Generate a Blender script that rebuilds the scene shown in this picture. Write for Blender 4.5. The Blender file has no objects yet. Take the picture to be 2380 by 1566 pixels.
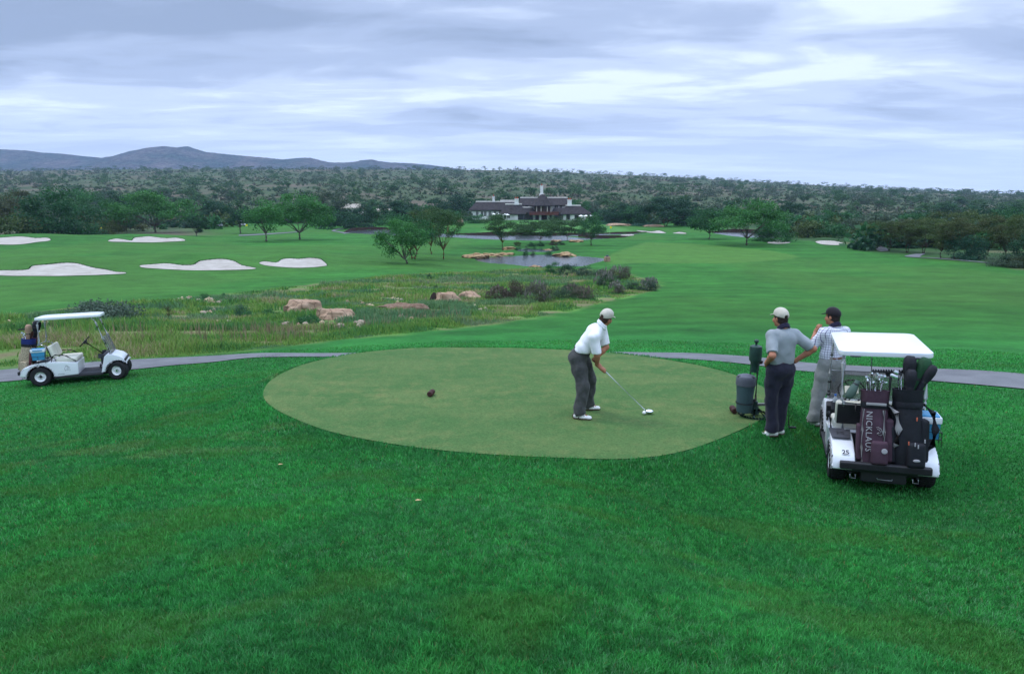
import bpy, bmesh, math, random
import numpy as np
from mathutils import Vector, Matrix
from mathutils.bvhtree import BVHTree
R = math.radians
rng = np.random.default_rng(7)
random.seed(7)
scn = bpy.context.scene
COL = scn.collection

# ------------------------------------------------------------------ camera
CAMZ = 3.1
F = 1587.0                       # focal length in the units of the measured photograph (2380 wide)
PITCH = math.atan(328.0 / F)
CP, SP = math.cos(PITCH), math.sin(PITCH)
cam = bpy.data.cameras.new('camera')
cam_o = bpy.data.objects.new('camera', cam)
COL.objects.link(cam_o)
cam.sensor_width = 36.0
cam.lens = 36.0 * F / 2380.0
cam.clip_start = 0.05
cam.clip_end = 20000
cam_o.location = (0, 0, CAMZ)
cam_o.rotation_euler = (math.pi / 2 - PITCH, 0, 0)
scn.camera = cam_o

# ------------------------------------------------------------------ exposure
vs = scn.view_settings
vs.view_transform = 'Standard'
vs.look = 'None'
vs.exposure = 0.0
vs.gamma = 1.0
scn.cycles.max_bounces = 6
scn.cycles.diffuse_bounces = 3
scn.cycles.glossy_bounces = 3
scn.cycles.transmission_bounces = 4
scn.cycles.transparent_max_bounces = 8
scn.cycles.volume_bounces = 1
scn.cycles.use_denoising = True
try: scn.cycles.denoiser = 'OPENIMAGEDENOISE'; scn.cycles.denoising_input_passes = 'RGB_ALBEDO_NORMAL'
except Exception: pass
scn.cycles.sample_clamp_indirect = 5

# ------------------------------------------------------------------ sun
SUN_EL, SUN_AZ = R(58), R(-62)          # azimuth from +Y towards +X
sd = bpy.data.lights.new('sun', 'SUN')
sun = bpy.data.objects.new('sun', sd)
COL.objects.link(sun)
sd.energy = 1.5
sd.angle = R(11)
sd.color = (1.0, 0.95, 0.88)
sv = Vector((math.sin(SUN_AZ) * math.cos(SUN_EL), math.cos(SUN_AZ) * math.cos(SUN_EL), math.sin(SUN_EL)))
sun.rotation_euler = (-sv).to_track_quat('-Z', 'Y').to_euler()

# ------------------------------------------------------------------ world: Nishita sky behind an overcast cloud deck
class NT:
    """small node-tree helper"""
    def __init__(s, tree):
        s.t = tree; s.n = tree.nodes; s.l = tree.links
    def add(s, typ, **kw):
        n = s.n.new(typ)
        ins = kw.pop('ins', {})
        for k, v in kw.items(): setattr(n, k, v)
        for k, v in ins.items(): s.put(n, k, v)
        return n
    def put(s, n, k, v):
        sock = n.inputs[k]
        if isinstance(v, bpy.types.NodeSocket): s.l.new(v, sock)
        else: sock.default_value = v
    def math(s, op, a, b=None, c=None, clamp=False):
        n = s.n.new('ShaderNodeMath'); n.operation = op; n.use_clamp = clamp
        for i, v in enumerate((a, b, c)):
            if v is not None: s.put(n, i, v)
        return n.outputs[0]
    def vmath(s, op, a, b=None):
        n = s.n.new('ShaderNodeVectorMath'); n.operation = op
        s.put(n, 0, a)
        if b is not None: s.put(n, 1, b)
        return n.outputs[0]
    def noise(s, vec, scale, detail=4, rough=0.5, dist=0.0):
        n = s.add('ShaderNodeTexNoise')
        if vec is not None: s.put(n, 'Vector', vec)
        s.put(n, 'Scale', scale); s.put(n, 'Detail', detail); s.put(n, 'Roughness', rough); s.put(n, 'Distortion', dist)
        return n.outputs['Fac']
    def ramp(s, fac, stops, interp='LINEAR'):
        n = s.n.new('ShaderNodeValToRGB'); s.put(n, 0, fac)
        cr = n.color_ramp; cr.interpolation = interp
        while len(cr.elements) < len(stops): cr.elements.new(0.5)
        for e, (p, c) in zip(cr.elements, stops):
            e.position = p; e.color = (c, c, c, 1) if isinstance(c, (int, float)) else (*c, 1)
        return n.outputs[0]
    def mix(s, fac, a, b, mode='MIX'):
        n = s.n.new('ShaderNodeMix'); n.data_type = 'RGBA'; n.blend_type = mode
        s.put(n, 0, fac); s.put(n, 6, (*a, 1) if isinstance(a, tuple) else a); s.put(n, 7, (*b, 1) if isinstance(b, tuple) else b)
        return n.outputs[2]
    def maprange(s, v, a, b, c, d, smooth=False):
        n = s.n.new('ShaderNodeMapRange')
        if smooth: n.interpolation_type = 'SMOOTHSTEP'
        for i, x in enumerate((v, a, b, c, d)): s.put(n, i, x)
        return n.outputs[0]

world = bpy.data.worlds.new('World')
scn.world = world
world.use_nodes = True
w = NT(world.node_tree)
for n in list(w.n): w.n.remove(n)
sky = w.add('ShaderNodeTexSky', sky_type='NISHITA', sun_disc=False)
sky.sun_elevation = SUN_EL
sky.sun_rotation = SUN_AZ
sky.altitude = 300
tc = w.add('ShaderNodeTexCoord')
sep = w.add('ShaderNodeSeparateXYZ', ins={0: tc.outputs['Generated']})
dx, dy, dz = sep.outputs
dzc = w.math('MAXIMUM', dz, 0.0)
inv = w.math('DIVIDE', 1.0, w.math('ADD', dzc, 0.075))
px = w.math('MULTIPLY', dx, inv)
py = w.math('MULTIPLY', dy, inv)
def cloudvec(sx, sy, ox, oy):
    c = w.add('ShaderNodeCombineXYZ')
    w.put(c, 0, w.math('MULTIPLY_ADD', px, sx, ox)); w.put(c, 1, w.math('MULTIPLY_ADD', py, sy, oy))
    return c.outputs[0]
n1 = w.noise(cloudvec(0.34, 0.74, 3.1, 1.2), 1.0, 5, 0.48, 0.35)
n2 = w.noise(cloudvec(1.3, 2.3, 9.0, 4.4), 1.0, 6, 0.56, 0.5)
cv = w.math('ADD', w.math('MULTIPLY', n1, 0.71), w.math('MULTIPLY', n2, 0.29))
cl = w.ramp(cv, [(0.36, (0.295, 0.38, 0.56)), (0.455, (0.415, 0.515, 0.735)), (0.535, (0.575, 0.685, 0.91)), (0.62, (0.80, 0.92, 1.04))], 'EASE')
# paler and evener towards the horizon
hz = w.maprange(dz, 0.0, 0.15, 0.8, 0.0, True)
cl = w.mix(hz, cl, (0.70, 0.84, 1.08))
# an overcast sky grows brighter towards the zenith
zen = w.maprange(dz, 0.26, 1.0, 1.0, 3.1, True)
cl = w.vmath('MULTIPLY', cl, w.add('ShaderNodeCombineXYZ', ins={0: zen, 1: zen, 2: zen}).outputs[0])
bg1 = w.add('ShaderNodeBackground', ins={'Color': sky.outputs[0], 'Strength': 0.10})
bg2 = w.add('ShaderNodeBackground', ins={'Color': cl, 'Strength': 1.20})
mx = w.add('ShaderNodeMixShader', ins={0: 0.93, 1: bg1.outputs[0], 2: bg2.outputs[0]})
out = w.add('ShaderNodeOutputWorld', ins={'Surface': mx.outputs[0]})

# ------------------------------------------------------------------ object helpers
def link(o, parent=None):
    COL.objects.link(o)
    if parent is not None: o.parent = parent
    return o
def tag(o, label=None, cat=None, group=None, kind=None):
    if label: o['label'] = label
    if cat: o['category'] = cat
    if group: o['group'] = group
    if kind: o['kind'] = kind
    return o
def empty(name, loc=(0, 0, 0), rz=0.0, label=None, cat=None, group=None):
    o = bpy.data.objects.new(name, None)
    o.empty_display_size = 0.3
    link(o); o.location = loc; o.rotation_euler = (0, 0, rz)
    return tag(o, label, cat, group)
def copy_tree(o, parent=None):
    c = o.copy(); COL.objects.link(c)
    if parent is not None: c.parent = parent
    for ch in list(o.children): copy_tree(ch, c)
    return c
def part(name, data, parent=None, label=None):
    o = bpy.data.objects.new(name, data); link(o, parent)
    if label: o['label'] = label
    return o

def smooth_mesh(me, ang=40):
    me.polygons.foreach_set('use_smooth', np.ones(len(me.polygons), dtype=bool))
    if ang < 180:
        try: me.set_sharp_from_angle(angle=R(ang))
        except Exception: pass

def np_mesh(name, verts, faces, mats=(), smooth=False, ang=180, mat_idx=None, colors=None, cname='col'):
    """verts (n,3); faces: list of arrays each (k, c)"""
    me = bpy.data.meshes.new(name)
    verts = np.asarray(verts, dtype=np.float32)
    if not isinstance(faces, list): faces = [faces]
    faces = [np.asarray(f, dtype=np.int32) for f in faces if len(f)]
    nl = sum(f.size for f in faces); nf = sum(len(f) for f in faces)
    me.vertices.add(len(verts)); me.vertices.foreach_set('co', verts.ravel())
    me.loops.add(nl); me.polygons.add(nf)
    me.loops.foreach_set('vertex_index', np.concatenate([f.ravel() for f in faces]))
    tot = np.concatenate([np.full(len(f), f.shape[1], dtype=np.int32) for f in faces])
    st = np.zeros(nf, dtype=np.int32); st[1:] = np.cumsum(tot)[:-1]
    me.polygons.foreach_set('loop_start', st)
    try: me.polygons.foreach_set('loop_total', tot)
    except Exception: pass
    for m in mats: me.materials.append(m)
    if mat_idx is not None: me.polygons.foreach_set('material_index', np.asarray(mat_idx, dtype=np.int32))
    me.update(calc_edges=True)
    if colors is not None:
        a = me.color_attributes.new(cname, 'FLOAT_COLOR', 'POINT')
        c = np.ones((len(verts), 4), dtype=np.float32); c[:, :3] = colors
        a.data.foreach_set('color', c.ravel())
    if smooth: smooth_mesh(me, ang)
    me.validate()
    return me

class MB:
    """collects simple shapes into ONE mesh"""
    def __init__(s): s.v = []; s.f = []; s.m = []; s.n = 0; s.mi = 0
    def add(s, verts, faces, M=None):
        if M is not None: verts = [tuple(M @ Vector(v)) for v in verts]
        b = s.n
        s.v.extend([tuple(v) for v in verts]); s.n += len(verts)
        s.f.extend([tuple(b + i for i in f) for f in faces]); s.m.extend([s.mi] * len(faces))
        return s
    def bm(s, bm, M=None):
        bm.verts.index_update()
        s.add([v.co[:] for v in bm.verts], [[v.index for v in f.verts] for f in bm.faces], M)
        bm.free(); return s
    def box(s, c, d, bev=0.0, M=None, seg=2):
        bm = bmesh.new(); bmesh.ops.create_cube(bm, size=1.0)
        for v in bm.verts: v.co = Vector((v.co.x * d[0], v.co.y * d[1], v.co.z * d[2]))
        if bev > 0: bmesh.ops.bevel(bm, geom=bm.edges[:], offset=bev, segments=seg, profile=0.6, affect='EDGES')
        for v in bm.verts: v.co += Vector(c)
        return s.bm(bm, M)
    def prism(s, pts, y0, y1, bev=0.0, M=None, seg=2, axis='y'):
        """outline in (x,z) pushed along y (or (x,y) pushed along z when axis='z')"""
        bm = bmesh.new()
        mk = (lambda p, t: (p[0], t, p[1])) if axis == 'y' else (lambda p, t: (p[0], p[1], t))
        vs_ = [bm.verts.new(mk(p, y0)) for p in pts]
        f = bm.faces.new(vs_)
        r = bmesh.ops.extrude_face_region(bm, geom=[f])
        for g in r['geom']:
            if isinstance(g, bmesh.types.BMVert):
                if axis == 'y': g.co.y = y1
                else: g.co.z = y1
        bmesh.ops.recalc_face_normals(bm, faces=bm.faces[:])
        if bev > 0:
            ed = [e for e in bm.edges if len(e.link_faces) == 2 and e.calc_face_angle(0) > R(50)]
            bmesh.ops.bevel(bm, geom=ed, offset=bev, segments=seg, profile=0.6, affect='EDGES', clamp_overlap=True)
        return s.bm(bm, M)
    def tube(s, pts, rad, n=8, caps=True, M=None, flat=None):
        pts = [Vector(p) for p in pts]
        k = len(pts)
        if not hasattr(rad, '__len__'): rad = [rad] * k
        vs_, fs = [], []
        up = None
        for i in range(k):
            t = (pts[min(i + 1, k - 1)] - pts[max(i - 1, 0)]).normalized()
            if up is None:
                up = Vector((0, 0, 1)) if abs(t.z) < 0.9 else Vector((1, 0, 0))
            a = t.cross(up)
            if a.length < 1e-6: a = t.cross(Vector((0, 1, 0)))
            a.normalize(); b = t.cross(a).normalized(); up = b.cross(t) * 1.0
            up = a.cross(t) if False else b
            fa, fb = (1, 1) if flat is None else flat
            for j in range(n):
                q = 2 * math.pi * j / n
                vs_.append(pts[i] + a * (math.cos(q) * rad[i] * fa) + b * (math.sin(q) * rad[i] * fb))
            up = b
        for i in range(k - 1):
            for j in range(n):
                j2 = (j + 1) % n
                fs.append((i * n + j, i * n + j2, (i + 1) * n + j2, (i + 1) * n + j))
        if caps:
            fs.append(tuple(range(n - 1, -1, -1))); fs.append(tuple((k - 1) * n + j for j in range(n)))
        return s.add(vs_, fs, M)
    def lathe(s, prof, c=(0, 0, 0), n=20, M=None, caps=True):
        vs_, fs = [], []
        k = len(prof)
        for r, z in prof:
            for j in range(n):
                q = 2 * math.pi * j / n
                vs_.append((c[0] + r * math.cos(q), c[1] + r * math.sin(q), c[2] + z))
        for i in range(k - 1):
            for j in range(n):
                j2 = (j + 1) % n
                fs.append((i * n + j, i * n + j2, (i + 1) * n + j2, (i + 1) * n + j))
        if caps and prof[0][0] > 1e-6: fs.append(tuple(range(n - 1, -1, -1)))
        if caps and prof[-1][0] > 1e-6: fs.append(tuple((k - 1) * n + j for j in range(n)))
        return s.add(vs_, fs, M)
    def ball(s, c, r, n=12, M=None):
        if not hasattr(r, '__len__'): r = (r, r, r)
        bm = bmesh.new(); bmesh.ops.create_uvsphere(bm, u_segments=n, v_segments=max(6, n * 2 // 3), radius=1.0)
        for v in bm.verts: v.co = Vector((v.co.x * r[0] + c[0], v.co.y * r[1] + c[1], v.co.z * r[2] + c[2]))
        return s.bm(bm, M)
    def loft(s, rings, caps=True, M=None):
        n = len(rings[0]); vs_ = [v for r in rings for v in r]; fs = []
        for i in range(len(rings) - 1):
            for j in range(n):
                j2 = (j + 1) % n
                fs.append((i * n + j, i * n + j2, (i + 1) * n + j2, (i + 1) * n + j))
        if caps:
            fs.append(tuple(range(n - 1, -1, -1))); fs.append(tuple((len(rings) - 1) * n + j for j in range(n)))
        return s.add(vs_, fs, M)
    def build(s, name, mats, parent=None, ang=38, label=None):
        if not isinstance(mats, (list, tuple)): mats = [mats]
        me = bpy.data.meshes.new(name)
        me.from_pydata(s.v, [], s.f)
        for m in mats: me.materials.append(m)
        me.polygons.foreach_set('material_index', np.array(s.m, dtype=np.int32))
        bm = bmesh.new(); bm.from_mesh(me)
        bmesh.ops.recalc_face_normals(bm, faces=bm.faces[:]); bm.to_mesh(me); bm.free()
        if ang: smooth_mesh(me, ang)
        me.update()
        return part(name, me, parent, label)

# ------------------------------------------------------------------ materials
MATS = {}
def mat(name, col, rough=0.6, spec=0.3, metal=0.0, var=0.12, vscale=6.0, bump=0.0, bscale=60.0, col2=None, coat=0.0, attr=None, trans=0.0):
    """principled material with noise in colour (and optional bump); attr = colour attribute used instead of col"""
    if name in MATS: return MATS[name]
    m = bpy.data.materials.new(name); m.use_nodes = True
    t = NT(m.node_tree); b = t.n['Principled BSDF']
    tcn = t.add('ShaderNodeTexCoord')
    ob = tcn.outputs['Object']
    if attr:
        base = t.add('ShaderNodeVertexColor', layer_name=attr).outputs[0]
    else:
        base = (*col, 1)
    n = t.noise(ob, vscale, 4, 0.6)
    f = t.maprange(n, 0.25, 0.75, 1 - var, 1 + var)
    if attr:
        c = t.vmath('MULTIPLY', base, t.add('ShaderNodeCombineXYZ', ins={0: f, 1: f, 2: f}).outputs[0])
    else:
        lo = tuple(x * (1 - var) for x in col)
        hi = col2 if col2 else tuple(min(1, x * (1 + var)) for x in col)
        c = t.mix(t.maprange(n, 0.3, 0.7, 0, 1), lo, hi)
    t.put(b, 'Base Color', c)
    t.put(b, 'Roughness', rough); t.put(b, 'Metallic', metal)
    t.put(b, 'Specular IOR Level', spec)
    if coat: t.put(b, 'Coat Weight', coat); t.put(b, 'Coat Roughness', 0.15)
    if bump:
        bn = t.add('ShaderNodeBump', ins={'Strength': bump, 'Distance': 0.02, 'Height': t.noise(ob, bscale, 4, 0.6)})
        t.put(b, 'Normal', bn.outputs[0])
    if trans:
        tr = t.add('ShaderNodeBsdfTranslucent', ins={'Color': c})
        mxs = t.add('ShaderNodeMixShader', ins={0: trans, 1: b.outputs[0], 2: tr.outputs[0]})
        t.put(t.n['Material Output'], 'Surface', mxs.outputs[0])
    MATS[name] = m
    return m

# ------------------------------------------------------------------ numpy noise
def _hash(ix, iy, seed):
    h = (ix.astype(np.int64) * 374761393 + iy.astype(np.int64) * 668265263 + seed * 974711) & 0xffffffff
    h = ((h ^ (h >> 13)) * 1274126177) & 0xffffffff
    return ((h ^ (h >> 16)) & 0xffff) / 65535.0
def vnoise(x, y, seed=0):
    x = np.asarray(x, float); y = np.asarray(y, float)
    ix, iy = np.floor(x), np.floor(y); fx, fy = x - ix, y - iy
    fx = fx * fx * (3 - 2 * fx); fy = fy * fy * (3 - 2 * fy)
    ix = ix.astype(np.int64); iy = iy.astype(np.int64)
    a = _hash(ix, iy, seed); b = _hash(ix + 1, iy, seed); c = _hash(ix, iy + 1, seed); d = _hash(ix + 1, iy + 1, seed)
    return (a + (b - a) * fx) * (1 - fy) + (c + (d - c) * fx) * fy
def fbm(x, y, seed=0, octv=4):
    r = 0; a = 0.5; t = 0
    for o in range(octv):
        r = r + a * vnoise(np.asarray(x) * 2 ** o, np.asarray(y) * 2 ** o, seed + o); t += a; a *= 0.5
    return r / t
def sstep(a, b, x):
    t = np.clip((x - a) / (b - a), 0, 1); return t * t * (3 - 2 * t)
# ================================================================== TERRAIN
def ray(px_, py_):
    u = (px_ - 1190.0) / F; v = (783.0 - py_) / F
    return u, CP + v * SP, -SP + v * CP          # direction per unit of depth

SKY = [(-900, 396), (0, 394), (540, 389), (1000, 391), (1190, 393), (1300, 397), (1550, 408), (1800, 423), (2000, 434), (2380, 449), (3200, 460)]
_su = np.array([(p[0] - 1190) / F / 0.99 for p in SKY])
_sz = np.array([ray(*p)[2] / ray(*p)[1] for p in SKY])      # slope dz/dy of the skyline
RIDGE_Y0, RIDGE_Y1 = 345.0, 1450.0

PHI = np.array([-36, -18, 0, 22, 38], float)
PROF = [
    [(0, 1.4), (3, 1.12), (6, .5), (9, 0), (12, -.45), (15, -.95), (19, -1.45), (22, -1.62), (28, -2.0), (48, -3.3), (72, -4.2), (90, -4.6), (120, -4.6), (150, -4.5), (172, -4.6), (205, -7), (300, -7.5)],
    [(0, 1.4), (3, 1.1), (6, .4), (8, .05), (11, -.1), (14, -.55), (17, -1.2), (20, -1.6), (24, -1.9), (42, -3.4), (58, -4.4), (75, -5), (100, -5.1), (130, -5.8), (200, -7.2), (300, -7.4)],
    [(0, 1.4), (3, 1.1), (5, .65), (7.3, .05), (10, 0), (13.5, -.05), (15, -.35), (17, -1.0), (20, -1.5), (24, -1.85), (40, -3.4), (55, -4.5), (72, -5.3), (98, -6.3), (130, -6.8), (200, -7.4), (300, -7.3)],
    [(0, 1.4), (3, 1.1), (5, .30), (7.0, -.14), (8.5, -.24), (11, -.28), (13, -.5), (16, -.85), (20, -1.25), (24, -1.7), (40, -3.1), (60, -4.5), (80, -5.4), (110, -6.2), (150, -6.7), (300, -7.8)],
    [(0, 1.4), (3, 1.0), (6, .16), (8.5, -.22), (13, -.38), (16.5, -.42), (20, -.8), (30, -1.8), (48, -3.1), (72, -4.4), (100, -5.4), (130, -6), (200, -6.8), (300, -7.8)],
]
_LD = np.linspace(0, math.log1p(320.0), 220)
def _smooth_prof(pr):
    d = np.array([p[0] for p in pr]); z = np.array([p[1] for p in pr])
    t = np.interp(_LD, np.log1p(d), z)
    k = np.array([1, 2, 3, 4, 3, 2, 1], float); k /= k.sum()
    for _ in range(2): t = np.convolve(np.pad(t, 3, mode='edge'), k, 'valid')
    return t
_TAB = np.array([_smooth_prof(p) for p in PROF])

def poly_sd(x, y, poly):
    """signed distance to a polygon in the ground plane, negative inside"""
    P = np.asarray(poly, float); x = np.asarray(x, float); y = np.asarray(y, float)
    best = np.full(x.shape, 1e18); ins = np.zeros(x.shape, bool)
    n = len(P)
    for i in range(n):
        x0, y0 = P[i]; x1, y1 = P[(i + 1) % n]
        ex, ey = x1 - x0, y1 - y0
        L = ex * ex + ey * ey + 1e-12
        t = np.clip(((x - x0) * ex + (y - y0) * ey) / L, 0, 1)
        best = np.minimum(best, (x - x0 - t * ex) ** 2 + (y - y0 - t * ey) ** 2)
        if y0 != y1:
            c = ((y0 > y) != (y1 > y)) & (x < ex * (y - y0) / (y1 - y0) + x0)
            ins ^= c
    d = np.sqrt(best)
    return np.where(ins, -d, d)

def base_h(x, y):
    x = np.asarray(x, float); y = np.asarray(y, float)
    d = np.hypot(x, y); phi = np.degrees(np.arctan2(x, y))
    ph = np.clip(phi, PHI[0], PHI[-1])
    ld = np.clip(np.log1p(d) / _LD[-1] * (len(_LD) - 1), 0, len(_LD) - 1.001)
    i = ld.astype(int); f = ld - i
    j = np.clip(np.searchsorted(PHI, ph, side='right') - 1, 0, len(PHI) - 2)
    g = (ph - PHI[j]) / (PHI[j + 1] - PHI[j]); g = g * g * (3 - 2 * g)
    z = (_TAB[j, i] * (1 - f) + _TAB[j, i + 1] * f) * (1 - g) + (_TAB[j + 1, i] * (1 - f) + _TAB[j + 1, i + 1] * f) * g
    # behind the photographer the slope carries on as a low shoulder
    bk = sstep(50, 100, np.abs(phi))
    z = z * (1 - bk) + bk * (1.4 - 0.02 * np.minimum(d, 300))
    # gentle mounding of the fairways
    z = z + 0.35 * (fbm(x / 23.0 + 5, y / 23.0 + 3, 11, 2) - .5) * sstep(26, 55, d) + 0.10 * (fbm(x / 5.0, y / 5.0, 4, 2) - .5) * sstep(19, 30, d)
    z = z + 0.05 * (fbm(x / 1.6, y / 1.6, 14, 2) - .5)
    # the bush-covered ridge
    yy = np.maximum(y, 1.0)
    sl = np.interp(x / yy, _su, _sz)
    ztop = CAMZ + RIDGE_Y1 * sl - 3.0
    s = np.clip((y - RIDGE_Y0) / (RIDGE_Y1 - RIDGE_Y0), 0, 1)
    s = s ** 0.92
    rz = -7.6 + (ztop + 7.6) * s
    far = np.maximum(y - RIDGE_Y1, 0)
    rz = rz - far * 0.022
    rz = np.maximum(rz, -10)
    rough_ = 5.0 * (fbm(x / 190.0, y / 190.0, 21, 3) - .5) * sstep(.05, .4, s) * (1 - sstep(.93, 1.0, s))
    m = sstep(RIDGE_Y0 - 60, RIDGE_Y0 + 15, y)
    return z * (1 - m) + (rz + rough_) * m

FEATURES = []        # (polygon, level inside, blend width, depth)
MOUNDS = []          # (x, y, sx, sy, angle, height)
def ground_h(x, y):
    z = base_h(x, y)
    for (mx_, my_, sx, sy, an, hh) in MOUNDS:
        ca, sa = math.cos(an), math.sin(an)
        a = ((x - mx_) * ca + (y - my_) * sa) / sx; b = (-(x - mx_) * sa + (y - my_) * ca) / sy
        z = z + hh * np.exp(-(a * a + b * b))
    for poly, lev, bw, dep in FEATURES:
        P = np.asarray(poly)
        lo, hi = P.min(0) - bw, P.max(0) + bw
        msk = (x > lo[0]) & (x < hi[0]) & (y > lo[1]) & (y < hi[1])
        if not np.any(msk): continue
        sdv = poly_sd(np.asarray(x)[msk], np.asarray(y)[msk], poly)
        t = sstep(0, bw, sdv)
        if isinstance(lev, tuple): lev = lev[0] + lev[1] * np.asarray(x)[msk] + lev[2] * np.asarray(y)[msk]
        zi = lev - dep * sstep(0, min(1.5, bw), -sdv)
        zz = z[msk]
        z[msk] = np.where(sdv < 0, zi, zz * t + lev * (1 - t))
    return z

_T = np.concatenate([np.geomspace(2.0, 60, 500), np.geomspace(60.1, 5000, 900)])
def hit(px_, py_, tmin=0.0):
    """the point of the terrain seen at a place in the photograph"""
    a, b, c = ray(px_, py_)
    tt = _T[_T > tmin]
    z = ground_h(a * tt, b * tt)
    below = (CAMZ + c * tt) < z
    if not below.any(): i = len(tt) - 1
    else: i = int(np.argmax(below))
    if i == 0: t = tt[0]
    else:
        lo, hi = tt[i - 1], tt[i]
        for _ in range(25):
            m_ = .5 * (lo + hi)
            if CAMZ + c * m_ < ground_h(np.array([a * m_]), np.array([b * m_]))[0]: hi = m_
            else: lo = m_
        t = hi
    return Vector((a * t, b * t, CAMZ + c * t))
def on_level(px_, py_, z):
    a, b, c = ray(px_, py_); t = (z - CAMZ) / c
    return Vector((a * t, b * t, z))
def at_depth(px_, py_, t):
    a, b, c = ray(px_, py_)
    return Vector((a * t, b * t, CAMZ + c * t))
def catmull(P, k=6, closed=True):
    P = [np.array(p, float) for p in P]; n = len(P); outp = []
    rngi = range(n) if closed else range(n - 1)
    for i in rngi:
        p0 = P[(i - 1) % n] if closed or i > 0 else P[0]
        p1 = P[i]; p2 = P[(i + 1) % n]
        p3 = P[(i + 2) % n] if closed or i + 2 < n else P[-1]
        for q in range(k):
            t = q / k
            outp.append(0.5 * (2 * p1 + (p2 - p0) * t + (2 * p0 - 5 * p1 + 4 * p2 - p3) * t * t + (3 * p1 - p0 - 3 * p2 + p3) * t ** 3))
    if not closed: outp.append(P[-1])
    return outp

# ---- tee
TEE_PX = [(612, 920), (622, 893), (650, 872), (700, 850), (760, 834), (840, 820), (920, 812), (1010, 808.5), (1120, 808.5), (1250, 811), (1380, 818), (1480, 827), (1580, 842), (1660, 858), (1730, 880), (1780, 905), (1800, 930), (1795, 952), (1770, 975), (1710, 1005), (1630, 1037), (1550, 1058), (1450, 1068), (1330, 1066), (1150, 1058), (1000, 1045), (870, 1026), (760, 1002), (680, 972), (630, 945)]
TEE = [tuple(v[:2]) for v in catmull([on_level(px_, py_, 0.0)[:2] for px_, py_ in TEE_PX], 4)]

# ---- level ground under the near cart
_cd, _cl = np.array((math.sin(R(20.5)), math.cos(R(20.5)))), np.array((-math.cos(R(20.5)), math.sin(R(20.5)))); _cc = np.array((4.61, 8.05))
PAD = [tuple(_cc + _cd * a + _cl * b) for a, b in ((-.7, -.8), (2.0, -.8), (2.3, 0), (2.0, .8), (-.7, .8), (-.9, 0))]
_k0 = .044; FEATURES.append((PAD, (-.43 + _k0 * float(_cc @ _cl), -_k0 * _cl[0], -_k0 * _cl[1]), 1.3, 0.0))
FEATURES.append((TEE, 0.0, .75, 0.0))
# ---- water
POND_PX = [(1100, 603.6), (1129, 611), (1165, 614), (1191, 616), (1225, 620), (1261, 622.6), (1270, 619.7), (1310, 620), (1355, 619.7), (1380, 613), (1408, 605), (1399, 600), (1346, 595.5), (1329, 597.7), (1310, 594), (1290, 592), (1265, 592.5), (1238, 593), (1203, 595), (1165, 596), (1129, 599)]
POND_Z = -6.35
POND = [tuple(v[:2]) for v in catmull([on_level(px_, py_, POND_Z)[:2] for px_, py_ in POND_PX], 3)]
FEATURES.append((POND, POND_Z + 0.07, 7.0, 0.8))
POOL_PX = [(1196, 583), (1222, 577.5), (1262, 579.5), (1302, 583), (1262, 586.5), (1222, 586)]
POOL_Z = -6.45
POOL = [tuple(v[:2]) for v in catmull([on_level(px_, py_, POOL_Z)[:2] for px_, py_ in POOL_PX], 3)]
FEATURES.append((POOL, POOL_Z + 0.08, 5.0, 0.5))
LAKE_PX = [(800, 540.5), (815, 537), (845, 535), (890, 534), (940, 537), (1000, 541.5), (1080, 546), (1180, 546), (1280, 547), (1390, 544), (1475, 542.5), (1500, 543.5), (1440, 545.5), (1370, 548.5), (1318, 550), (1345, 552.3), (1400, 552.8), (1437, 553), (1400, 555.5), (1330, 559), (1250, 560), (1130, 556.5), (1060, 552.5), (960, 549), (890, 546), (830, 543)]
LAKE_Z = -7.75
LAKE = [tuple(v[:2]) for v in catmull([on_level(px_, py_, LAKE_Z)[:2] for px_, py_ in LAKE_PX], 3)]
FEATURES.append((LAKE, LAKE_Z + 0.09, 12.0, 1.0))
LAKE2_PX = [(1655, 541), (1700, 539.5), (1780, 542.5), (1802, 547), (1808, 553), (1760, 553.5), (1715, 550.5), (1680, 546)]
LAKE2_Z = -7.35
LAKE2 = [tuple(v[:2]) for v in catmull([on_level(px_, py_, LAKE2_Z)[:2] for px_, py_ in LAKE2_PX], 3)]
FEATURES.append((LAKE2, LAKE2_Z + 0.08, 9.0, 0.8))

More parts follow.
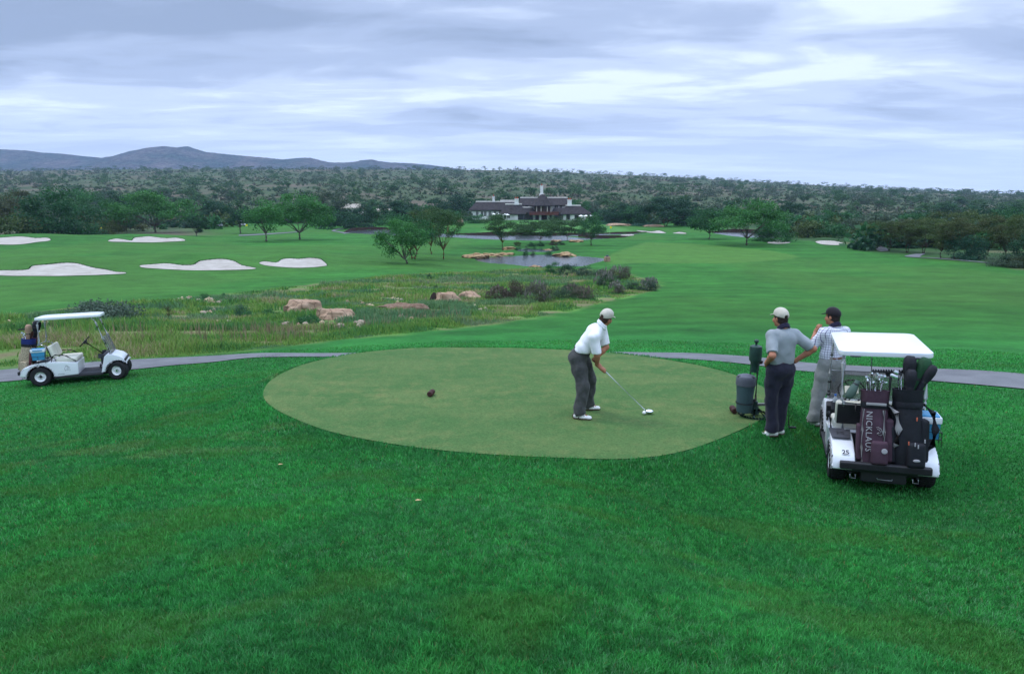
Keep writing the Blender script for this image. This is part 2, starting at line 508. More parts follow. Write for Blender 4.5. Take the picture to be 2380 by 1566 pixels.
# ---- bunkers: pixel outlines; mounds rise behind their far lips so that the sand faces the tee
def z1(L): return [(a / 4.0, 319.6 + b / 4.0) for a, b in L]
def z2(L): return [(595 + a / 4.0, 319.6 + b / 4.0) for a, b in L]
def z3(L): return [(1190 + a / 4.0, 319.6 + b / 4.0) for a, b in L]
def z4(L): return [(1785 + a / 4.0, 319.6 + b / 4.0) for a, b in L]
BUNKERS_PX = [
    (z1([(-200, 1248), (0, 1240), (170, 1238), (262, 1230), (300, 1198), (430, 1186), (560, 1172), (650, 1169), (740, 1179), (850, 1209), (1000, 1235), (1080, 1253), (1165, 1258), (1145, 1270), (900, 1282), (600, 1290), (300, 1290), (0, 1286), (-200, 1280)]), 0.75, 'large white sand bunker cut off by the frame edge, with a humped top'),
    (z1([(1300, 1195), (1400, 1184), (1550, 1174), (1700, 1191), (1795, 1187), (1850, 1155), (1950, 1140), (2080, 1134), (2180, 1154), (2250, 1190), (2375, 1217), (2330, 1228), (2100, 1236), (1800, 1238), (1550, 1228), (1350, 1215)]), 0.8, 'long white sand bunker with a high wave in its lip'),
    (z2([(30, 1168), (80, 1155), (185, 1166), (240, 1136), (330, 1128), (400, 1133), (480, 1124), (590, 1131), (630, 1155), (662, 1190), (600, 1202), (420, 1214), (250, 1208), (80, 1190)]), 0.8, 'smaller white sand bunker just past the long wavy one'),
    (z1([(-120, 945), (0, 935), (200, 924), (330, 938), (440, 935), (472, 952), (440, 966), (340, 976), (180, 998), (0, 999), (-120, 992)]), 0.5, 'white sand bunker below the dense evergreen, tapering to a tongue'),
    (z1([(1005, 968), (1070, 945), (1160, 952), (1222, 962), (1245, 938), (1320, 928), (1400, 923), (1550, 940), (1640, 935), (1725, 957), (1650, 969), (1400, 979), (1200, 975)]), 0.5, 'white sand bunker below the big spreading tree, with a grass notch'),
    (z3([(1155, 866), (1230, 872), (1300, 876), (1370, 868), (1415, 882), (1428, 893), (1330, 891), (1200, 879)]), 0.5, 'thin curved sand bunker edging the island green'),
    (z3([(1495, 893), (1545, 881), (1622, 892), (1600, 898)]), 0.3, 'tiny low sand bunker beyond the end of the thin curved one'),
    (z3([(1005, 911), (1070, 903), (1140, 910), (1080, 917)]), 0.3, 'small sand bunker above the dark timber bank of the green'),
    (z4([(-5, 976), (60, 961), (140, 962), (208, 978), (170, 988), (80, 992), (10, 986)]), 0.5, 'small oval sand bunker near the wide tree by the far pond'),
    (z4([(440, 970), (520, 961), (640, 969), (718, 992), (660, 1004), (560, 1001), (480, 991)]), 0.6, 'larger oval sand bunker in front of the bush belt'),
]
for pl, hgt, lab in BUNKERS_PX:
    W = [hit(a, b) for a, b in pl]
    top = min(p[1] for p in pl); bot = max(p[1] for p in pl); cx_ = sum(p[0] for p in pl) / len(pl)
    ys = [v.y for v in W]; xs = [v.x for v in W]
    far = hit(cx_, top - 0.8)
    wid = (max(xs) - min(xs))
    MOUNDS.append((far.x, far.y, wid * 0.42, max(2.0, (max(ys) - min(ys)) * 0.45), 0.0, hgt))
# knoll with the ladies' tees, clubhouse lawn
_k = hit(1330, 522); MOUNDS.append((_k.x - 4, _k.y, 22, 12, 0, 0.5))

# ---- colour zones of the ground (real differences of turf and soil), outlines taken on the ground
def gpoly(L): return [tuple(hit(a, b)[:2]) for a, b in L]
WILD = gpoly([(-140, 748), (0, 737), (200, 712), (330, 700), (430, 692), (640, 670), (760, 657), (900, 641), (1050, 633), (1180, 626), (1300, 624), (1420, 628), (1530, 655), (1536, 672), (1420, 700), (1330, 722), (1200, 744), (1000, 770), (800, 789), (600, 812), (400, 830), (200, 843), (60, 850), (-140, 862)])
APRON = gpoly([(1400, 604), (1450, 578), (1500, 563), (1600, 566), (1700, 574), (1800, 584), (1856, 596), (1840, 602), (1700, 612), (1420, 614)])
BUSHR = gpoly([(1835, 557), (1960, 563), (2030, 588), (2110, 592), (2210, 603), (2300, 613), (2380, 626), (2620, 650)]) + [(700, 150), (700, 420), (90, 420)]
LAWN = gpoly([(1120, 541), (1180, 522), (1230, 513), (1350, 512), (1400, 520), (1480, 536), (1400, 541), (1280, 543)])

C_ROUGH = np.array((.017, .120, .023)); C_FAIR = np.array((.026, .114, .018)); C_FAIR2 = np.array((.070, .168, .030))
C_WILD = np.array((.085, .185, .035)); C_DRY = np.array((.185, .160, .080)); C_SOIL = np.array((.19, .125, .088))
C_BUSH = np.array((.050, .080, .034)); C_TAN = np.array((.104, .090, .062)); C_LAWN = np.array((.07, .19, .045))

def zone_colour(x, y):
    d = np.hypot(x, y)
    col = np.empty((len(x), 3)); n = len(x)
    t = sstep(15, 40, d)[:, None]
    base = C_ROUGH * (1 - t) + C_FAIR * t
    b1 = fbm(x / 1.4, y / 1.4, 31, 3); b2 = fbm(x / 9.0, y / 9.0, 32, 3); b3 = fbm(x / 40, y / 22, 33, 3)
    lig = (0.50 + 0.55 * b1 + 0.50 * b2 + 0.60 * (b3 - .35))[:, None]
    col[:] = base * lig
    # mowing lines curving round the hill below the tee, far fairway bands
    ph = np.hypot(x - 14, y + 6)
    st = np.tanh(2.0 * np.sin(ph * 2 * np.pi / 3.4 + 2.0 * fbm(x / 9, y / 9, 8, 2)))
    amt = (0.075 * sstep(17, 24, d) * (1 - sstep(60, 95, d)))
    col *= (1 + amt * st)[:, None]
    st2 = np.sin(y * 2 * np.pi / 9.0 + 2.5 * fbm(x / 30, y / 30, 9, 2))
    col *= (1 + 0.10 * st2 * sstep(60, 90, d))[:, None]
    lt = sstep(.46, .70, fbm(x / 16.0 + 7, y / 30.0, 41, 3)) * sstep(25, 45, d)
    col = col * (1 - .45 * lt[:, None]) + C_FAIR2 * .8 * .45 * lt[:, None]
    # worn straw-coloured streaks round the tee
    ws = sstep(.60, .74, fbm(x / 1.1 + 3, y / .5, 51, 3)) * sstep(.52, .66, fbm(x / 4.0, y / 4.0, 52, 2)) * (1 - sstep(12, 16, d)) * sstep(6.5, 8, d) * (1 - sstep(-3.5, -1.5, x))
    col = col * (1 - .35 * ws[:, None]) + np.array((.11, .145, .05)) * .35 * ws[:, None]
    def blend(poly, c, soft, amount=1.0):
        nonlocal col
        P = np.asarray(poly); lo, hi = P.min(0) - soft, P.max(0) + soft
        m = (x > lo[0]) & (x < hi[0]) & (y > lo[1]) & (y < hi[1])
        if not m.any(): return
        s = poly_sd(x[m], y[m], poly) + soft * 1.2 * (fbm(x[m] / soft, y[m] / soft, 61, 2) - .5)
        k = (amount * (1 - sstep(-soft * .5, soft * .5, s)))[:, None]
        cc = c(x[m], y[m]) if callable(c) else c
        col[m] = col[m] * (1 - k) + cc * k
    blend(APRON, C_FAIR2, 1.2, .75)
    blend(LAWN, C_LAWN, 4.0)
    def wild(a, b):
        q = fbm(a / 3.0, b / 2.0, 71, 4)[:, None]; q2 = fbm(a / 6.0 + 9, b / 3.5, 72, 4)[:, None]
        c = C_WILD * (.6 + .8 * q)
        k = sstep(.50, .66, q2); c = c * (1 - .7 * k) + C_DRY * .7 * k
        k = .65 * sstep(.60, .76, fbm(a / 2.2, b / 1.6, 73, 3))[:, None]; c = c * (1 - k) + C_SOIL * k
        return c
    blend(WILD, wild, 1.2)
    def bush(a, b):
        q = fbm(a / 9.0, b / 14.0, 81, 4)[:, None]; q2 = fbm(a / 60.0, b / 60.0, 82, 4)[:, None]
        c = C_BUSH * (.6 + .8 * q)
        k = sstep(.45, .68, q2 * .6 + q * .4); return c * (1 - k) + C_TAN * k
    def under(a, b):
        q = fbm(a / 3.0, b / 5.0, 83, 4)[:, None]; q2 = sstep(.56, .72, fbm(a / 6.0, b / 9.0, 84, 3))[:, None]
        return np.array((.030, .072, .022)) * (.5 + q) * (1 - .6 * q2) + np.array((.13, .115, .065)) * .6 * q2
    blend(BUSHR, under, 4.0)
    u = x / np.maximum(y, 1)
    k = np.maximum(sstep(330, 345, y), sstep(184, 192, d) * sstep(-.40, -.50, u) if False else sstep(330, 345, y))
    k = np.maximum(k, sstep(186, 192, d) * (1 - sstep(-.50, -.40, u)))
    k = k[:, None]
    return col * (1 - k) + bush(x, y) * k

# ---- the ground sheet: a polar grid, fine where the photograph looks closely
def _axis_angles():
    fine = np.radians(np.linspace(-50, 50, 660)); rest = np.radians(np.linspace(50, 310, 70))[1:-1]
    return np.concatenate([fine, rest])
_ang = _axis_angles(); _rad = np.concatenate([[0.0], np.geomspace(1.2, 330, 520), np.geomspace(334, 1600, 150), np.geomspace(1640, 4600, 24)])
_A, _Rr = np.meshgrid(_ang, _rad[1:])
GX = np.concatenate([[0.0], (np.sin(_A) * _Rr).ravel()]); GY = np.concatenate([[0.0], (np.cos(_A) * _Rr).ravel()])
GZ = ground_h(GX, GY)
na, nr = len(_ang), len(_rad) - 1
_i = np.arange(nr - 1)[:, None]; _j = np.arange(na)[None, :]; _j2 = (_j + 1) % na
quads = np.stack([1 + _i * na + _j, 1 + (_i + 1) * na + _j, 1 + (_i + 1) * na + _j2, 1 + _i * na + _j2], -1).reshape(-1, 4)
tris = np.stack([np.zeros(na, int), 1 + np.arange(na), 1 + (np.arange(na) + 1) % na], -1)
quads = quads[:, ::-1]; tris = tris[:, ::-1]
GV = np.stack([GX, GY, GZ], -1)

def grass_ground_mat():
    m = bpy.data.materials.new('turf_ground'); m.use_nodes = True
    t = NT(m.node_tree); b = t.n['Principled BSDF']
    pos = t.add('ShaderNodeNewGeometry').outputs['Position']
    c = t.add('ShaderNodeVertexColor', layer_name='col').outputs[0]
    a1 = t.noise(pos, 30.0, 3, 0.7); a2 = t.noise(pos, 5.0, 4, 0.6); a3 = t.noise(pos, 0.9, 4, 0.6); a4 = t.noise(pos, 0.28, 5, 0.62)
    s = t.math('ADD', t.math('ADD', t.math('MULTIPLY', a1, .7), t.math('MULTIPLY', a2, .5)), t.math('ADD', t.math('MULTIPLY', a3, .45), t.math('MULTIPLY', a4, .55)))
    f = t.maprange(s, .70, 1.5, .46, 1.55)
    v = t.add('ShaderNodeCombineXYZ', ins={0: f, 1: f, 2: f}).outputs[0]
    t.put(b, 'Base Color', t.vmath('MULTIPLY', c, v))
    t.put(b, 'Roughness', 0.9); t.put(b, 'Specular IOR Level', 0.1)
    bn = t.add('ShaderNodeBump', ins={'Strength': 0.7, 'Distance': 0.04, 'Height': t.noise(pos, 22.0, 4, .7)})
    bn2 = t.add('ShaderNodeBump', ins={'Strength': 0.35, 'Distance': 0.3, 'Height': t.noise(pos, 1.3, 4, .6), 'Normal': bn.outputs[0]})
    t.put(b, 'Normal', bn2.outputs[0])
    return m
ground_me = np_mesh('ground', GV, [quads, tris], [grass_ground_mat()], smooth=True, colors=zone_colour(GX, GY))
ground = part('ground', ground_me); tag(ground, kind='structure')
ground['label'] = 'grassy golf course ground falling to a valley and bush-covered ridge'
BVH = BVHTree.FromPolygons([tuple(v) for v in GV], [tuple(q) for q in quads] + [tuple(q) for q in tris])
def gz(x, y):
    r = BVH.ray_cast(Vector((x, y, 600)), Vector((0, 0, -1)))
    return r[0].z if r[0] is not None else float(ground_h(np.array([x]), np.array([y]))[0])
def gn(x, y):
    r = BVH.ray_cast(Vector((x, y, 600)), Vector((0, 0, -1)))
    return r[1] if r[1].z > 0 else -r[1]
def place(px_, py_):
    p = hit(px_, py_); p.z = gz(p.x, p.y); return p

from mathutils.geometry import delaunay_2d_cdt
def drape(name, poly, mats, off, step, level=None, colours=None, label=None, kind='structure', crown=0.0):
    """a sheet inside an outline, laid on the ground (or at a level)"""
    P = np.asarray(poly, float); lo, hi = P.min(0), P.max(0)
    gx_, gy_ = np.meshgrid(np.arange(lo[0], hi[0], step), np.arange(lo[1], hi[1], step))
    gx_ = gx_.ravel() + .3 * step * (np.random.default_rng(3).random(gx_.size) - .5); gy_ = gy_.ravel()
    s = poly_sd(gx_, gy_, poly); k = s < -step * .35
    pts = [Vector(p) for p in P] + [Vector((a, b)) for a, b in zip(gx_[k], gy_[k])]
    ed = [(i, (i + 1) % len(P)) for i in range(len(P))]
    vo, eo, fo, *_ = delaunay_2d_cdt(pts, ed, [], 1, 1e-5)
    V = np.array([(v.x, v.y, (gz(v.x, v.y) + off) if level is None else level) for v in vo])
    if crown:
        V[:, 2] += crown * sstep(0, 1.0, -poly_sd(V[:, 0], V[:, 1], poly))
    F_ = np.array([f for f in fo if len(f) == 3])
    a = V[F_[:, 1], :2] - V[F_[:, 0], :2]; b = V[F_[:, 2], :2] - V[F_[:, 0], :2]
    fl = (a[:, 0] * b[:, 1] - a[:, 1] * b[:, 0]) < 0
    F_[fl] = F_[fl][:, ::-1]
    me = np_mesh(name, V, [F_], mats if isinstance(mats, list) else [mats], smooth=True,
                 colors=None if colours is None else colours(V[:, 0], V[:, 1]))
    o = part(name, me)
    if kind: o['kind'] = kind
    if label: o['label'] = label
    return o

# ---- tee sheet
def turf_mat(name, base, worn, green):
    m = bpy.data.materials.new(name); m.use_nodes = True
    t = NT(m.node_tree); b = t.n['Principled BSDF']
    pos = t.add('ShaderNodeNewGeometry').outputs['Position']
    st = t.add('ShaderNodeMapping', ins={'Vector': pos, 'Scale': (0.45, 1.25, 1.0), 'Rotation': (0, 0, .12)}).outputs[0]
    w1 = t.noise(st, 1.3, 5, .62, .6); w2 = t.noise(pos, 4.0, 4, .65); w3 = t.noise(pos, 45.0, 3, .7); w4 = t.noise(st, .35, 3, .5)
    c = t.mix(t.maprange(w1, .38, .66, 0, 1), green, base)
    c = t.mix(t.maprange(w2, .48, .78, 0, .7), c, worn)
    c = t.mix(t.maprange(w4, .42, .62, 0, .55), c, green)
    f = t.maprange(w3, .25, .75, .60, 1.4)
    c = t.vmath('MULTIPLY', c, t.add('ShaderNodeCombineXYZ', ins={0: f, 1: f, 2: f}).outputs[0])
    t.put(b, 'Base Color', c); t.put(b, 'Roughness', .92); t.put(b, 'Specular IOR Level', .1)
    bn = t.add('ShaderNodeBump', ins={'Strength': .5, 'Distance': .015, 'Height': t.noise(pos, 60.0, 4, .7)})
    t.put(b, 'Normal', bn.outputs[0])
    return m
M_TEE = turf_mat('tee_turf', (.098, .150, .050), (.165, .175, .065), (.058, .126, .038))
drape('tee_ground', TEE, M_TEE, 0.012, 0.16)

# ---- cart path
def path_mat(name, a, b_):
    m = bpy.data.materials.new(name); m.use_nodes = True
    t = NT(m.node_tree); b = t.n['Principled BSDF']
    pos = t.add('ShaderNodeNewGeometry').outputs['Position']
    c = t.mix(t.maprange(t.noise(pos, 1.6, 5, .6), .35, .65, 0, 1), a, b_)
    f = t.maprange(t.noise(pos, 70.0, 3, .7), .25, .75, .8, 1.2)
    c = t.vmath('MULTIPLY', c, t.add('ShaderNodeCombineXYZ', ins={0: f, 1: f, 2: f}).outputs[0])
    t.put(b, 'Base Color', c); t.put(b, 'Roughness', .85); t.put(b, 'Specular IOR Level', .2)
    t.put(b, 'Normal', t.add('ShaderNodeBump', ins={'Strength': .3, 'Distance': .01, 'Height': t.noise(pos, 90.0, 3, .6)}).outputs[0])
    return m
M_PATH = path_mat('path_concrete', (.118, .122, .130), (.160, .164, .172))
def strip(name, U, L, mats, off=0.02, k=10, across=5, label=None):
    U = np.array(catmull(U, k, False)); L = np.array(catmull(L, k, False))
    if len(U) > 60:
        kw = np.hanning(27)[1:-1]; kw /= kw.sum()
        U, L = [np.stack([np.convolve(np.pad(A_[:, i], 12, mode='reflect', reflect_type='odd'), kw, 'valid') for i in (0, 1)], -1) for A_ in (U, L)]
    V = []; fs = []
    for i in range(len(U)):
        for q in range(across + 1):
            p = U[i] + (L[i] - U[i]) * q / across
            V.append((p[0], p[1], gz(p[0], p[1]) + off))
    n = across + 1
    for i in range(len(U) - 1):
        for q in range(across): fs.append((i * n + q, (i + 1) * n + q, (i + 1) * n + q + 1, i * n + q + 1))
    # vertical edges so that the slab has thickness
    o = part(name, np_mesh(name, V, [np.array(fs)[:, ::-1]], [mats], smooth=True)); o['kind'] = 'structure'
    if label: o['label'] = label
    bmx = bmesh.new(); bmx.from_mesh(o.data); bmesh.ops.recalc_face_normals(bmx, faces=bmx.faces[:])
    if sum(f.normal.z for f in bmx.faces) < 0: bmesh.ops.reverse_faces(bmx, faces=bmx.faces[:])
    bmx.to_mesh(o.data); bmx.free()
    return o
_pu = [(-160, 876), (0, 861), (200, 843.5), (400, 832), (560, 824), (690, 819.5)]
_pl = [(-160, 905), (0, 888), (200, 869), (400, 850.5), (560, 836), (690, 826)]
_ru = [(1600, 820), (1700, 828), (1850, 839), (2100, 858), (2380, 873), (2600, 884)]
_rl = [(1600, 834), (1700, 845), (1850, 860), (2100, 883), (2380, 908), (2600, 926)]
PATH_U = [hit(*p)[:2] for p in _pu] + [hit(*p)[:2] for p in _ru]
PATH_L = [hit(*p)[:2] for p in _pl] + [hit(*p, tmin=14.5 if p[0] < 1600 else 0)[:2] for p in _rl]
strip('cart_path', PATH_U, PATH_L, M_PATH, 0.02)
PATH_POLY = [tuple(p) for p in catmull(PATH_U, 4, False)] + [tuple(p) for p in catmull(PATH_L, 4, False)][::-1]
strip('cart_path', [hit(*p)[:2] for p in [(2028, 570), (2036, 580), (2048, 585)]], [hit(*p)[:2] for p in [(2048, 571), (2060, 577), (2066, 583)]], M_PATH, .06, 6, 3)
strip('cart_path', [hit(*p)[:2] for p in [(2148, 589), (2120, 592), (2104, 597), (2170, 601.5), (2240, 607), (2300, 613), (2375, 622)]], [hit(*p)[:2] for p in [(2150, 591), (2142, 594.5), (2140, 598.5), (2178, 600.2), (2242, 605.8), (2302, 611.6), (2378, 620)]][0:7], M_PATH, .07, 6, 3)
strip('cart_path', [hit(*p)[:2] for p in [(555, 546.5), (600, 544.5), (660, 541), (700, 538)]], [hit(*p)[:2] for p in [(555, 549), (600, 547), (660, 543), (700, 539.4)]], M_PATH, .09, 6, 3)
strip('cart_path', [hit(*p)[:2] for p in [(818, 543), (800, 540.5), (778, 536.5), (800, 533)]], [hit(*p)[:2] for p in [(800, 544.5), (788, 541), (770, 537), (785, 532.3)]], M_PATH, .10, 6, 3)

# ---- bunkers (sheet of raked sand with a grass lip rolling over its far edge)
def sand_mat():
    m = bpy.data.materials.new('bunker_sand'); m.use_nodes = True
    t = NT(m.node_tree); b = t.n['Principled BSDF']
    pos = t.add('ShaderNodeNewGeometry').outputs['Position']
    c = t.mix(t.maprange(t.noise(pos, .7, 5, .6), .35, .68, 0, 1), (.39, .355, .305), (.53, .495, .44))
    f = t.maprange(t.noise(pos, 25.0, 3, .7), .25, .75, .90, 1.1)
    c = t.vmath('MULTIPLY', c, t.add('ShaderNodeCombineXYZ', ins={0: f, 1: f, 2: f}).outputs[0])
    t.put(b, 'Base Color', c); t.put(b, 'Roughness', .95); t.put(b, 'Specular IOR Level', .1)
    wv = t.add('ShaderNodeTexWave', ins={'Vector': pos, 'Scale': 2.2, 'Distortion': 4.0, 'Detail': 2.0})
    b1 = t.add('ShaderNodeBump', ins={'Strength': .6, 'Distance': .10, 'Height': wv.outputs['Fac']})
    t.put(b, 'Normal', t.add('ShaderNodeBump', ins={'Strength': .7, 'Distance': .30, 'Height': t.noise(pos, 1.2, 4, .6), 'Normal': b1.outputs[0]}).outputs[0])
    return m
M_SAND = sand_mat()
M_LIP = mat('bunker_lip_turf', (.026, .095, .026), .95, .1, var=.35, vscale=8, bump=.6, bscale=20)
for pl, hgt, lab in BUNKERS_PX:
    W = [tuple(hit(a, b)[:2]) for a, b in pl]
    Pw = catmull(W, 3)
    dist = np.mean([math.hypot(*p) for p in W])
    o = drape('sand_bunker', [tuple(p) for p in Pw], M_SAND, 0.02 + dist * .00035, max(.5, dist * .006), kind=None)
    tag(o, lab, 'bunker', 'sand bunkers on the golf course')
    # lip: along the far edge of the outline
    cy = np.mean([p[1] for p in Pw])
    # far edge = points with the ground normal of the outline pointing away from the tee
    n = len(Pw); run = []
    A2 = sum(Pw[i][0] * Pw[(i + 1) % n][1] - Pw[(i + 1) % n][0] * Pw[i][1] for i in range(n))
    for i in range(n):
        tx, ty = Pw[(i + 1) % n][0] - Pw[i - 1][0], Pw[(i + 1) % n][1] - Pw[i - 1][1]
        nx, ny = (ty, -tx) if A2 > 0 else (-ty, tx)
        L_ = math.hypot(nx, ny) + 1e-9; d_ = math.hypot(*Pw[i])
        run.append((nx * Pw[i][0] + ny * Pw[i][1]) / L_ / d_ > -0.05)
    # longest cyclic run
    best = []; cur = []
    for i in list(range(n)) * 2:
        if run[i]:
            cur.append(i)
            if len(cur) > len(best) and len(cur) <= n: best = cur[:]
        else: cur = []
    if len(best) > 4:
        mb = MB()
        pts = [(Pw[i][0] + .02 * Pw[i][0] / dist, Pw[i][1] + .02, gz(Pw[i][0], Pw[i][1]) + .05) for i in best]
        rr = [0.05 + 0.07 * math.sin(math.pi * k / (len(pts) - 1)) for k in range(len(pts))]
        rr = [r * (1 + .25 * random.uniform(-1, 1)) * max(1.0, dist / 110) for r in rr]
        mb.tube(pts, rr, 6)
        mb.build('lip', M_LIP, o, 180)

# ---- water sheets
def water_mat():
    m = bpy.data.materials.new('still_water'); m.use_nodes = True
    t = NT(m.node_tree); b = t.n['Principled BSDF']
    pos = t.add('ShaderNodeNewGeometry').outputs['Position']
    t.put(b, 'Base Color', (.035, .045, .05, 1)); t.put(b, 'Roughness', .16); t.put(b, 'IOR', 1.33)
    t.put(b, 'Specular IOR Level', .8)
    mp = t.add('ShaderNodeMapping', ins={'Vector': pos, 'Scale': (.5, 1.6, 1)}).outputs[0]
    t.put(b, 'Normal', t.add('ShaderNodeBump', ins={'Strength': .35, 'Distance': .08, 'Height': t.noise(mp, 2.5, 4, .6)}).outputs[0])
    return m
M_WATER = water_mat()
drape('pond_water', POND, M_WATER, 0, 2.0, level=POND_Z + 0.02)
drape('pond_water', POOL, M_WATER, 0, 2.0, level=POOL_Z + 0.02)
drape('lake_water', LAKE, M_WATER, 0, 6.0, level=LAKE_Z + 0.02)
drape('lake_water', LAKE2, M_WATER, 0, 4.0, level=LAKE2_Z + 0.02)

# ---- distant hills
HILL_PX = [(-500, 372), (-300, 352), (-120, 345), (0, 347), (60, 350), (100, 355), (150, 358), (200, 364), (235, 367), (262, 363), (300, 352), (340, 344), (380, 340), (410, 343), (436, 340), (450, 345), (480, 354), (520, 358), (560, 362), (620, 367), (655, 371), (700, 367), (722, 367), (745, 373), (768, 378), (800, 378), (828, 376), (840, 372.5), (866, 371), (880, 375), (910, 378), (960, 380), (1010, 385), (1060, 392), (1150, 404), (1350, 430)]
def hills():
    Y = 3500.0; xs = np.array([p[0] for p in HILL_PX]); ys = np.array([p[1] for p in HILL_PX])
    gx_ = np.linspace(-480, 1340, 640); top = np.interp(gx_, xs, ys) + 0.6 * (vnoise(gx_ / 4.0, gx_ * 0, 5) - .5)
    V = []; rows = 40
    for i, (a, b) in enumerate(zip(gx_, top)):
        r = ray(a, b); zt = CAMZ + r[2] / r[1] * Y; xx = r[0] / r[1] * Y
        for q in range(rows + 1):
            s = q / rows
            yy = Y - 1300 * (1 - s)
            x2 = xx * (1 - .10 * (1 - s))
            z = -14 + (zt + 14) * (s ** 1.25)
            V.append((x2, yy, z + (38 * (fbm(np.array([x2 / 260.0]), np.array([yy / 420.0]), 91, 4)[0] - .5)) * math.sin(math.pi * min(1, s)) ))
        V.append((xx * 1.08, Y + 600, -14))
    n = rows + 2; fs = [(i * n + q, (i + 1) * n + q, (i + 1) * n + q + 1, i * n + q + 1) for i in range(len(gx_) - 1) for q in range(n - 1)]
    m = bpy.data.materials.new('hill_bush'); m.use_nodes = True
    t = NT(m.node_tree); b = t.n['Principled BSDF']
    pos = t.add('ShaderNodeNewGeometry').outputs['Position']
    c = t.mix(t.maprange(t.noise(pos, .006, 6, .65), .40, .66, 0, 1), (.026, .042, .034), (.075, .066, .060))
    f = t.maprange(t.noise(pos, .05, 4, .8), .34, .66, .15, 2.4)
    c = t.vmath('MULTIPLY', c, t.add('ShaderNodeCombineXYZ', ins={0: f, 1: f, 2: f}).outputs[0])
    t.put(b, 'Base Color', c); t.put(b, 'Roughness', 1.0); t.put(b, 'Specular IOR Level', 0)
    t.put(b, 'Normal', t.add('ShaderNodeBump', ins={'Strength': .8, 'Distance': 25.0, 'Height': t.noise(pos, .02, 5, .7)}).outputs[0])
    o = part('distant_hills', np_mesh('distant_hills', V, [np.array(fs)], [m], smooth=True)); o['kind'] = 'structure'
hills()
# ================================================================== VEGETATION AND ROCKS
def place(px_, py_):
    a, b, c = ray(px_, py_)
    d = Vector((a, b, c)).normalized()
    r = BVH.ray_cast(Vector((0, 0, CAMZ)), d)
    return r[0] if r[0] is not None else hit(px_, py_)

def blade_mat(name, trans=0.25):
    m = bpy.data.materials.new(name); m.use_nodes = True
    t = NT(m.node_tree); b = t.n['Principled BSDF']
    c = t.add('ShaderNodeVertexColor', layer_name='col').outputs[0]
    t.put(b, 'Base Color', c); t.put(b, 'Roughness', .65); t.put(b, 'Specular IOR Level', .25)
    tr = t.add('ShaderNodeBsdfTranslucent', ins={'Color': c})
    t.put(t.n['Material Output'], 'Surface', t.add('ShaderNodeMixShader', ins={0: trans, 1: b.outputs[0], 2: tr.outputs[0]}).outputs[0])
    return m
M_BLADE = blade_mat('grass_blade')
M_LEAF = blade_mat('leaf', .3)

def blades(name, x, y, hgt, wid, lean, col, r, mats, label):
    """one mesh of bent blades (two triangles' worth of taper each)"""
    n = len(x); z = np.array([gz(a, b) for a, b in zip(x, y)]) if n < 4000 else grid_z(x, y)
    an = r.random(n) * 2 * np.pi; la = r.random(n) * 2 * np.pi; ln = lean * (0.3 + r.random(n))
    wx, wy = np.cos(an) * wid / 2, np.sin(an) * wid / 2
    lx, ly = np.cos(la) * ln * hgt, np.sin(la) * ln * hgt
    V = np.empty((n, 5, 3))
    V[:, 0] = np.stack([x - wx, y - wy, z - .004], -1); V[:, 1] = np.stack([x + wx, y + wy, z - .004], -1)
    V[:, 2] = np.stack([x + wx * .7 + lx * .35, y + wy * .7 + ly * .35, z + hgt * .6], -1)
    V[:, 3] = np.stack([x - wx * .7 + lx * .35, y - wy * .7 + ly * .35, z + hgt * .6], -1)
    V[:, 4] = np.stack([x + lx, y + ly, z + hgt], -1)
    b = np.arange(n)[:, None] * 5
    q = b + np.array([[0, 1, 2, 3]]); t = b + np.array([[3, 2, 4]])
    C = np.repeat(col[:, None, :], 5, 1)
    me = np_mesh(name, V.reshape(-1, 3), [q, t], [mats], smooth=False, colors=C.reshape(-1, 3))
    o = part(name, me); o['kind'] = 'stuff'; o['label'] = label
    return o
_gzr = np.log(_rad[2:-24][:500])
def grid_z(x, y):
    """height of the ground sheet, by interpolation in its own polar grid"""
    d = np.hypot(x, y); a = np.arctan2(x, y)
    fa = (a - _ang[0]) / (_ang[1] - _ang[0]); ia = np.clip(fa.astype(int), 0, 657); fa = fa - ia
    rr = _rad[1:521]; lr = np.log(d / rr[0]) / np.log(rr[1] / rr[0]); ir = np.clip(lr.astype(int), 0, 517)
    fr = (d - rr[ir]) / (rr[ir + 1] - rr[ir])
    Z = GZ[1:].reshape(nr, na)
    return (Z[ir, ia] * (1 - fa) + Z[ir, ia + 1] * fa) * (1 - fr) + (Z[ir + 1, ia] * (1 - fa) + Z[ir + 1, ia + 1] * fa) * fr

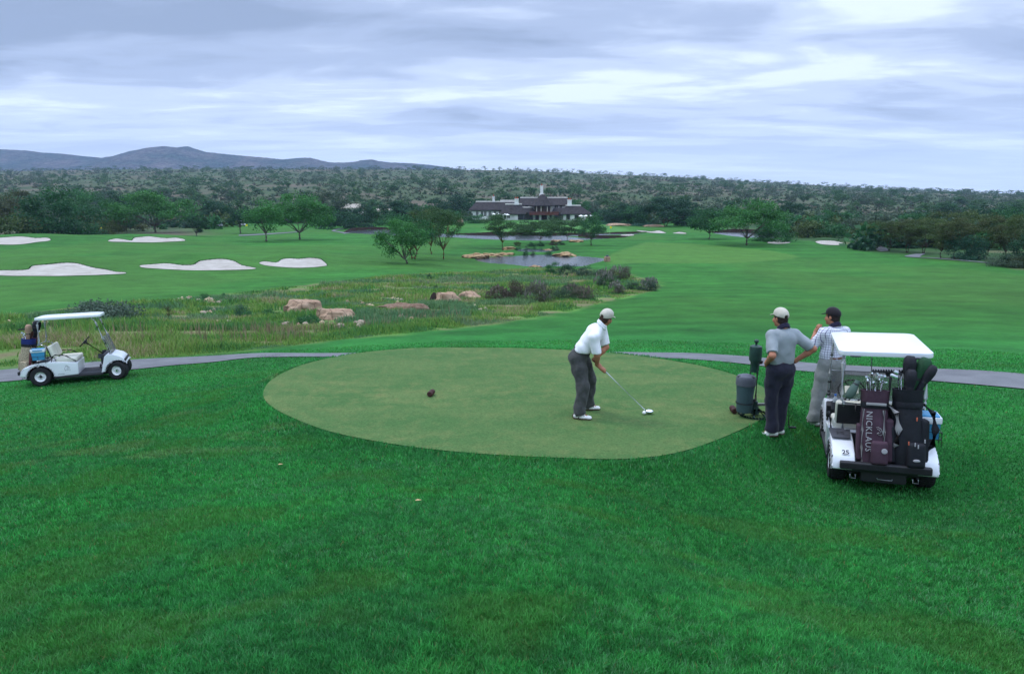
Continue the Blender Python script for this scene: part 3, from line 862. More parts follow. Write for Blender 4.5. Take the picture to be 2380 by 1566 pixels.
def turf():
    r = np.random.default_rng(11)
    n = 1150000
    d = np.exp(r.random(n) * math.log(23 / 2.3)) * 2.3
    a = np.radians((r.random(n) - .5) * 90)
    x, y = np.sin(a) * d, np.cos(a) * d
    keep = np.ones(n, bool)
    st = poly_sd(x, y, TEE); keep &= st > 0.02
    near = (y > 9) 
    sp = np.full(n, 9.0); sp[near] = poly_sd(x[near], y[near], PATH_POLY); keep &= sp > 0.02
    keep &= r.random(n) < np.clip(1.25 - d / 28, .25, 1)
    x, y, d, st = x[keep], y[keep], d[keep], st[keep]; n = len(x)
    hgt = (.015 + .025 * r.random(n)) * (1 + .5 * np.exp(-((st - .2) / .3) ** 2))
    wid = np.maximum(.0035, .0011 * d) * (.7 + .6 * r.random(n))
    col = zone_colour(x, y) * 1.85
    k = r.random(n)
    col *= (.60 + .85 * r.random(n))[:, None]
    tuft = fbm(x / .07, y / .055, 151, 2); col *= (.66 + .56 * sstep(.25, .75, tuft))[:, None]; hgt *= .75 + .45 * sstep(.3, .7, tuft)  # shade between tufts painted into blade colour; blades there are shorter too
    pk = sstep(.47, .66, fbm(x / .75 + 9, y / .6, 171, 3)) * sstep(.42, .60, fbm(x / .08, y / .06, 181, 2))
    pale = k < .05 + .30 * pk; col[pale] = col[pale] * .4 + np.array((.11, .25, .12)) * (.5 + .5 * r.random(pale.sum()))[:, None]
    dry = k > .985; col[dry] = np.array((.20, .19, .07))
    patch = sstep(.50, .72, fbm(x / .55, y / .45, 131, 3))[:, None]
    col = col * (1 - .30 * patch) + np.array((.034, .18, .06)) * .30 * patch
    yel = (sstep(.54, .72, fbm(x / .9 + 20, y / .6, 141, 3)) * .38)[:, None]
    col = col * (1 - yel) + np.array((.085, .20, .03)) * yel
    blades('lawn_grass', x, y, hgt, wid, 0.7, col, r, M_BLADE, 'short mown grass on the slope around the tee')
turf()

def wild_grass():
    r = np.random.default_rng(12)
    P = np.asarray(WILD); lo, hi = P.min(0), P.max(0)
    n = 420000
    # more where it is close
    d = np.exp(r.random(n) * math.log(85 / 18)) * 18; a = np.radians(-46 + r.random(n) * 62)
    x, y = np.sin(a) * d, np.cos(a) * d
    m = (x > lo[0]) & (x < hi[0]) & (y > lo[1]) & (y < hi[1]); x, y, d = x[m], y[m], d[m]
    s = poly_sd(x, y, WILD); m = s < -.1 * r.random(len(x)) ; x, y, d, s = x[m], y[m], d[m], s[m]
    soil = fbm(x / 2.2, y / 1.6, 73, 3); m = r.random(len(x)) > 1.1 * sstep(.56, .68, soil); x, y, d, s = x[m], y[m], d[m], s[m]
    n = len(x)
    tall = fbm(x / 2.5 + 4, y / 2.0, 151, 3)
    hgt = (.07 + .36 * sstep(.35, .75, tall) * r.random(n) + .10 * r.random(n)) * sstep(0, 1.5, -s) + .04
    wid = np.maximum(.012, .0011 * d) * (.7 + .6 * r.random(n))
    c = np.empty((n, 3)); k = fbm(x / 3.0, y / 2.4, 161, 3) + .04 + .30 * (r.random(n) - .5)
    cols = np.array([(.075, .215, .058), (.135, .285, .055), (.215, .320, .075), (.36, .31, .17)])
    c[:] = cols[np.clip(((k - .22) / .56 * 3.2).astype(int), 0, 3)]
    g = fbm(x / 4 + 30, y / 3, 171, 2) > .56; c[g] = c[g] * .4 + np.array((.11, .22, .13)) * .6
    c *= (.6 + .7 * r.random(n))[:, None]
    blades('wild_grass', x, y, hgt, wid, .5, c, r, M_BLADE, 'tall weedy grass in the rough strip beyond the cart path')
    # dry seeding stalks in loose bunches
    xs, ys = [], []
    for px_, py_ in [(462, 772), (520, 775), (560, 790), (575, 778), (600, 770), (625, 782), (640, 772), (660, 790), (668, 770), (690, 778), (705, 785), (400, 790), (345, 800), (480, 800), (745, 770), (780, 765), (850, 762), (900, 758), (1010, 742), (1060, 736), (300, 772), (160, 790), (120, 770), (960, 742)]:
        p = place(px_, py_ + 4); q = 30
        rr = np.abs(r.normal(0, .45, q)); aa = r.random(q) * 6.3
        xs.append(p.x + np.cos(aa) * rr * 1.2); ys.append(p.y + np.sin(aa) * rr)
    x = np.concatenate(xs); y = np.concatenate(ys); n = len(x)
    blades('dry_stalks', x, y, .32 + .45 * r.random(n), np.full(n, .022), .35, np.array((.26, .20, .125)) * (.6 + .6 * r.random(n))[:, None], r, M_BLADE, 'bunches of dry straw-coloured stalks in the rough strip')
wild_grass()

# ------------------------------------------------------------------ trees
BARK = {'grey': mat('bark_grey', (.16, .14, .125), .95, .1, var=.35, vscale=3, bump=.6, bscale=14),
        'brown': mat('bark_brown', (.10, .070, .052), .95, .1, var=.35, vscale=3, bump=.6, bscale=14),
        'ochre': mat('bark_ochre', (.20, .125, .060), .95, .1, var=.30, vscale=3, bump=.6, bscale=14)}
HUES = {'evergreen': ((.010, .050, .020), (.026, .100, .030)), 'ridge': ((.020, .070, .027), (.038, .106, .036)), 'ridgelight': ((.030, .088, .030), (.054, .124, .040)), 'bright': ((.024, .105, .026), (.050, .165, .036)), 'mid': ((.018, .080, .028), (.036, .125, .034)), 'dark': ((.010, .042, .022), (.020, .070, .028)),
        'olive': ((.034, .064, .018), (.062, .092, .024)), 'grey': ((.038, .068, .042), (.066, .100, .056)), 'rust': ((.042, .060, .022), (.068, .082, .026)),
        'blue': ((.020, .075, .045), (.036, .105, .058)), 'fine': ((.026, .068, .024), (.044, .098, .028))}
def envelope(kind, n, r):
    """clump centres in a unit crown: x,y in -1..1, z in 0..1"""
    outp = []
    while len(outp) < n:
        p = r.uniform(-1, 1, 3); p[2] = r.uniform(0, 1); q = math.hypot(p[0], p[1])
        if kind == 'spread': ok = q < .95 * math.sqrt(max(0, 1 - (max(0, p[2] - .35) / .62) ** 2)) and (p[2] > .12 + .30 * (1 - q))
        elif kind == 'round': ok = q < .9 * math.sqrt(max(0, 1 - ((p[2] - .5) / .52) ** 2))
        elif kind == 'dense': ok = q < .95 * math.sqrt(max(0, 1 - (max(0, p[2] - .3) / .70) ** 2))
        elif kind == 'thin': ok = q < .92 * math.sqrt(max(0, 1 - (max(0, p[2] - .55) / .45) ** 2)) * (.28 + 1.1 * p[2])
        elif kind == 'flat': ok = q < .95 and p[2] > .45 and p[2] < .9 - .25 * q
        elif kind == 'loose': ok = q < .92 * math.sqrt(max(0, 1 - ((p[2] - .5) / .52) ** 2))
        else: ok = q < .9 * math.sqrt(max(0, 1 - p[2] ** 2))
        if ok: outp.append(p)
    return np.array(outp)
SPEC = {  # crown base share of the height, clumps, clump radius share, leaves, leaf size share, fill
    'spread': (.22, 46, .215, 7600, .030), 'round': (.26, 30, .27, 5600, .036), 'dense': (.0, 46, .25, 7600, .034),
    'thin': (.24, 48, .22, 9500, .024), 'flat': (.45, 18, .24, 2600, .034), 'loose': (.16, 40, .21, 6500, .034), 'bush': (.0, 20, .33, 2600, .045)}
def crown_mesh(name, kind, w_, H, hue, seed, share=1.0, base=None):
    r = np.random.default_rng(seed)
    cb, nc, cr, nl, ls = SPEC[kind]
    if base is not None: cb = base
    hc = H * (1 - cb); E = envelope(kind, nc, r)
    rx = w_ / 2
    cl = np.stack([E[:, 0] * rx * (1 - cr * .7), E[:, 1] * rx * (1 - cr * .7), H * cb + E[:, 2] * hc * (1 - cr * .5)], -1)
    n = int(nl * share)
    wt = r.random(nc) + .5; ci = r.choice(nc, n, p=wt / wt.sum())
    cs = (cr * (.65 + .7 * r.random(nc)))
    v = r.normal(size=(n, 3)); v /= np.linalg.norm(v, axis=1)[:, None]
    rad = r.random(n) ** .45
    off = v * rad[:, None] * cs[ci][:, None] * np.array([rx, rx, max(hc, rx * .9) * .55])
    if kind in ('flat', 'thin'): off[:, 2] *= .6
    # droop and shagginess
    P = cl[ci] + off + r.normal(size=(n, 3)) * rx * .018
    P[:, 2] = np.maximum(P[:, 2], .02 * H * r.random(n))
    qz = np.quantile(P[:, 2], .985); P[:, 2] *= H / qz; cl[:, 2] *= H / qz
    qx = np.quantile(np.abs(P[:, 0]), .97); P[:, :2] *= rx / qx; cl[:, :2] *= rx / qx
    s = ls * w_ * (.55 + .9 * r.random(n)) / math.sqrt(share)
    nrm = v * .6 + r.normal(size=(n, 3)) * .7 + np.array([0, 0, .35]); nrm /= np.linalg.norm(nrm, axis=1)[:, None]
    t1 = np.cross(nrm, r.normal(size=(n, 3))); t1 /= np.linalg.norm(t1, axis=1)[:, None] + 1e-9
    t2 = np.cross(nrm, t1)
    q = s[:, None]
    V = np.stack([P - t1 * q * .5, P + t2 * q * .32, P + t1 * q * .5, P - t2 * q * .32], 1)
    lo, hi = np.array(HUES[hue][0]), np.array(HUES[hue][1])
    k = np.clip(.5 * r.random(nc)[ci] + .6 * r.random(n) - .1, 0, 1)[:, None]
    c = (lo * (1 - k) + hi * k) * (.95 + .6 * r.random(nc)[ci][:, None])
    C = np.repeat(c[:, None, :], 4, 1).reshape(-1, 3)
    return np_mesh(name, V.reshape(-1, 3), [np.arange(n * 4).reshape(n, 4)], [M_LEAF], colors=C), cl
def trunk_mb(kind, w_, H, cl, seed, lean=0.0, stems=1, thick=1.0):
    r = np.random.default_rng(seed + 1000)
    cb = SPEC[kind][0]; mb = MB()
    hb = max(.12, cb * .85) * H
    r0 = .028 * H * thick * (1.0 if kind in ('spread', 'loose', 'round') else .62)
    top = Vector((lean * hb, 0, hb))
    for s in range(stems):
        ofs = Vector((r0 * 2.2 * (s - (stems - 1) / 2), 0, 0)); tp = top + ofs * 3.0
        pts = [ofs + Vector((0, 0, -.25)), ofs + Vector((0, 0, .03 * H)), ofs * 1.3 + Vector((lean * hb * .4 + r.normal() * .02 * H, r.normal() * .02 * H, hb * .55)), tp]
        mb.tube(pts, [r0 * 1.5, r0 * 1.15, r0 * .9, r0 * .75], 8)
        idx = np.argsort(cl[:, 2])[:: max(1, len(cl) // 12)][:12]
        for i in idx[s::stems]:
            e = Vector(cl[i]); m_ = tp.lerp(e, .5) + Vector((r.normal() * .03 * H, r.normal() * .03 * H, .02 * H))
            mb.tube([tp - Vector((0, 0, r0)), m_, e], [r0 * .55, r0 * .3, r0 * .10], 5)
    return mb
def tree(name, kind, loc, w_, H, hue, seed, label, cat='tree', group=None, bark='grey', lean=0.0, stems=1, share=1.0, thick=1.0, rz=0.0, base=None):
    e = empty(name, loc, rz, label, cat, group)
    me, cl = crown_mesh('crown', kind, w_, H, hue, seed, share, base)
    c = part('crown', me, e)
    if lean: c.location = (lean * H * .3, 0, 0); cl = cl + np.array([lean * H * .3, 0, 0])
    trunk_mb(kind, w_, H, cl, seed, lean, stems, thick).build('trunk', BARK[bark], e, 60)
    return e
def tspec(px_, base_py, top_py, wpx, t=None):
    if t is None:
        p = place(px_, base_py); tt = p.y * CP - (p.z - CAMZ) * SP
    else:
        q = at_depth(px_, 500, t); p = Vector((q.x, q.y, gz(q.x, q.y))); tt = t
    q = at_depth(px_, top_py, tt)
    return p, wpx / F * tt, max(1.0, q.z - p.z)

TREES = [  # px, base, top, width, depth, kind, hue, bark, lean, stems, label
    (362, 541, 449, 150, None, 'spread', 'bright', 'grey', 0, 1, 'big spreading tree with a thick trunk above the notched bunker'),
    (130, 0, 447, 165, 158, 'dense', 'evergreen', 'brown', 0, 1, 'dense dark evergreen with foliage down to the turf, above the tongue-shaped bunker'),
    (216, 0, 446, 105, 188, 'round', 'mid', 'brown', 0, 1, 'rounded green tree rising just behind the dense dark evergreen'),
    (22, 0, 503, 115, 150, 'bush', 'olive', 'brown', 0, 1, 'low olive bush in front of the dense evergreen, at the frame edge'),
    (18, 0, 446, 120, 225, 'round', 'rust', 'brown', 0, 1, 'brownish open tree behind the low olive bush at the frame edge'),
    (268, 0, 452, 62, 225, 'round', 'dark', 'brown', 0, 1, 'dark round tree between the rounded tree and the big spreading tree'),
    (290, 0, 488, 62, 200, 'bush', 'rust', 'brown', 0, 1, 'grey-brown scrubby bush beneath the dark round tree'),
    (235, 0, 506, 56, 178, 'bush', 'olive', 'brown', 0, 1, 'olive bush right behind the nearest yellow flag'),
    (303, 537, 498, 38, None, 'loose', 'mid', 'grey', 0, 1, 'spindly young tree tucked against the big spreading tree'),
    (457, 549, 496, 44, None, 'loose', 'dark', 'grey', 0, 1, 'small dark leaning sapling beyond the big spreading tree'),
    (559, 543, 469, 62, None, 'round', 'dark', 'grey', 0, 1, 'dark round-headed tree with a slim trunk beside the parked far carts'),
    (505, 0, 470, 72, 235, 'round', 'dark', 'brown', 0, 1, 'dark bushy tree behind the parked far carts'),
    (455, 0, 476, 66, 240, 'round', 'grey', 'brown', 0, 1, 'grey-green tree behind the small leaning sapling'),
    (619, 562, 466, 82, None, 'round', 'bright', 'grey', 0, 1, 'bright green tree with a straight grey trunk above the smallest of the near bunkers'),
    (697, 557, 455, 132, None, 'spread', 'bright', 'grey', 0, 1, 'broad bright green tree casting a soft shadow, alone on the fairway'),
    (716, 0, 446, 58, 255, 'flat', 'dark', 'brown', 0, 1, 'sparse flat-topped tree behind the broad bright green tree'),
    (776, 0, 446, 76, 250, 'round', 'grey', 'brown', 0, 1, 'tall grey-green dome-shaped tree beside the flat-topped one'),
    (745, 0, 482, 58, 240, 'bush', 'dark', 'brown', 0, 1, 'dark bush at the foot of the flat-topped tree'),
    (800, 0, 484, 58, 245, 'round', 'dark', 'brown', 0, 1, 'dark tree at the foot of the grey-green dome-shaped tree'),
    (848, 0, 476, 46, 250, 'round', 'dark', 'brown', 0, 1, 'narrow dark tree in the belt directly over the lake end'),
    (876, 0, 482, 44, 258, 'round', 'mid', 'brown', 0, 1, 'mid-green tree next to the narrow dark tree over the lake end'),
    (905, 0, 492, 56, 240, 'bush', 'mid', 'brown', 0, 1, 'green bush in the belt over the lake, before the large dark tree'),
    (932, 0, 470, 78, 258, 'round', 'dark', 'brown', 0, 1, 'large dark tree in the belt above the leaning-trunk tree'),
    (985, 0, 478, 56, 255, 'round', 'mid', 'brown', 0, 1, 'mid-green tree in the belt between the large dark tree and the clubhouse'),
    (1012, 0, 466, 56, 270, 'round', 'dark', 'brown', 0, 1, 'dark tree showing over the group of four fairway trees'),
    (1042, 0, 490, 46, 250, 'bush', 'mid', 'brown', 0, 1, 'green bush just beside the end of the clubhouse'),
    (1080, 0, 453, 90, 345, 'dense', 'dark', 'brown', 0, 1, 'very dark rounded tree standing against the end of the clubhouse'),
    (1108, 0, 500, 40, 262, 'bush', 'mid', 'brown', 0, 1, 'shrub in front of the low end of the clubhouse roof'),
    (832, 0, 500, 66, 225, 'bush', 'dark', 'brown', 0, 1, 'low dark bush on the bank over the lake end'),
    (772, 0, 500, 64, 220, 'bush', 'dark', 'brown', 0, 1, 'low dark bush at the edge of the broad tree, near the lake path'),
    (946, 613, 512, 108, None, 'loose', 'bright', 'grey', -.35, 1, 'loose-crowned tree with a leaning pale trunk, nearest of its group'),
    (961, 602, 502, 84, None, 'round', 'mid', 'ochre', 0, 2, 'tree with an orange trunk forking in two, beside the leaning one'),
    (1003, 591, 488, 80, None, 'thin', 'olive', 'ochre', 0, 1, 'olive tree behind its group with a straight ochre trunk'),
    (1031, 603, 484, 94, None, 'thin', 'fine', 'ochre', 0, 1, 'feathery acacia with a thin pale trunk, closest to the pond'),
    (1168, 579, 499, 84, None, 'thin', 'fine', 'ochre', 0, 1, 'feathery acacia hanging over the rocks on the pond bank'),
    (1256, 566, 514, 92, None, 'thin', 'fine', 'brown', 0, 1, 'wispy low acacia among the pond reeds in front of the clubhouse'),
    (1318, 560, 507, 92, None, 'thin', 'fine', 'brown', 0, 1, 'wispy acacia between the reeds and the small round tree'),
    (1222, 553, 528, 46, None, 'thin', 'fine', 'brown', 0, 1, 'small wispy acacia at the lake edge below the clubhouse'),
    (1374, 570, 502, 58, None, 'round', 'mid', 'grey', 0, 1, 'small round tree with a straight stem on the open fairway past the acacias'),
    (1345, 0, 466, 52, 330, 'round', 'mid', 'brown', 0, 1, 'green tree rising behind the wing of the clubhouse'),
    (1396, 0, 487, 36, 322, 'bush', 'dark', 'brown', 0, 1, 'dark low bush past the terrace umbrellas of the clubhouse'),
    (1442, 0, 476, 78, 255, 'dense', 'dark', 'brown', 0, 1, 'dark dense tree at the edge of the grove beyond the island green'),
    (1480, 0, 482, 64, 250, 'dense', 'mid', 'brown', 0, 1, 'mid-green dense tree in the grove beyond the island green'),
    (1548, 0, 462, 116, 240, 'spread', 'dark', 'brown', 0, 2, 'huge dark many-stemmed tree dominating the grove beyond the green'),
    (1602, 0, 474, 64, 246, 'dense', 'dark', 'brown', 0, 1, 'dark tree at the flank of the huge many-stemmed tree'),
    (1648, 556, 486, 90, None, 'round', 'mid', 'grey', 0, 1, 'round tree by the far pond, beside the wide two-branched one'),
    (1735, 570, 471, 150, None, 'spread', 'bright', 'grey', 0, 1, 'wide tree with a trunk forking low, in front of the far pond'),
    (1800, 560, 497, 80, None, 'dense', 'mid', 'brown', 0, 1, 'leafy tree growing to the ground between the wide tree and the oval bunkers'),
    (1842, 0, 473, 62, 255, 'round', 'dark', 'brown', 0, 1, 'dark tree behind the leafy tree, over the oval bunkers'),
    (1872, 0, 514, 92, 165, 'bush', 'olive', 'brown', 0, 1, 'olive bush behind the smaller oval bunker'),
    (1935, 0, 491, 68, 195, 'round', 'mid', 'brown', 0, 1, 'round green tree standing out above the bushes over the larger oval bunker'),
    (1930, 0, 514, 72, 165, 'bush', 'mid', 'brown', 0, 1, 'green bush right behind the larger oval bunker'),
    (1988, 0, 508, 74, 172, 'bush', 'grey', 'brown', 0, 1, 'grey-green bush just past the larger oval bunker'),
    (2018, 0, 517, 64, 150, 'dense', 'olive', 'brown', 0, 1, 'olive thicket tree where the path enters the bush'),
    (2066, 583, 516, 78, None, 'thin', 'olive', 'brown', 0, 2, 'first olive tree of the thicket after the short bit of path'),
    (2108, 588, 511, 78, None, 'thin', 'rust', 'brown', 0, 2, 'reddish-olive tree above the bend of the path'),
    (2146, 590, 508, 84, None, 'thin', 'olive', 'brown', 0, 2, 'olive tree standing on the bend of the path'),
    (2186, 600, 514, 84, None, 'thin', 'olive', 'brown', 0, 1, 'olive tree with a slim bare trunk beside the dense blue-green bush'),
    (2218, 602, 508, 90, None, 'thin', 'rust', 'brown', 0, 1, 'rusty olive tree right behind the dense blue-green bush'),
    (2246, 603, 545, 74, None, 'dense', 'blue', 'brown', 0, 1, 'dense blue-green bush by the path at the foot of the thicket'),
    (2290, 600, 508, 96, None, 'thin', 'olive', 'brown', 0, 2, 'olive tree arching between the blue-green bush and the dark one'),
    (2334, 604, 504, 92, None, 'thin', 'rust', 'brown', 0, 1, 'tawny olive tree near the end of the thicket'),
    (2384, 612, 500, 96, None, 'thin', 'olive', 'brown', 0, 1, 'tall olive tree cut by the frame edge'),
    (2386, 622, 540, 84, None, 'dense', 'dark', 'brown', 0, 1, 'very dark dense bush at the frame edge by the end of the path'),
    (2042, 0, 500, 76, 190, 'round', 'grey', 'brown', 0, 1, 'pale grey-green tree behind the thicket entrance'),
    (2092, 0, 499, 78, 175, 'bush', 'dark', 'brown', 0, 1, 'dark bush showing over the first olive tree of the thicket'),
    (2150, 0, 496, 84, 165, 'round', 'mid', 'brown', 0, 1, 'green tree showing over the bend of the path'),
    (2206, 0, 494, 92, 158, 'round', 'olive', 'brown', 0, 1, 'olive tree topping the thicket over the blue-green bush'),
    (2262, 0, 492, 88, 155, 'round', 'olive', 'brown', 0, 1, 'wide olive tree at the back of the thicket'),
    (2302, 0, 481, 88, 185, 'dense', 'dark', 'brown', 0, 1, 'dark domed tree rising behind the olive thicket'),
    (2362, 0, 486, 84, 160, 'round', 'mid', 'brown', 0, 1, 'green tree at the back of the thicket by the frame edge'),
]
for i, (px_, by, ty, wp, t, kind, hue, bark, lean, stems, lab) in enumerate(TREES):
    p, w_, H = tspec(px_, by, ty, wp, t)
    nm = {'bush': 'bush', 'thin': 'acacia_tree'}.get(kind, 'tree')
    if kind == 'bush':
        e = empty(nm, p, 0, lab, 'bush', 'trees and bushes around the fairways')
        me, cl = crown_mesh('foliage', kind, w_ * 1.1, H, hue, 300 + i)
        part('foliage', me, e)
        trunk_mb('bush', w_, H, cl, 300 + i, 0, 3, .5).build('stem', BARK[bark], e, 60)
    else:
        wide = wp > 100
        tree(nm, kind, p, w_ * 1.05, H, hue, 300 + i, lab, 'tree', 'trees and bushes around the fairways', bark, lean, stems, share=1.3 if wide else .85)

# ------------------------------------------------------------------ the ridge: countable trees, then the mass of scrub
def ridge():
    r = np.random.default_rng(21)
    kinds = [('round', 'ridge', 'dark round-headed'), ('spread', 'ridgelight', 'green broad-headed'), ('flat', 'ridge', 'dark flat-topped'), ('dense', 'grey', 'grey-green bushy')]
    protos = []
    for k, (kd, hue, lb) in enumerate(kinds):
        for q in range(2):
            me, cl = crown_mesh('ridge_tree', kd, 1.0, 1.0, hue, 900 + 10 * k + q, .17)
            mb = trunk_mb(kd, 1.0, 1.0, cl[:6], 900 + k)
            tv = np.array(mb.v); nv = len(me.vertices)
            co = np.empty(nv * 3, np.float32); me.vertices.foreach_get('co', co); co = co.reshape(-1, 3)
            ca = np.empty(nv * 4, np.float32); me.color_attributes['col'].data.foreach_get('color', ca)
            V = np.concatenate([co, tv]); fq = [f for f in mb.f if len(f) == 4]
            me2 = np_mesh('ridge_tree', V, [np.arange(nv).reshape(-1, 4), np.array(fq) + nv], [M_LEAF, BARK['brown']],
                          mat_idx=[0] * (nv // 4) + [1] * len(fq), colors=np.concatenate([ca.reshape(-1, 4)[:, :3], np.full((len(tv), 3), .08)]))
            protos.append((me2, lb, V, nv))
    # candidates: nearer ones are countable
    N = 1500
    py_ = r.uniform(0, 1, N) ** 1.5; yy = 352 + py_ * 1080
    uu = r.uniform(-.86, .86, N); xx = uu * yy
    dens = fbm(xx / 70.0, yy / 70.0, 201, 3); k = r.random(N) < sstep(.30, .62, dens) * 1.0 + .15
    xx, yy, uu = xx[k], yy[k], uu[k]
    o_ = np.argsort(yy); xx, yy, uu = xx[o_], yy[o_], uu[o_]
    zones = [(-.62, 'over the dense evergreen'), (-.42, 'over the big spreading tree'), (-.22, 'over the broad fairway tree'), (-.05, 'over the lake-side belt'), (.14, 'behind the clubhouse'), (.32, 'over the dark grove'), (.52, 'over the oval bunkers'), (9, 'over the olive thicket')]
    for i in range(min(290, len(xx))):
        me2, lb, V, nv = protos[r.integers(len(protos))]
        H = r.uniform(4.0, 7.5); W = H * r.uniform(1.0, 1.55)
        o = bpy.data.objects.new('ridge_tree', me2); COL.objects.link(o)
        o.location = (xx[i], yy[i], gz(xx[i], yy[i])); o.scale = (W, W, H); o.rotation_euler = (0, 0, r.uniform(0, 6.28))
        zn = [z for lim, z in zones if uu[i] < lim][0]
        band = 'at the foot of' if yy[i] < 400 else ('low on' if yy[i] < 470 else 'part-way up')
        size = 'small ' if H < 5.2 else ('tall ' if H > 6.5 else '')
        tag(o, f'{size}{lb} tree {band} the scrubby ridge, {zn}', 'tree', 'scattered trees on the ridge')
    # farther trees and all the scrub: one mass nobody could count
    VV, FF, CC = [], [], []; base = 0
    for i in range(290, len(xx)):
        me2, lb, V, nv = protos[r.integers(len(protos))]
        H = r.uniform(4.0, 8.5); W = H * r.uniform(1.0, 1.6); a = r.uniform(0, 6.28)
        ca = np.empty(len(V) * 4, np.float32); me2.color_attributes['col'].data.foreach_get('color', ca)
        c_, s_ = math.cos(a), math.sin(a)
        P = np.stack([(V[:nv, 0] * c_ - V[:nv, 1] * s_) * W + xx[i], (V[:nv, 0] * s_ + V[:nv, 1] * c_) * W + yy[i], V[:nv, 2] * H + gz(xx[i], yy[i])], -1)
        sl = (np.arange(nv) // 4) % 2 == 0
        VV.append(P[sl]); CC.append(ca.reshape(-1, 4)[:nv, :3][sl])
    # scrub bushes
    n = 14000
    yy = 338 + r.random(n) ** 1.35 * 1110; xx = r.uniform(-.86, .86, n) * yy
    dn = fbm(xx / 45.0, yy / 60.0, 211, 3); k = r.random(n) < .35 + .9 * sstep(.35, .62, dn); xx, yy = xx[k], yy[k]; n = len(xx)
    zz = np.array([gz(a, b) for a, b in zip(xx, yy)])
    sz = r.uniform(1.2, 4.2, n); q = 13
    P = np.repeat(np.stack([xx, yy, zz], -1), q, 0); s_ = np.repeat(sz, q)
    v = r.normal(size=(n * q, 3)); v /= np.linalg.norm(v, axis=1)[:, None]; v[:, 2] = np.abs(v[:, 2])
    P = P + v * (s_ * r.random(n * q) ** .5 * .6)[:, None]
    ls = s_ * .42 * (.6 + .6 * r.random(n * q))
    t1 = np.cross(v + .5 * r.normal(size=v.shape), r.normal(size=v.shape)); t1 /= np.linalg.norm(t1, axis=1)[:, None]
    t2 = np.cross(v, t1); t2 /= np.linalg.norm(t2, axis=1)[:, None] + 1e-9
    V = np.stack([P - t1 * ls[:, None] * .6, P + t2 * ls[:, None] * .42, P + t1 * ls[:, None] * .6, P - t2 * ls[:, None] * .42], 1).reshape(-1, 3)
    kk = np.repeat(r.random(n), q)[:, None]; g = (.7 + .6 * r.random(n * q))[:, None]
    pal = np.array([(.036, .080, .034), (.052, .092, .042), (.062, .088, .044), (.080, .080, .052)])
    c = pal[np.repeat(r.choice(4, n, p=[.34, .33, .2, .13]), q)] * g
    VV.append(V); CC.append(np.repeat(c[:, None, :], 4, 1).reshape(-1, 3))
    V = np.concatenate(VV); C = np.concatenate(CC)
    o = part('ridge_scrub', np_mesh('ridge_scrub', V, [np.arange(len(V)).reshape(-1, 4)], [M_LEAF], colors=C))
    o['kind'] = 'stuff'; o['label'] = 'scrub and far trees covering the long ridge'
    # skyline trees stand a little proud
    VV, CC = [], []
    for i in range(520):
        me2, lb, V, nv = protos[r.integers(len(protos))]
        y_ = r.uniform(1380, 1475); x_ = r.uniform(-.86, .86) * y_
        H = r.uniform(2.5, 4.5) if r.random() < .85 else r.uniform(5, 8.5); W = H * r.uniform(1.1, 1.9)
        ca = np.empty(len(V) * 4, np.float32); me2.color_attributes['col'].data.foreach_get('color', ca)
        sl = (np.arange(nv) // 4) % 3 == 0
        VV.append((V[:nv] * np.array([W, W, H]) + np.array([x_, y_, gz(x_, y_)]))[sl]); CC.append(ca.reshape(-1, 4)[:nv, :3][sl])
    V = np.concatenate(VV); C = np.concatenate(CC)
    o = part('skyline_trees', np_mesh('skyline_trees', V, [np.arange(len(V)).reshape(-1, 4)], [M_LEAF], colors=C))
    o['kind'] = 'stuff'; o['label'] = 'far line of bush along the crest of the ridge'
    # undergrowth closing the belts
    VV, CC = [], []
    r2 = np.random.default_rng(5)
    spans = [(-60, 560, 215, 260, 60), (560, 1085, 262, 292, 70), (1385, 1700, 258, 300, 40), (1800, 2420, 170, 300, 120), (2030, 2440, 122, 152, 75)]
    for x0, x1, t0, t1_, cnt in spans:
        for _ in range(cnt):
            q_ = at_depth(r2.uniform(x0, x1), 500, r2.uniform(t0, t1_)); S = r2.uniform(2.0, 4.6)
            me_, _c = crown_mesh('u', 'bush', S * 2.0, S, ['dark', 'grey', 'olive', 'mid'][r2.integers(4)], int(r2.integers(1e6)), .10)
            nv = len(me_.vertices); co = np.empty(nv * 3, np.float32); me_.vertices.foreach_get('co', co)
            ca = np.empty(nv * 4, np.float32); me_.color_attributes['col'].data.foreach_get('color', ca)
            VV.append(co.reshape(-1, 3) + np.array([q_.x, q_.y, gz(q_.x, q_.y)])); CC.append(ca.reshape(-1, 4)[:, :3]); bpy.data.meshes.remove(me_)
    V = np.concatenate(VV); C = np.concatenate(CC)
    o = part('undergrowth', np_mesh('undergrowth', V, [np.arange(len(V)).reshape(-1, 4)], [M_LEAF], colors=C))
    o['kind'] = 'stuff'; o['label'] = 'mixed undergrowth between the trees at the valley edge'
ridge()

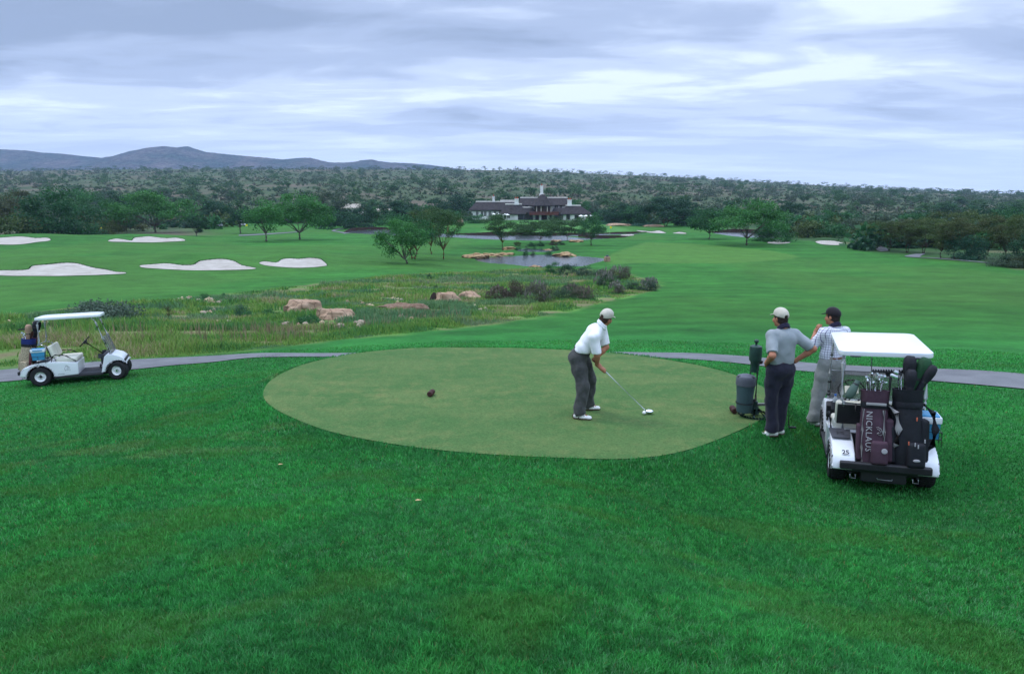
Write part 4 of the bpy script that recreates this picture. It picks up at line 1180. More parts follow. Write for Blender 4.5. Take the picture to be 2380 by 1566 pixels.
# ------------------------------------------------------------------ bushes of the rough strip, reeds of the pond
def zA(x, y): return (871.6 + x / 3.413, 523 + y / 3.413)
def shrub(px_, py_, wpx, hpx, hue, lab, seed, plume=None, name='bush', group='shaggy bushes at the end of the rough strip', cat='bush'):
    p = place(px_, py_); tt = p.y * CP - (p.z - CAMZ) * SP
    w_, H = wpx / F * tt, hpx / F * tt
    e = empty(name, p, random.uniform(0, 6), lab, cat, group)
    me, cl = crown_mesh('foliage', 'bush', w_ * 1.08, H * 1.02, hue, seed, 1.5)
    part('foliage', me, e)
    trunk_mb('bush', w_, H, cl, seed, 0, 3, .4).build('stem', BARK['brown'], e, 60)
    if plume:
        r = np.random.default_rng(seed); n = int(60 * w_)
        a = r.random(n) * 6.28; q = np.sqrt(r.random(n)) * w_ * .5
        x, y = np.cos(a) * q, np.sin(a) * q; z = H * np.sqrt(np.maximum(.03, 1 - (q / (w_ * .52)) ** 2)) * (.75 + .3 * r.random(n))
        V = []; hh = H * .22 * (.6 + .8 * r.random(n))
        wd = .05 + .04 * r.random(n); an = r.random(n) * 6.28; ax, ay = np.cos(an) * wd, np.sin(an) * wd
        V = np.stack([np.stack([x, y, z], -1), np.stack([x + ax, y + ay, z + hh * .5], -1), np.stack([x + ax * .3, y, z + hh], -1), np.stack([x - ax, y - ay, z + hh * .5], -1)], 1)
        c = np.array(plume) * (.6 + .7 * r.random(n))[:, None]
        part('plumes', np_mesh('plumes', V.reshape(-1, 3), [np.arange(n * 4).reshape(-1, 4)], [M_BLADE], colors=np.repeat(c[:, None], 4, 1).reshape(-1, 3)), e)
    return e
HUES.update({'maroon': ((.050, .045, .032), (.085, .065, .045)), 'mauve': ((.050, .058, .036), (.092, .092, .060)), 'heath': ((.030, .068, .036), (.058, .095, .052)), 'silver': ((.042, .078, .050), (.085, .12, .085))})
W_, G_ = (.21, .205, .17), (.17, .145, .11)
for (x, y, w_, h_, hue, plm, lab) in [
    (975, 600, 190, 110, 'maroon', G_, 'dark maroon bush next to the pair of rounded boulders'),
    (1120, 600, 190, 150, 'maroon', None, 'tall dark bush between the maroon bush and the mauve one'),
    (1290, 622, 210, 160, 'mauve', W_, 'broad mauve-grey bush with whitish tips, at the front of the clump'),
    (1440, 600, 150, 110, 'heath', None, 'low green bush beside the broad mauve-grey one'),
    (1550, 590, 170, 120, 'heath', G_, 'grey-green bush with a few tan tips, middle of the front row'),
    (1660, 598, 150, 105, 'mauve', G_, 'reddish tinted bush near the end of the front row'),
    (1405, 385, 135, 85, 'mid', None, 'fresh green rounded bush nearest the pond'),
    (1535, 398, 150, 85, 'dark', None, 'dark rounded bush right after the fresh green one'),
    (1680, 412, 180, 80, 'heath', None, 'low wide dark-green bush in the back row'),
    (1815, 505, 170, 140, 'heath', W_, 'large pale-flecked bush joining the two rows'),
    (1930, 438, 170, 105, 'mauve', W_, 'brown-topped rounded bush farthest up the fairway side'),
    (1912, 548, 130, 95, 'mauve', W_, 'whitish feathery bush under the brown-topped one'),
    (2060, 520, 140, 60, 'heath', None, 'sprawling low green bush leading to the silvery one'),
    (2180, 520, 160, 95, 'silver', W_, 'silvery dome-shaped bush standing last on the fairway'),
]:
    a, b = zA(x, y); shrub(a, b, w_ / 3.413, h_ / 3.413, hue, lab, int(x * 7 + y), plm)
for k, (x, y, w_, h_, lab) in enumerate([
    (1192, 240, 50, 48, 'dark round reed clump standing in the pond water'), (1248, 240, 44, 34, 'smaller reed clump in the water beside the dark round one'),
    (1137, 206, 48, 30, 'reed clump in the little upper pool'), (1210, 210, 60, 40, 'grey reed clump between the two pools'), (1262, 212, 56, 36, 'green reed clump behind the smaller one in the water'),
    (1310, 170, 60, 34, 'dark reed tussock on the rocks above the upper pool'), (1245, 172, 60, 34, 'dark tussock beyond the upper pool'), (1410, 160, 60, 34, 'tan reed tussock near the wispy acacia'),
    (1470, 158, 60, 30, 'pale green tussock on the sandy rocks'), (1370, 240, 60, 30, 'reeds at the water edge beside the flat pink slab'), (1408, 198, 40, 28, 'small dark tussock over the flat pink slab'),
    (1440, 205, 60, 40, 'tangled grey reeds where the stream leaves the rocks'), (1310, 212, 50, 30, 'low reeds in the middle of the channel'), (1380, 120, 70, 60, 'dark tussock where the stream meets the lake'), (1128, 165, 60, 30, 'olive tussock under the feathery acacia')]):
    a, b = zA(x, y); shrub(a, b, w_ / 3.413, h_ / 3.413, ['dark', 'grey', 'dark', 'grey', 'mid', 'dark', 'dark', 'maroon', 'grey', 'mid', 'dark', 'grey', 'mid', 'dark', 'olive'][k], lab, 4000 + k, None, 'reed_clump', 'reeds around the pools', 'reeds')
for k, (px_, py_, w_, h_, hue, lab) in enumerate([(566, 740, 34, 34, 'blue', 'dark blue-green leafy weed among the stones of the rough strip'), (478, 699, 22, 16, 'mid', 'small leafy bush by the heap of rubble'),
    (250, 745, 130, 42, 'silver', 'wide silvery-green low shrub behind the parked cart'), (520, 693, 12, 12, 'mid', 'tiny bush on the upper edge of the rough strip'), (392, 738, 26, 26, 'rust', 'reddish weed by the loose rubble'),
    (998, 650, 12, 14, 'dark', 'lone dark weed on the upper edge of the rough strip'), (1012, 672, 10, 10, 'dark', 'small dark weed above the rounded boulders'), (620, 738, 40, 18, 'mid', 'green weed patch next to the layered boulder'),
    (720, 752, 60, 16, 'mid', 'green weeds growing below the layered boulder'), (2335, 620, 70, 30, 'grey', 'grass tussock at the end of the distant path'), (2370, 622, 50, 24, 'rust', 'tawny tussock at the frame edge by the distant path')]):
    shrub(px_, py_, w_, h_, hue, lab, 5000 + k, None, 'weed_bush', 'weeds in the rough')

# ------------------------------------------------------------------ rocks
def rock_mat(name, a, b_, dark, scale=1.0):
    m = bpy.data.materials.new(name); m.use_nodes = True
    t = NT(m.node_tree); b = t.n['Principled BSDF']
    ob = t.add('ShaderNodeTexCoord').outputs['Object']
    c = t.mix(t.maprange(t.noise(ob, 2.2 * scale, 5, .65), .35, .65, 0, 1), a, b_)
    vo = t.add('ShaderNodeTexVoronoi', ins={'Vector': ob, 'Scale': 1.3 * scale}); vo.feature = 'DISTANCE_TO_EDGE'
    cr = t.maprange(vo.outputs['Distance'], 0.0, .05, .75, 0)
    c = t.mix(cr, c, dark)
    f = t.maprange(t.noise(ob, 30.0, 3, .7), .25, .75, .75, 1.25)
    c = t.vmath('MULTIPLY', c, t.add('ShaderNodeCombineXYZ', ins={0: f, 1: f, 2: f}).outputs[0])
    t.put(b, 'Base Color', c); t.put(b, 'Roughness', .95); t.put(b, 'Specular IOR Level', .15)
    t.put(b, 'Normal', t.add('ShaderNodeBump', ins={'Strength': .6, 'Distance': .06, 'Height': t.noise(ob, 6.0 * scale, 6, .7)}).outputs[0])
    return m
M_ROCK = rock_mat('boulder_stone', (.30, .19, .120), (.42, .295, .205), (.10, .065, .045))
M_ROCK2 = rock_mat('bank_rock', (.30, .185, .09), (.38, .27, .15), (.09, .06, .045), .6)
M_STONE = rock_mat('loose_stone', (.34, .26, .19), (.46, .38, .30), (.2, .15, .12), 3)
M_STONEY = rock_mat('loose_stone_yellow', (.42, .33, .18), (.50, .42, .27), (.2, .15, .12), 3)
def rock_mesh(name, dims, seed, mats, sub=4, rough=.34, layers=0.0):
    bm = bmesh.new(); bmesh.ops.create_icosphere(bm, subdivisions=sub, radius=.5)
    for v in bm.verts:
        p = v.co.normalized()
        q = 1 + rough * 2 * (fbm(np.array([p.x * 1.6 + seed]), np.array([p.y * 1.6 + p.z * 1.3]), seed, 3)[0] - .5)
        z = p.z * q
        if layers: z = z - layers * .5 * math.sin(z * 14 + p.x * 2.0) * .12
        # boxier than a ball
        k = max(abs(p.x), abs(p.y), abs(p.z)) ** .16
        v.co = Vector((p.x * q / k * dims[0] * .5, p.y * q / k * dims[1] * .5, max(-.35, z / k + .07 * (fbm(np.array([p.x * 4 + seed]), np.array([p.y * 4]), seed + 3, 2)[0] - .5)) * dims[2] * 1.05))
    me = bpy.data.meshes.new(name); bm.to_mesh(me); bm.free(); me.materials.append(mats); smooth_mesh(me, 50)
    return me
def rock(px_, py_, wpx, hpx, dep, seed, mats, lab, name='boulder', group=None, sub=4, rough=.34, rz=None, layers=0.0):
    p = place(px_, py_); tt = p.y * CP - (p.z - CAMZ) * SP
    w_, H = wpx / F * tt, hpx / F * tt
    o = part(name, rock_mesh(name, (w_, w_ * dep, H * 1.15), seed, mats, sub, rough, layers))
    o.location = (p.x, p.y + w_ * dep * .25, p.z - H * .02); o.rotation_euler = (0, 0, random.uniform(-.25, .25) if rz is None else rz)
    return tag(o, lab, 'boulder' if name == 'boulder' else 'stone', group)
BG = 'boulders in the rough strip'
rock(708, 731, 94, 29, .7, 3, M_ROCK, 'largest boulder, layered pinkish stone with cracks across its top', group=BG, sub=5, layers=1.0)
rock(778, 742, 92, 19, .7, 4, M_ROCK, 'long low pinkish boulder lying against the largest one', group=BG, sub=5)
rock(1038, 704, 62, 22, .7, 5, M_ROCK, 'rounded pale boulder with the rusty plate at its end', group=BG)
rock(1093, 697, 58, 17, .7, 6, M_ROCK, 'rounded boulder close to the dark maroon bush', group=BG)
rock(930, 722, 120, 13, .45, 8, rock_mat('red_earth', (.15, .085, .055), (.26, .18, .125), (.08, .05, .035), 3), 'low spoil ridge of reddish earth and gravel between the boulders', name='spoil_heap', group=None, rough=.35)
bg2 = 'rock ledges round the pond'
for k, (x, y, w_, h_, dep, lab) in enumerate([(800, 262, 190, 34, .35, 'broad orange rock ledge at the grassy end of the pond'), (930, 246, 150, 22, .35, 'flat orange ledge behind the broad one'), (1035, 240, 150, 26, .3, 'orange ledge running along the back of the pond'),
    (1062, 196, 110, 26, .4, 'pinkish ledge under the feathery acacia'), (1520, 248, 190, 28, .35, 'large flat pinkish slab on the fairway side of the pond'), (1385, 206, 110, 14, .35, 'thin ledge between the upper pool and the pond'),
    (1150, 318, 190, 16, .25, 'low ledge on the near bank of the pond'), (1270, 334, 110, 14, .3, 'small ledge near the fresh green bush'), (1600, 136, 110, 18, .4, 'orange rocks where the stream leaves the lake'), (1500, 118, 120, 16, .3, 'pale rocks at the lake outlet'), (1440, 132, 80, 16, .4, 'small orange rock among the reeds at the outlet')]):
    a, b = zA(x, y); rock(a, b, w_ / 3.413, h_ / 3.413 * .72, dep * 2.2, 40 + k, M_ROCK2, lab, 'rock_ledge', bg2, 5, .55)
# loose stones
stone_me = [rock_mesh('stone', (1, .8, .7), 60 + k, [M_STONE, M_STONEY, M_ROCK][k % 3], 2, .3) for k in range(6)]
def zB(x, y): return (290.5 + x / 3.7235, 610 + y / 3.7235)
SG = 'loose stones in the rough strip'
def stones(lst, lab, n, spread, s0, s1):
    for (x, y) in lst:
        for _ in range(n):
            p = place(x + random.gauss(0, spread), y + random.gauss(0, spread * .28))
            o = bpy.data.objects.new('stone', random.choice(stone_me)); COL.objects.link(o)
            s = random.uniform(s0, s1); o.scale = (s, s * random.uniform(.7, 1.1), s * random.uniform(.6, .9)); o.location = (p.x, p.y, p.z + s * .08)
            o.rotation_euler = (random.uniform(-.3, .3), random.uniform(-.3, .3), random.uniform(0, 6.28))
            tag(o, lab, 'stone', SG)
stones([zB(740, 340), zB(800, 355), zB(690, 360)], 'mixed stone in the rubble heap below the small leafy bush', 9, 9, .18, .40)
stones([zB(470, 335), zB(570, 320), zB(420, 350)], 'flat stone in the line of rubble leading to the heap', 5, 8, .16, .36)
stones([zB(660, 445), zB(740, 440)], 'yellowish stone near the dark blue-green weed', 4, 7, .18, .40)
stones([zB(1060, 480), zB(960, 530), zB(790, 518), zB(700, 518)], 'tan stone in the row in front of the dark blue-green weed', 3, 8, .14, .32)
stones([zB(1480, 455), zB(1380, 468), zB(1600, 480)], 'stone at the foot of the largest boulder', 4, 8, .14, .34)
stones([zB(1450, 545), zB(1560, 545), zB(1750, 545), zB(1830, 560)], 'pinkish stone among the dry stalks', 3, 9, .14, .36)
stones([zB(2010, 535), zB(2040, 560)], 'whitish stone below the long low boulder', 2, 4, .30, .5)
stones([zB(1990, 370), zB(2130, 385), zB(2320, 340), zB(1850, 395)], 'grey stone on top of the spoil ridge', 6, 9, .15, .38)
stones([zA(180, 605), zA(60, 600)], 'stone at the end of the spoil ridge by the rusty plate', 6, 8, .15, .36)
stones([zA(240, 745), zA(260, 770), zA(420, 735), zA(650, 715), zA(820, 655), zA(860, 685)], 'yellow-brown stone on the slope below the rounded boulders', 3, 5, .14, .4)
stones([zA(1350, 402), zA(1530, 415), zA(1640, 420)], 'pale stone between the two rows of shaggy bushes', 4, 9, .14, .3)
stones([(20, 757), (60, 760), (100, 755)], 'stone in the rough strip beyond the parked cart', 4, 12, .16, .34)
# rusty plate by the boulder
p = place(1012, 702)
mb = MB(); mb.prism([(-.42, 0), (.46, 0), (.40, .12), (.02, .62), (-.12, .66), (-.30, .42)], -.05, .05, .015)
o = mb.build('culvert_plate', mat('rust_iron', (.035, .022, .018), .8, .3, var=.4, vscale=8)); o.location = p; o.rotation_euler = (R(-12), 0, R(10))
tag(o, 'dark rusty iron plate leaning at the end of the rounded pale boulder', 'plate')
# ================================================================== CLUBHOUSE AND FAR THINGS
M_THATCH = mat('thatch', (.044, .039, .039), .95, .1, var=.45, vscale=1.2, bump=.8, bscale=5)
M_WHITE = mat('white_render', (.74, .73, .70), .8, .2, var=.06, vscale=1)
M_RIDGE = mat('ridge_cement', (.66, .63, .57), .8, .2, var=.1, vscale=1)
M_POT = mat('clay_pot', (.42, .09, .05), .8, .2)
M_RAIL = mat('red_brown_rail', (.13, .042, .032), .7, .3, var=.3, vscale=2)
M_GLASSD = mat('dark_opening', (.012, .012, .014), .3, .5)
M_WOOD = mat('dark_timber', (.060, .036, .028), .85, .2, var=.3, vscale=3)
def hip(mb, x0, x1, y0, y1, ze, zr, rx0, rx1, t=.35):
    """thatched hip roof with a thick eave"""
    ym = (y0 + y1) / 2
    top = [(x0, y0, ze), (x1, y0, ze), (x1, y1, ze), (x0, y1, ze), (rx0, ym, zr), (rx1, ym, zr)]
    bot = [(x + (.25 if x == x0 else -.25), y + (.25 if y == y0 else -.25), ze - t) for x, y, z in top[:4]]
    f = [(0, 1, 5, 4), (2, 3, 4, 5), (1, 2, 5), (3, 0, 4), (0, 6, 7, 1), (1, 7, 8, 2), (2, 8, 9, 3), (3, 9, 6, 0), (9, 8, 7, 6)]
    mb.add(top + bot, f)
def clubhouse():
    t = 300.0
    o = at_depth(1260, 512, t); e = empty('clubhouse', (o.x, o.y, gz(o.x, o.y) - .1), 0, 'long white clubhouse with dark thatched roofs and tall chimneys across the lake', 'clubhouse')
    k = .02538
    X = lambda zx: (zx - 1380) * k
    Z = lambda zy: (700 - zy) * k
    def roof(x0, x1, y0, y1, ze, zr, r0, r1, cap=True):
        mb = MB(); hip(mb, x0, x1, y0, y1, ze, zr, r0, r1); ro = mb.build('roof', M_THATCH, e, 20)
        if cap:
            m2 = MB(); m2.box(((r0 + r1) / 2, (y0 + y1) / 2, zr + .06), (r1 - r0 + .6, .6, .52), .12); m2.build('ridge_cap', M_RIDGE, ro)
    def wall(x0, x1, y0, y1, z0, z1):
        mb = MB(); mb.box(((x0 + x1) / 2, (y0 + y1) / 2, (z0 + z1) / 2), (x1 - x0, y1 - y0, z1 - z0)); return mb.build('wall', M_WHITE, e, 20)
    def opening(x, y, z0, z1, w_, nm='window', frame=True):
        mb = MB(); mb.box((x, y, (z0 + z1) / 2), (w_, .12, z1 - z0)); wd = mb.build(nm, M_GLASSD, e, 20)
        if frame:
            m2 = MB()
            for a, b, c, d in ((x - w_ / 2, .12, (z0 + z1) / 2, z1 - z0), (x + w_ / 2, .12, (z0 + z1) / 2, z1 - z0), (x, .1, (z0 + z1) / 2, z1 - z0)): m2.box((a, y - .07, c), (b, .06, d))
            m2.build('frame', M_WHITE, wd, 20)
    def chimney(x, y, z0, z1, w_, pot=True, taper=.0):
        mb = MB(); mb.box((x, y, (z0 + z1) / 2), (w_, w_ * .8, z1 - z0), .06); mb.box((x, y, z1 + .06), (w_ * 1.18, w_ * 1.0, .3), .05); mb.box((x, y, z0 + .35), (w_ * 1.15 + taper, w_ + taper, .9), .1)
        c = mb.build('chimney', M_WHITE, e, 30)
        if pot:
            m2 = MB()
            for s in ((-.25, .25) if w_ > 1.5 else (0,)): m2.lathe([(.24, z1 + .2), (.20, z1 + .6), (.26, z1 + .95), (.18, z1 + .98)], (x + s * w_, y, 0), 8)
            m2.build('chimney_pot', M_POT, c)
    # main upper block
    roof(X(960), X(1905), 6, 18, Z(448), Z(322), X(1015), X(1840))
    wall(X(985), X(1885), 7, 17, 0, Z(450))
    opening(X(1640), 6.94, Z(497), Z(460), 1.6); opening(X(1720), 6.94, Z(497), Z(460), 1.2); opening(X(1120), 6.94, Z(497), Z(462), 1.4)
    # low linking roofs either side of the tower
    roof(X(1030), X(1260), 1.5, 7.2, Z(575), Z(488), X(1040), X(1230), True)
    roof(X(1560), X(1790), 1.5, 7.2, Z(575), Z(492), X(1590), X(1760), False)
    # long wing, its nearer hip, and the far ridge behind it
    roof(X(95), X(960), 3, 14, Z(530), Z(390), X(228), X(905))
    wall(X(150), X(930), 4, 13, 0, Z(520))
    for zx in (250, 335, 392, 470, 560, 650, 740): opening(X(zx), 3.94, Z(640), Z(555), 1.1)
    roof(X(640), X(960), 14, 24, Z(470), Z(374), X(655), X(900))
    roof(X(640), X(1110), -4, 6, Z(590), Z(430), X(752), X(1018))
    wall(X(690), X(1060), -2.6, 5, 0, Z(578))
    for zx in (740, 800): opening(X(zx), -2.66, Z(660), Z(600), 1.2)
    opening(X(1010), -2.66, Z(690), Z(600), 2.4, 'veranda_opening', False)
    # buttress-like gable piers
    for zx, y in ((925, -3.2), (1895, -3.2)):
        mb = MB(); mb.prism([(-.9, 0), (.9, 0), (.75, 2.6), (.3, 3.4), (-.35, 3.0)], 0, .5, .05); b = mb.build('pier', M_WHITE, e, 30); b.location = (X(zx), y, 0)
    # other wing
    roof(X(1690), X(2235), -4, 6, Z(590), Z(453), X(1795), X(2035))
    wall(X(1740), X(2120), -2.6, 5, 0, Z(570))
    opening(X(1820), -2.66, Z(690), Z(590), 1.6, 'veranda_opening', False); opening(X(1975), -2.66, Z(680), Z(610), 2.2, 'veranda_opening', False)
    # central octagonal tower with balcony
    ro = []
    mb = MB(); cx_, cy_ = X(1390), 3.0
    mb.lathe([(5.55, Z(450) - .35), (5.7, Z(450)), (3.3, Z(362)), (.9, Z(268)), (.0, Z(256))], (cx_, cy_, 0), 8)
    mb.build('tower_roof', M_THATCH, e, 20)
    mb = MB(); mb.lathe([(3.6, 0), (3.6, Z(452))], (cx_, cy_ + .6, 0), 8); mb.build('tower_wall', mat('brown_timber_wall', (.10, .075, .06), .8, .2), e, 20)  # dark brown timber colour for the wall behind the balcony posts
    for zx in (1283, 1358, 1466, 1530):
        mb = MB(); x = X(zx); yy = cy_ - math.sqrt(max(.1, 4.6 ** 2 - (x - cx_) ** 2)) * .95
        mb.box((x, yy, (Z(555) + Z(452)) / 2), (.30, .30, Z(452) - Z(555)), .03); mb.build('balcony_post', mat('cream_post', (.62, .62, .52), .7), e)
    for zx in (1240, 1343, 1483, 1568):
        x = X(zx); yy = cy_ - math.sqrt(max(.1, 5.3 ** 2 - (x - cx_) ** 2)) * .9
        mb = MB(); mb.box((x, yy, Z(600) / 2), (1.0, .9, Z(600)), .06); mb.build('pillar', M_WHITE, e)
    mb = MB(); mb.box((X(1405), -1.0, Z(600)), (X(1655) - X(1155), 7.0, .35)); mb.build('balcony_floor', M_RAIL, e)
    mb = MB(); x0, x1, z0, z1 = X(1155), X(1655), Z(592), Z(553)
    for z in (z0, (z0 + z1) / 2, z1): mb.box(((x0 + x1) / 2, -4.45, z), (x1 - x0, .10, .12))
    n = 34
    for i in range(n + 1): mb.box((x0 + (x1 - x0) * i / n, -4.45, (z0 + z1) / 2), (.10, .08, z1 - z0))
    mb.box(((x0 + x1) / 2, -4.40, (z0 + z1) / 2), (x1 - x0, .03, (z1 - z0) * .7))
    mb.build('balcony_rail', M_RAIL, e, 20)
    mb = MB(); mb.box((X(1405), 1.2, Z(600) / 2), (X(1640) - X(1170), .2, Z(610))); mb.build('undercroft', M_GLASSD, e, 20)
    # chimneys
    chimney(X(532), 8.5, Z(392), Z(305), .95); chimney(X(938), 1.0, Z(438), Z(345), 1.75); chimney(X(1853), 1.0, Z(458), Z(362), 1.75)
    chimney(X(1380), 7.5, Z(285), Z(120), 1.25, True, .55)
    # terrace wall pieces
    mb = MB(); mb.box((X(360), -1.5, .9), (3.0, .3, 1.6), .05); mb.build('terrace_wall', M_WHITE, e)
    # parasols on the terrace
    M_CAN = mat('parasol_canvas', (.78, .78, .74), .8, .2)
    for zx, zy, lab in [(552, 600, 'first white parasol on the terrace, nearest the end of the thatched wing'), (638, 602, 'second white parasol from the end of the thatched wing'), (738, 606, 'third white parasol from the end of the thatched wing'), (778, 609, 'last small white parasol of the row under the long thatched roof'),
                        (2025, 620, 'white parasol next to the pier of the shorter wing'), (2112, 622, 'white parasol half hidden behind the small round tree'), (2180, 621, 'white parasol just outside the shorter wing'), (2250, 618, 'outermost white parasol beyond the shorter wing')]:
        z = Z(zy - 18); q = empty('parasol', (o.x + X(zx), o.y - 6.5, gz(o.x + X(zx), o.y - 6.5)), 0, lab, 'parasol', 'parasols on the clubhouse terrace')
        mb = MB(); mb.lathe([(1.12, z - .62), (1.14, z - .55), (.55, z - .22), (.05, z), (0, z + .02)], (0, 0, 0), 8); mb.build('canopy', M_CAN, q, 20)
        mb = MB(); mb.tube([(0, 0, 0), (0, 0, z - .1)], .035, 6); mb.build('pole', M_WOOD, q)
clubhouse()

def cottage(px_, py_, t, w_, lab):
    q = at_depth(px_, py_, t); e = empty('cottage', (q.x, q.y, gz(q.x, q.y)), random.uniform(-.3, .3), lab, 'house', 'houses among the trees by the clubhouse')
    h = max(2.4, q.z - gz(q.x, q.y))
    mb = MB(); mb.box((0, 0, h * .36), (w_, 5, h * .72)); mb.build('wall', M_WHITE, e)
    mb = MB(); hip(mb, -w_ / 2 - .5, w_ / 2 + .5, -3, 3, h * .7, h, -w_ / 2 + 1, w_ / 2 - 1, .2); mb.build('roof', mat('tan_roof', (.38, .34, .28), .9), e, 20)
cottage(820, 474, 330, 9, 'pale roofed house showing through the belt beside the grey-green dome tree')
cottage(890, 485, 320, 9, 'pale house showing over the belt above the lake end')
cottage(936, 494, 300, 7, 'small white house among the trees nearest the clubhouse')

# retaining walls of the lake
def bank_wall(pts, lev, hgt, lab):
    W = [on_level(a, b, lev) for a, b in pts]; P = catmull([w_[:2] for w_ in W], 5, False)
    mb = MB(); n = len(P)
    for i in range(n - 1):
        a, b = Vector(P[i]), Vector(P[i + 1]); d = (b - a); L = d.length; nrm = Vector((-d.y, d.x)).normalized() * .12
        h1 = hgt * min(1, .35 + 2.2 * min(i, n - 1 - i) / n); h2 = hgt * min(1, .35 + 2.2 * min(i + 1, n - 2 - i if i < n - 1 else 0) / n) if False else h1
        q = [a - nrm, b - nrm, b + nrm, a + nrm]
        mb.add([(v.x, v.y, lev - .6) for v in q] + [(v.x, v.y, lev + h1) for v in q], [(0, 1, 5, 4), (1, 2, 6, 5), (2, 3, 7, 6), (3, 0, 4, 7), (4, 5, 6, 7), (3, 2, 1, 0)])
    o = mb.build('retaining_wall', M_WOOD, None, 20); tag(o, lab, 'wall', 'timber bank walls of the lake')
bank_wall([(800, 541), (815, 537), (845, 534.8), (890, 533.8), (935, 536)], LAKE_Z, .85, 'dark timber bank wall curving round the far end of the lake')
bank_wall([(1060, 545.3), (1120, 546), (1180, 545.8), (1280, 546.8), (1390, 543.8)], LAKE_Z, .8, 'dark timber bank wall below the clubhouse lawn')
bank_wall([(1390, 543.8), (1430, 543.0), (1475, 542.2), (1540, 541)], LAKE_Z, .45, 'dark timber bank wall behind the island green with the yellow flag')
bank_wall([(1365, 549.5), (1345, 551.2), (1400, 553.2), (1438, 553.5), (1468, 551)], LAKE_Z, .7, 'dark timber bank wall holding up the front of the island green')
bank_wall([(1655, 541), (1700, 539.4), (1780, 542.2), (1806, 546.5)], LAKE2_Z, .9, 'dark timber bank wall of the far pond behind the wide tree')

# flags
M_YEL = mat('yellow_cloth', (.85, .72, .02), .7, .2); M_STICK = mat('white_stick', (.7, .7, .66), .5)
for px_, py_, h, lab in [(234, 537, 1.15, 'small yellow flag on the crest in front of the olive bush'), (442.5, 527.5, 1.0, 'yellow flag on the far turf beside the dark leaning sapling'), (571, 528, 1.0, 'yellow flag next to the dark round-headed tree'), (1417, 545, 2.3, 'yellow flag flying on the island green')]:
    p = place(px_, py_); tt = p.y
    e = empty('flag', p, 0, lab, 'flag', 'yellow flags on the course')
    mb = MB(); mb.tube([(0, 0, -.1), (0, 0, h)], .02, 6); mb.build('pole', M_STICK, e)
    s = 5.2 / F * tt * .9
    mb = MB(); mb.loft([[(0, -.012, h), (0, -.012, h - s), (0, .012, h - s), (0, .012, h)], [(s * .5, .05, h - .02), (s * .5, .05, h - s * .9), (s * .5, .08, h - s * .9), (s * .5, .08, h - .02)], [(s, -.02, h - .04), (s, -.02, h - s * .92), (s, .01, h - s * .92), (s, .01, h - .04)]]); mb.build('cloth', M_YEL, e, 60)
# little stone pillar at the corner of the pond
p = place(1411, 608); e = empty('pump_box', p, .2, 'small pinkish stone pillar with a dark domed cap at the corner of the pond', 'pillar')
mb = MB(); mb.box((0, 0, .34), (.78, .7, .78), .09); mb.build('base', M_ROCK, e)
mb = MB(); mb.ball((0, 0, .80), (.22, .22, .16), 10); mb.box((.02, 0, .72), (.5, .4, .10), .03); mb.build('cap', mat('dark_cap', (.03, .04, .06), .5), e)
p = place(667, 0 + 610); mb = MB()
# far carts by the dark round-headed tree
def far_cart(px_, py_, roofc, lab, s=1.0, rz=0.0, t=232):
    q = at_depth(px_, py_, t); e = empty('golf_cart', (q.x, q.y, gz(q.x, q.y)), rz, lab, 'golf cart', 'golf carts parked far off')
    w_ = M_CARTW
    mb = MB(); mb.prism([(-1.1, .25), (-1.05, .75), (-.2, .8), (-.15, .95), (.1, .62), (.55, .5), (.75, .95), (1.15, .75), (1.2, .3)], -.55, .55, .06); mb.build('body', w_, e)
    mb = MB(); mb.box((0, 0, 1.78), (1.75, 1.15, .09), .04); mb.build('roof', roofc, e)
    for x in (-.75, .75):
        for y in (-.52, .52):
            mb = MB(); mb.tube([(x, y, .55), (x * .95, y, 1.76)], .03, 6); mb.build('post', w_, e)
            m2 = MB(); m2.lathe([(.0, -.09), (.2, -.09), (.23, 0), (.2, .09), (0, .09)], (0, 0, 0), 12, Matrix.Translation((x * 1.1, y, .23)) @ Matrix.Rotation(R(90), 4, 'X')); m2.build('wheel', M_TYRE, e)
M_CARTW = mat('cart_white', (.72, .74, .77), .35, .5, var=.04, vscale=2, coat=.3)
M_TYRE = mat('tyre_rubber', (.022, .022, .024), .9, .2, var=.2, vscale=12)
far_cart(508, 517, M_CARTW, 'white-roofed golf cart parked far off by the dark round-headed tree')
far_cart(488, 516, mat('green_canvas', (.05, .22, .08), .7), 'green-roofed golf cart parked far off next to the white-roofed one', t=236)
far_cart(473, 516, M_CARTW, 'pale golf cart parked far off behind the small leaning sapling', t=238)
far_cart(562, 519, M_CARTW, 'pale golf cart half hidden behind the trunk of the dark round-headed tree', t=240)
# planting on the bank beyond the green
for k, (px_, py_, w_, h_, lab) in enumerate([(1405, 521, 50, 7, 'low blue-green planting at the clubhouse end of the rocky bank'), (1448, 522, 52, 7, 'low blue-green planting in the middle of the rocky bank'), (1495, 525, 50, 6, 'low blue-green planting at the grove end of the rocky bank')]):
    shrub(px_, py_, w_, h_, 'blue', lab, 6000 + k, None, 'planting', 'plantings on the rocky bank', 'plants')
rock(1064, 518, 26, 9, .6, 77, M_ROCK, 'pinkish boulder on the bank near the end of the clubhouse')
rock(1440, 525, 60, 5, .5, 78, M_ROCK, 'reddish rocks under the blue-green planting on the bank', 'rock_ledge')
rock(1520, 527, 50, 4, .5, 79, M_ROCK, 'low reddish rock at the grove end of the bank', 'rock_ledge')
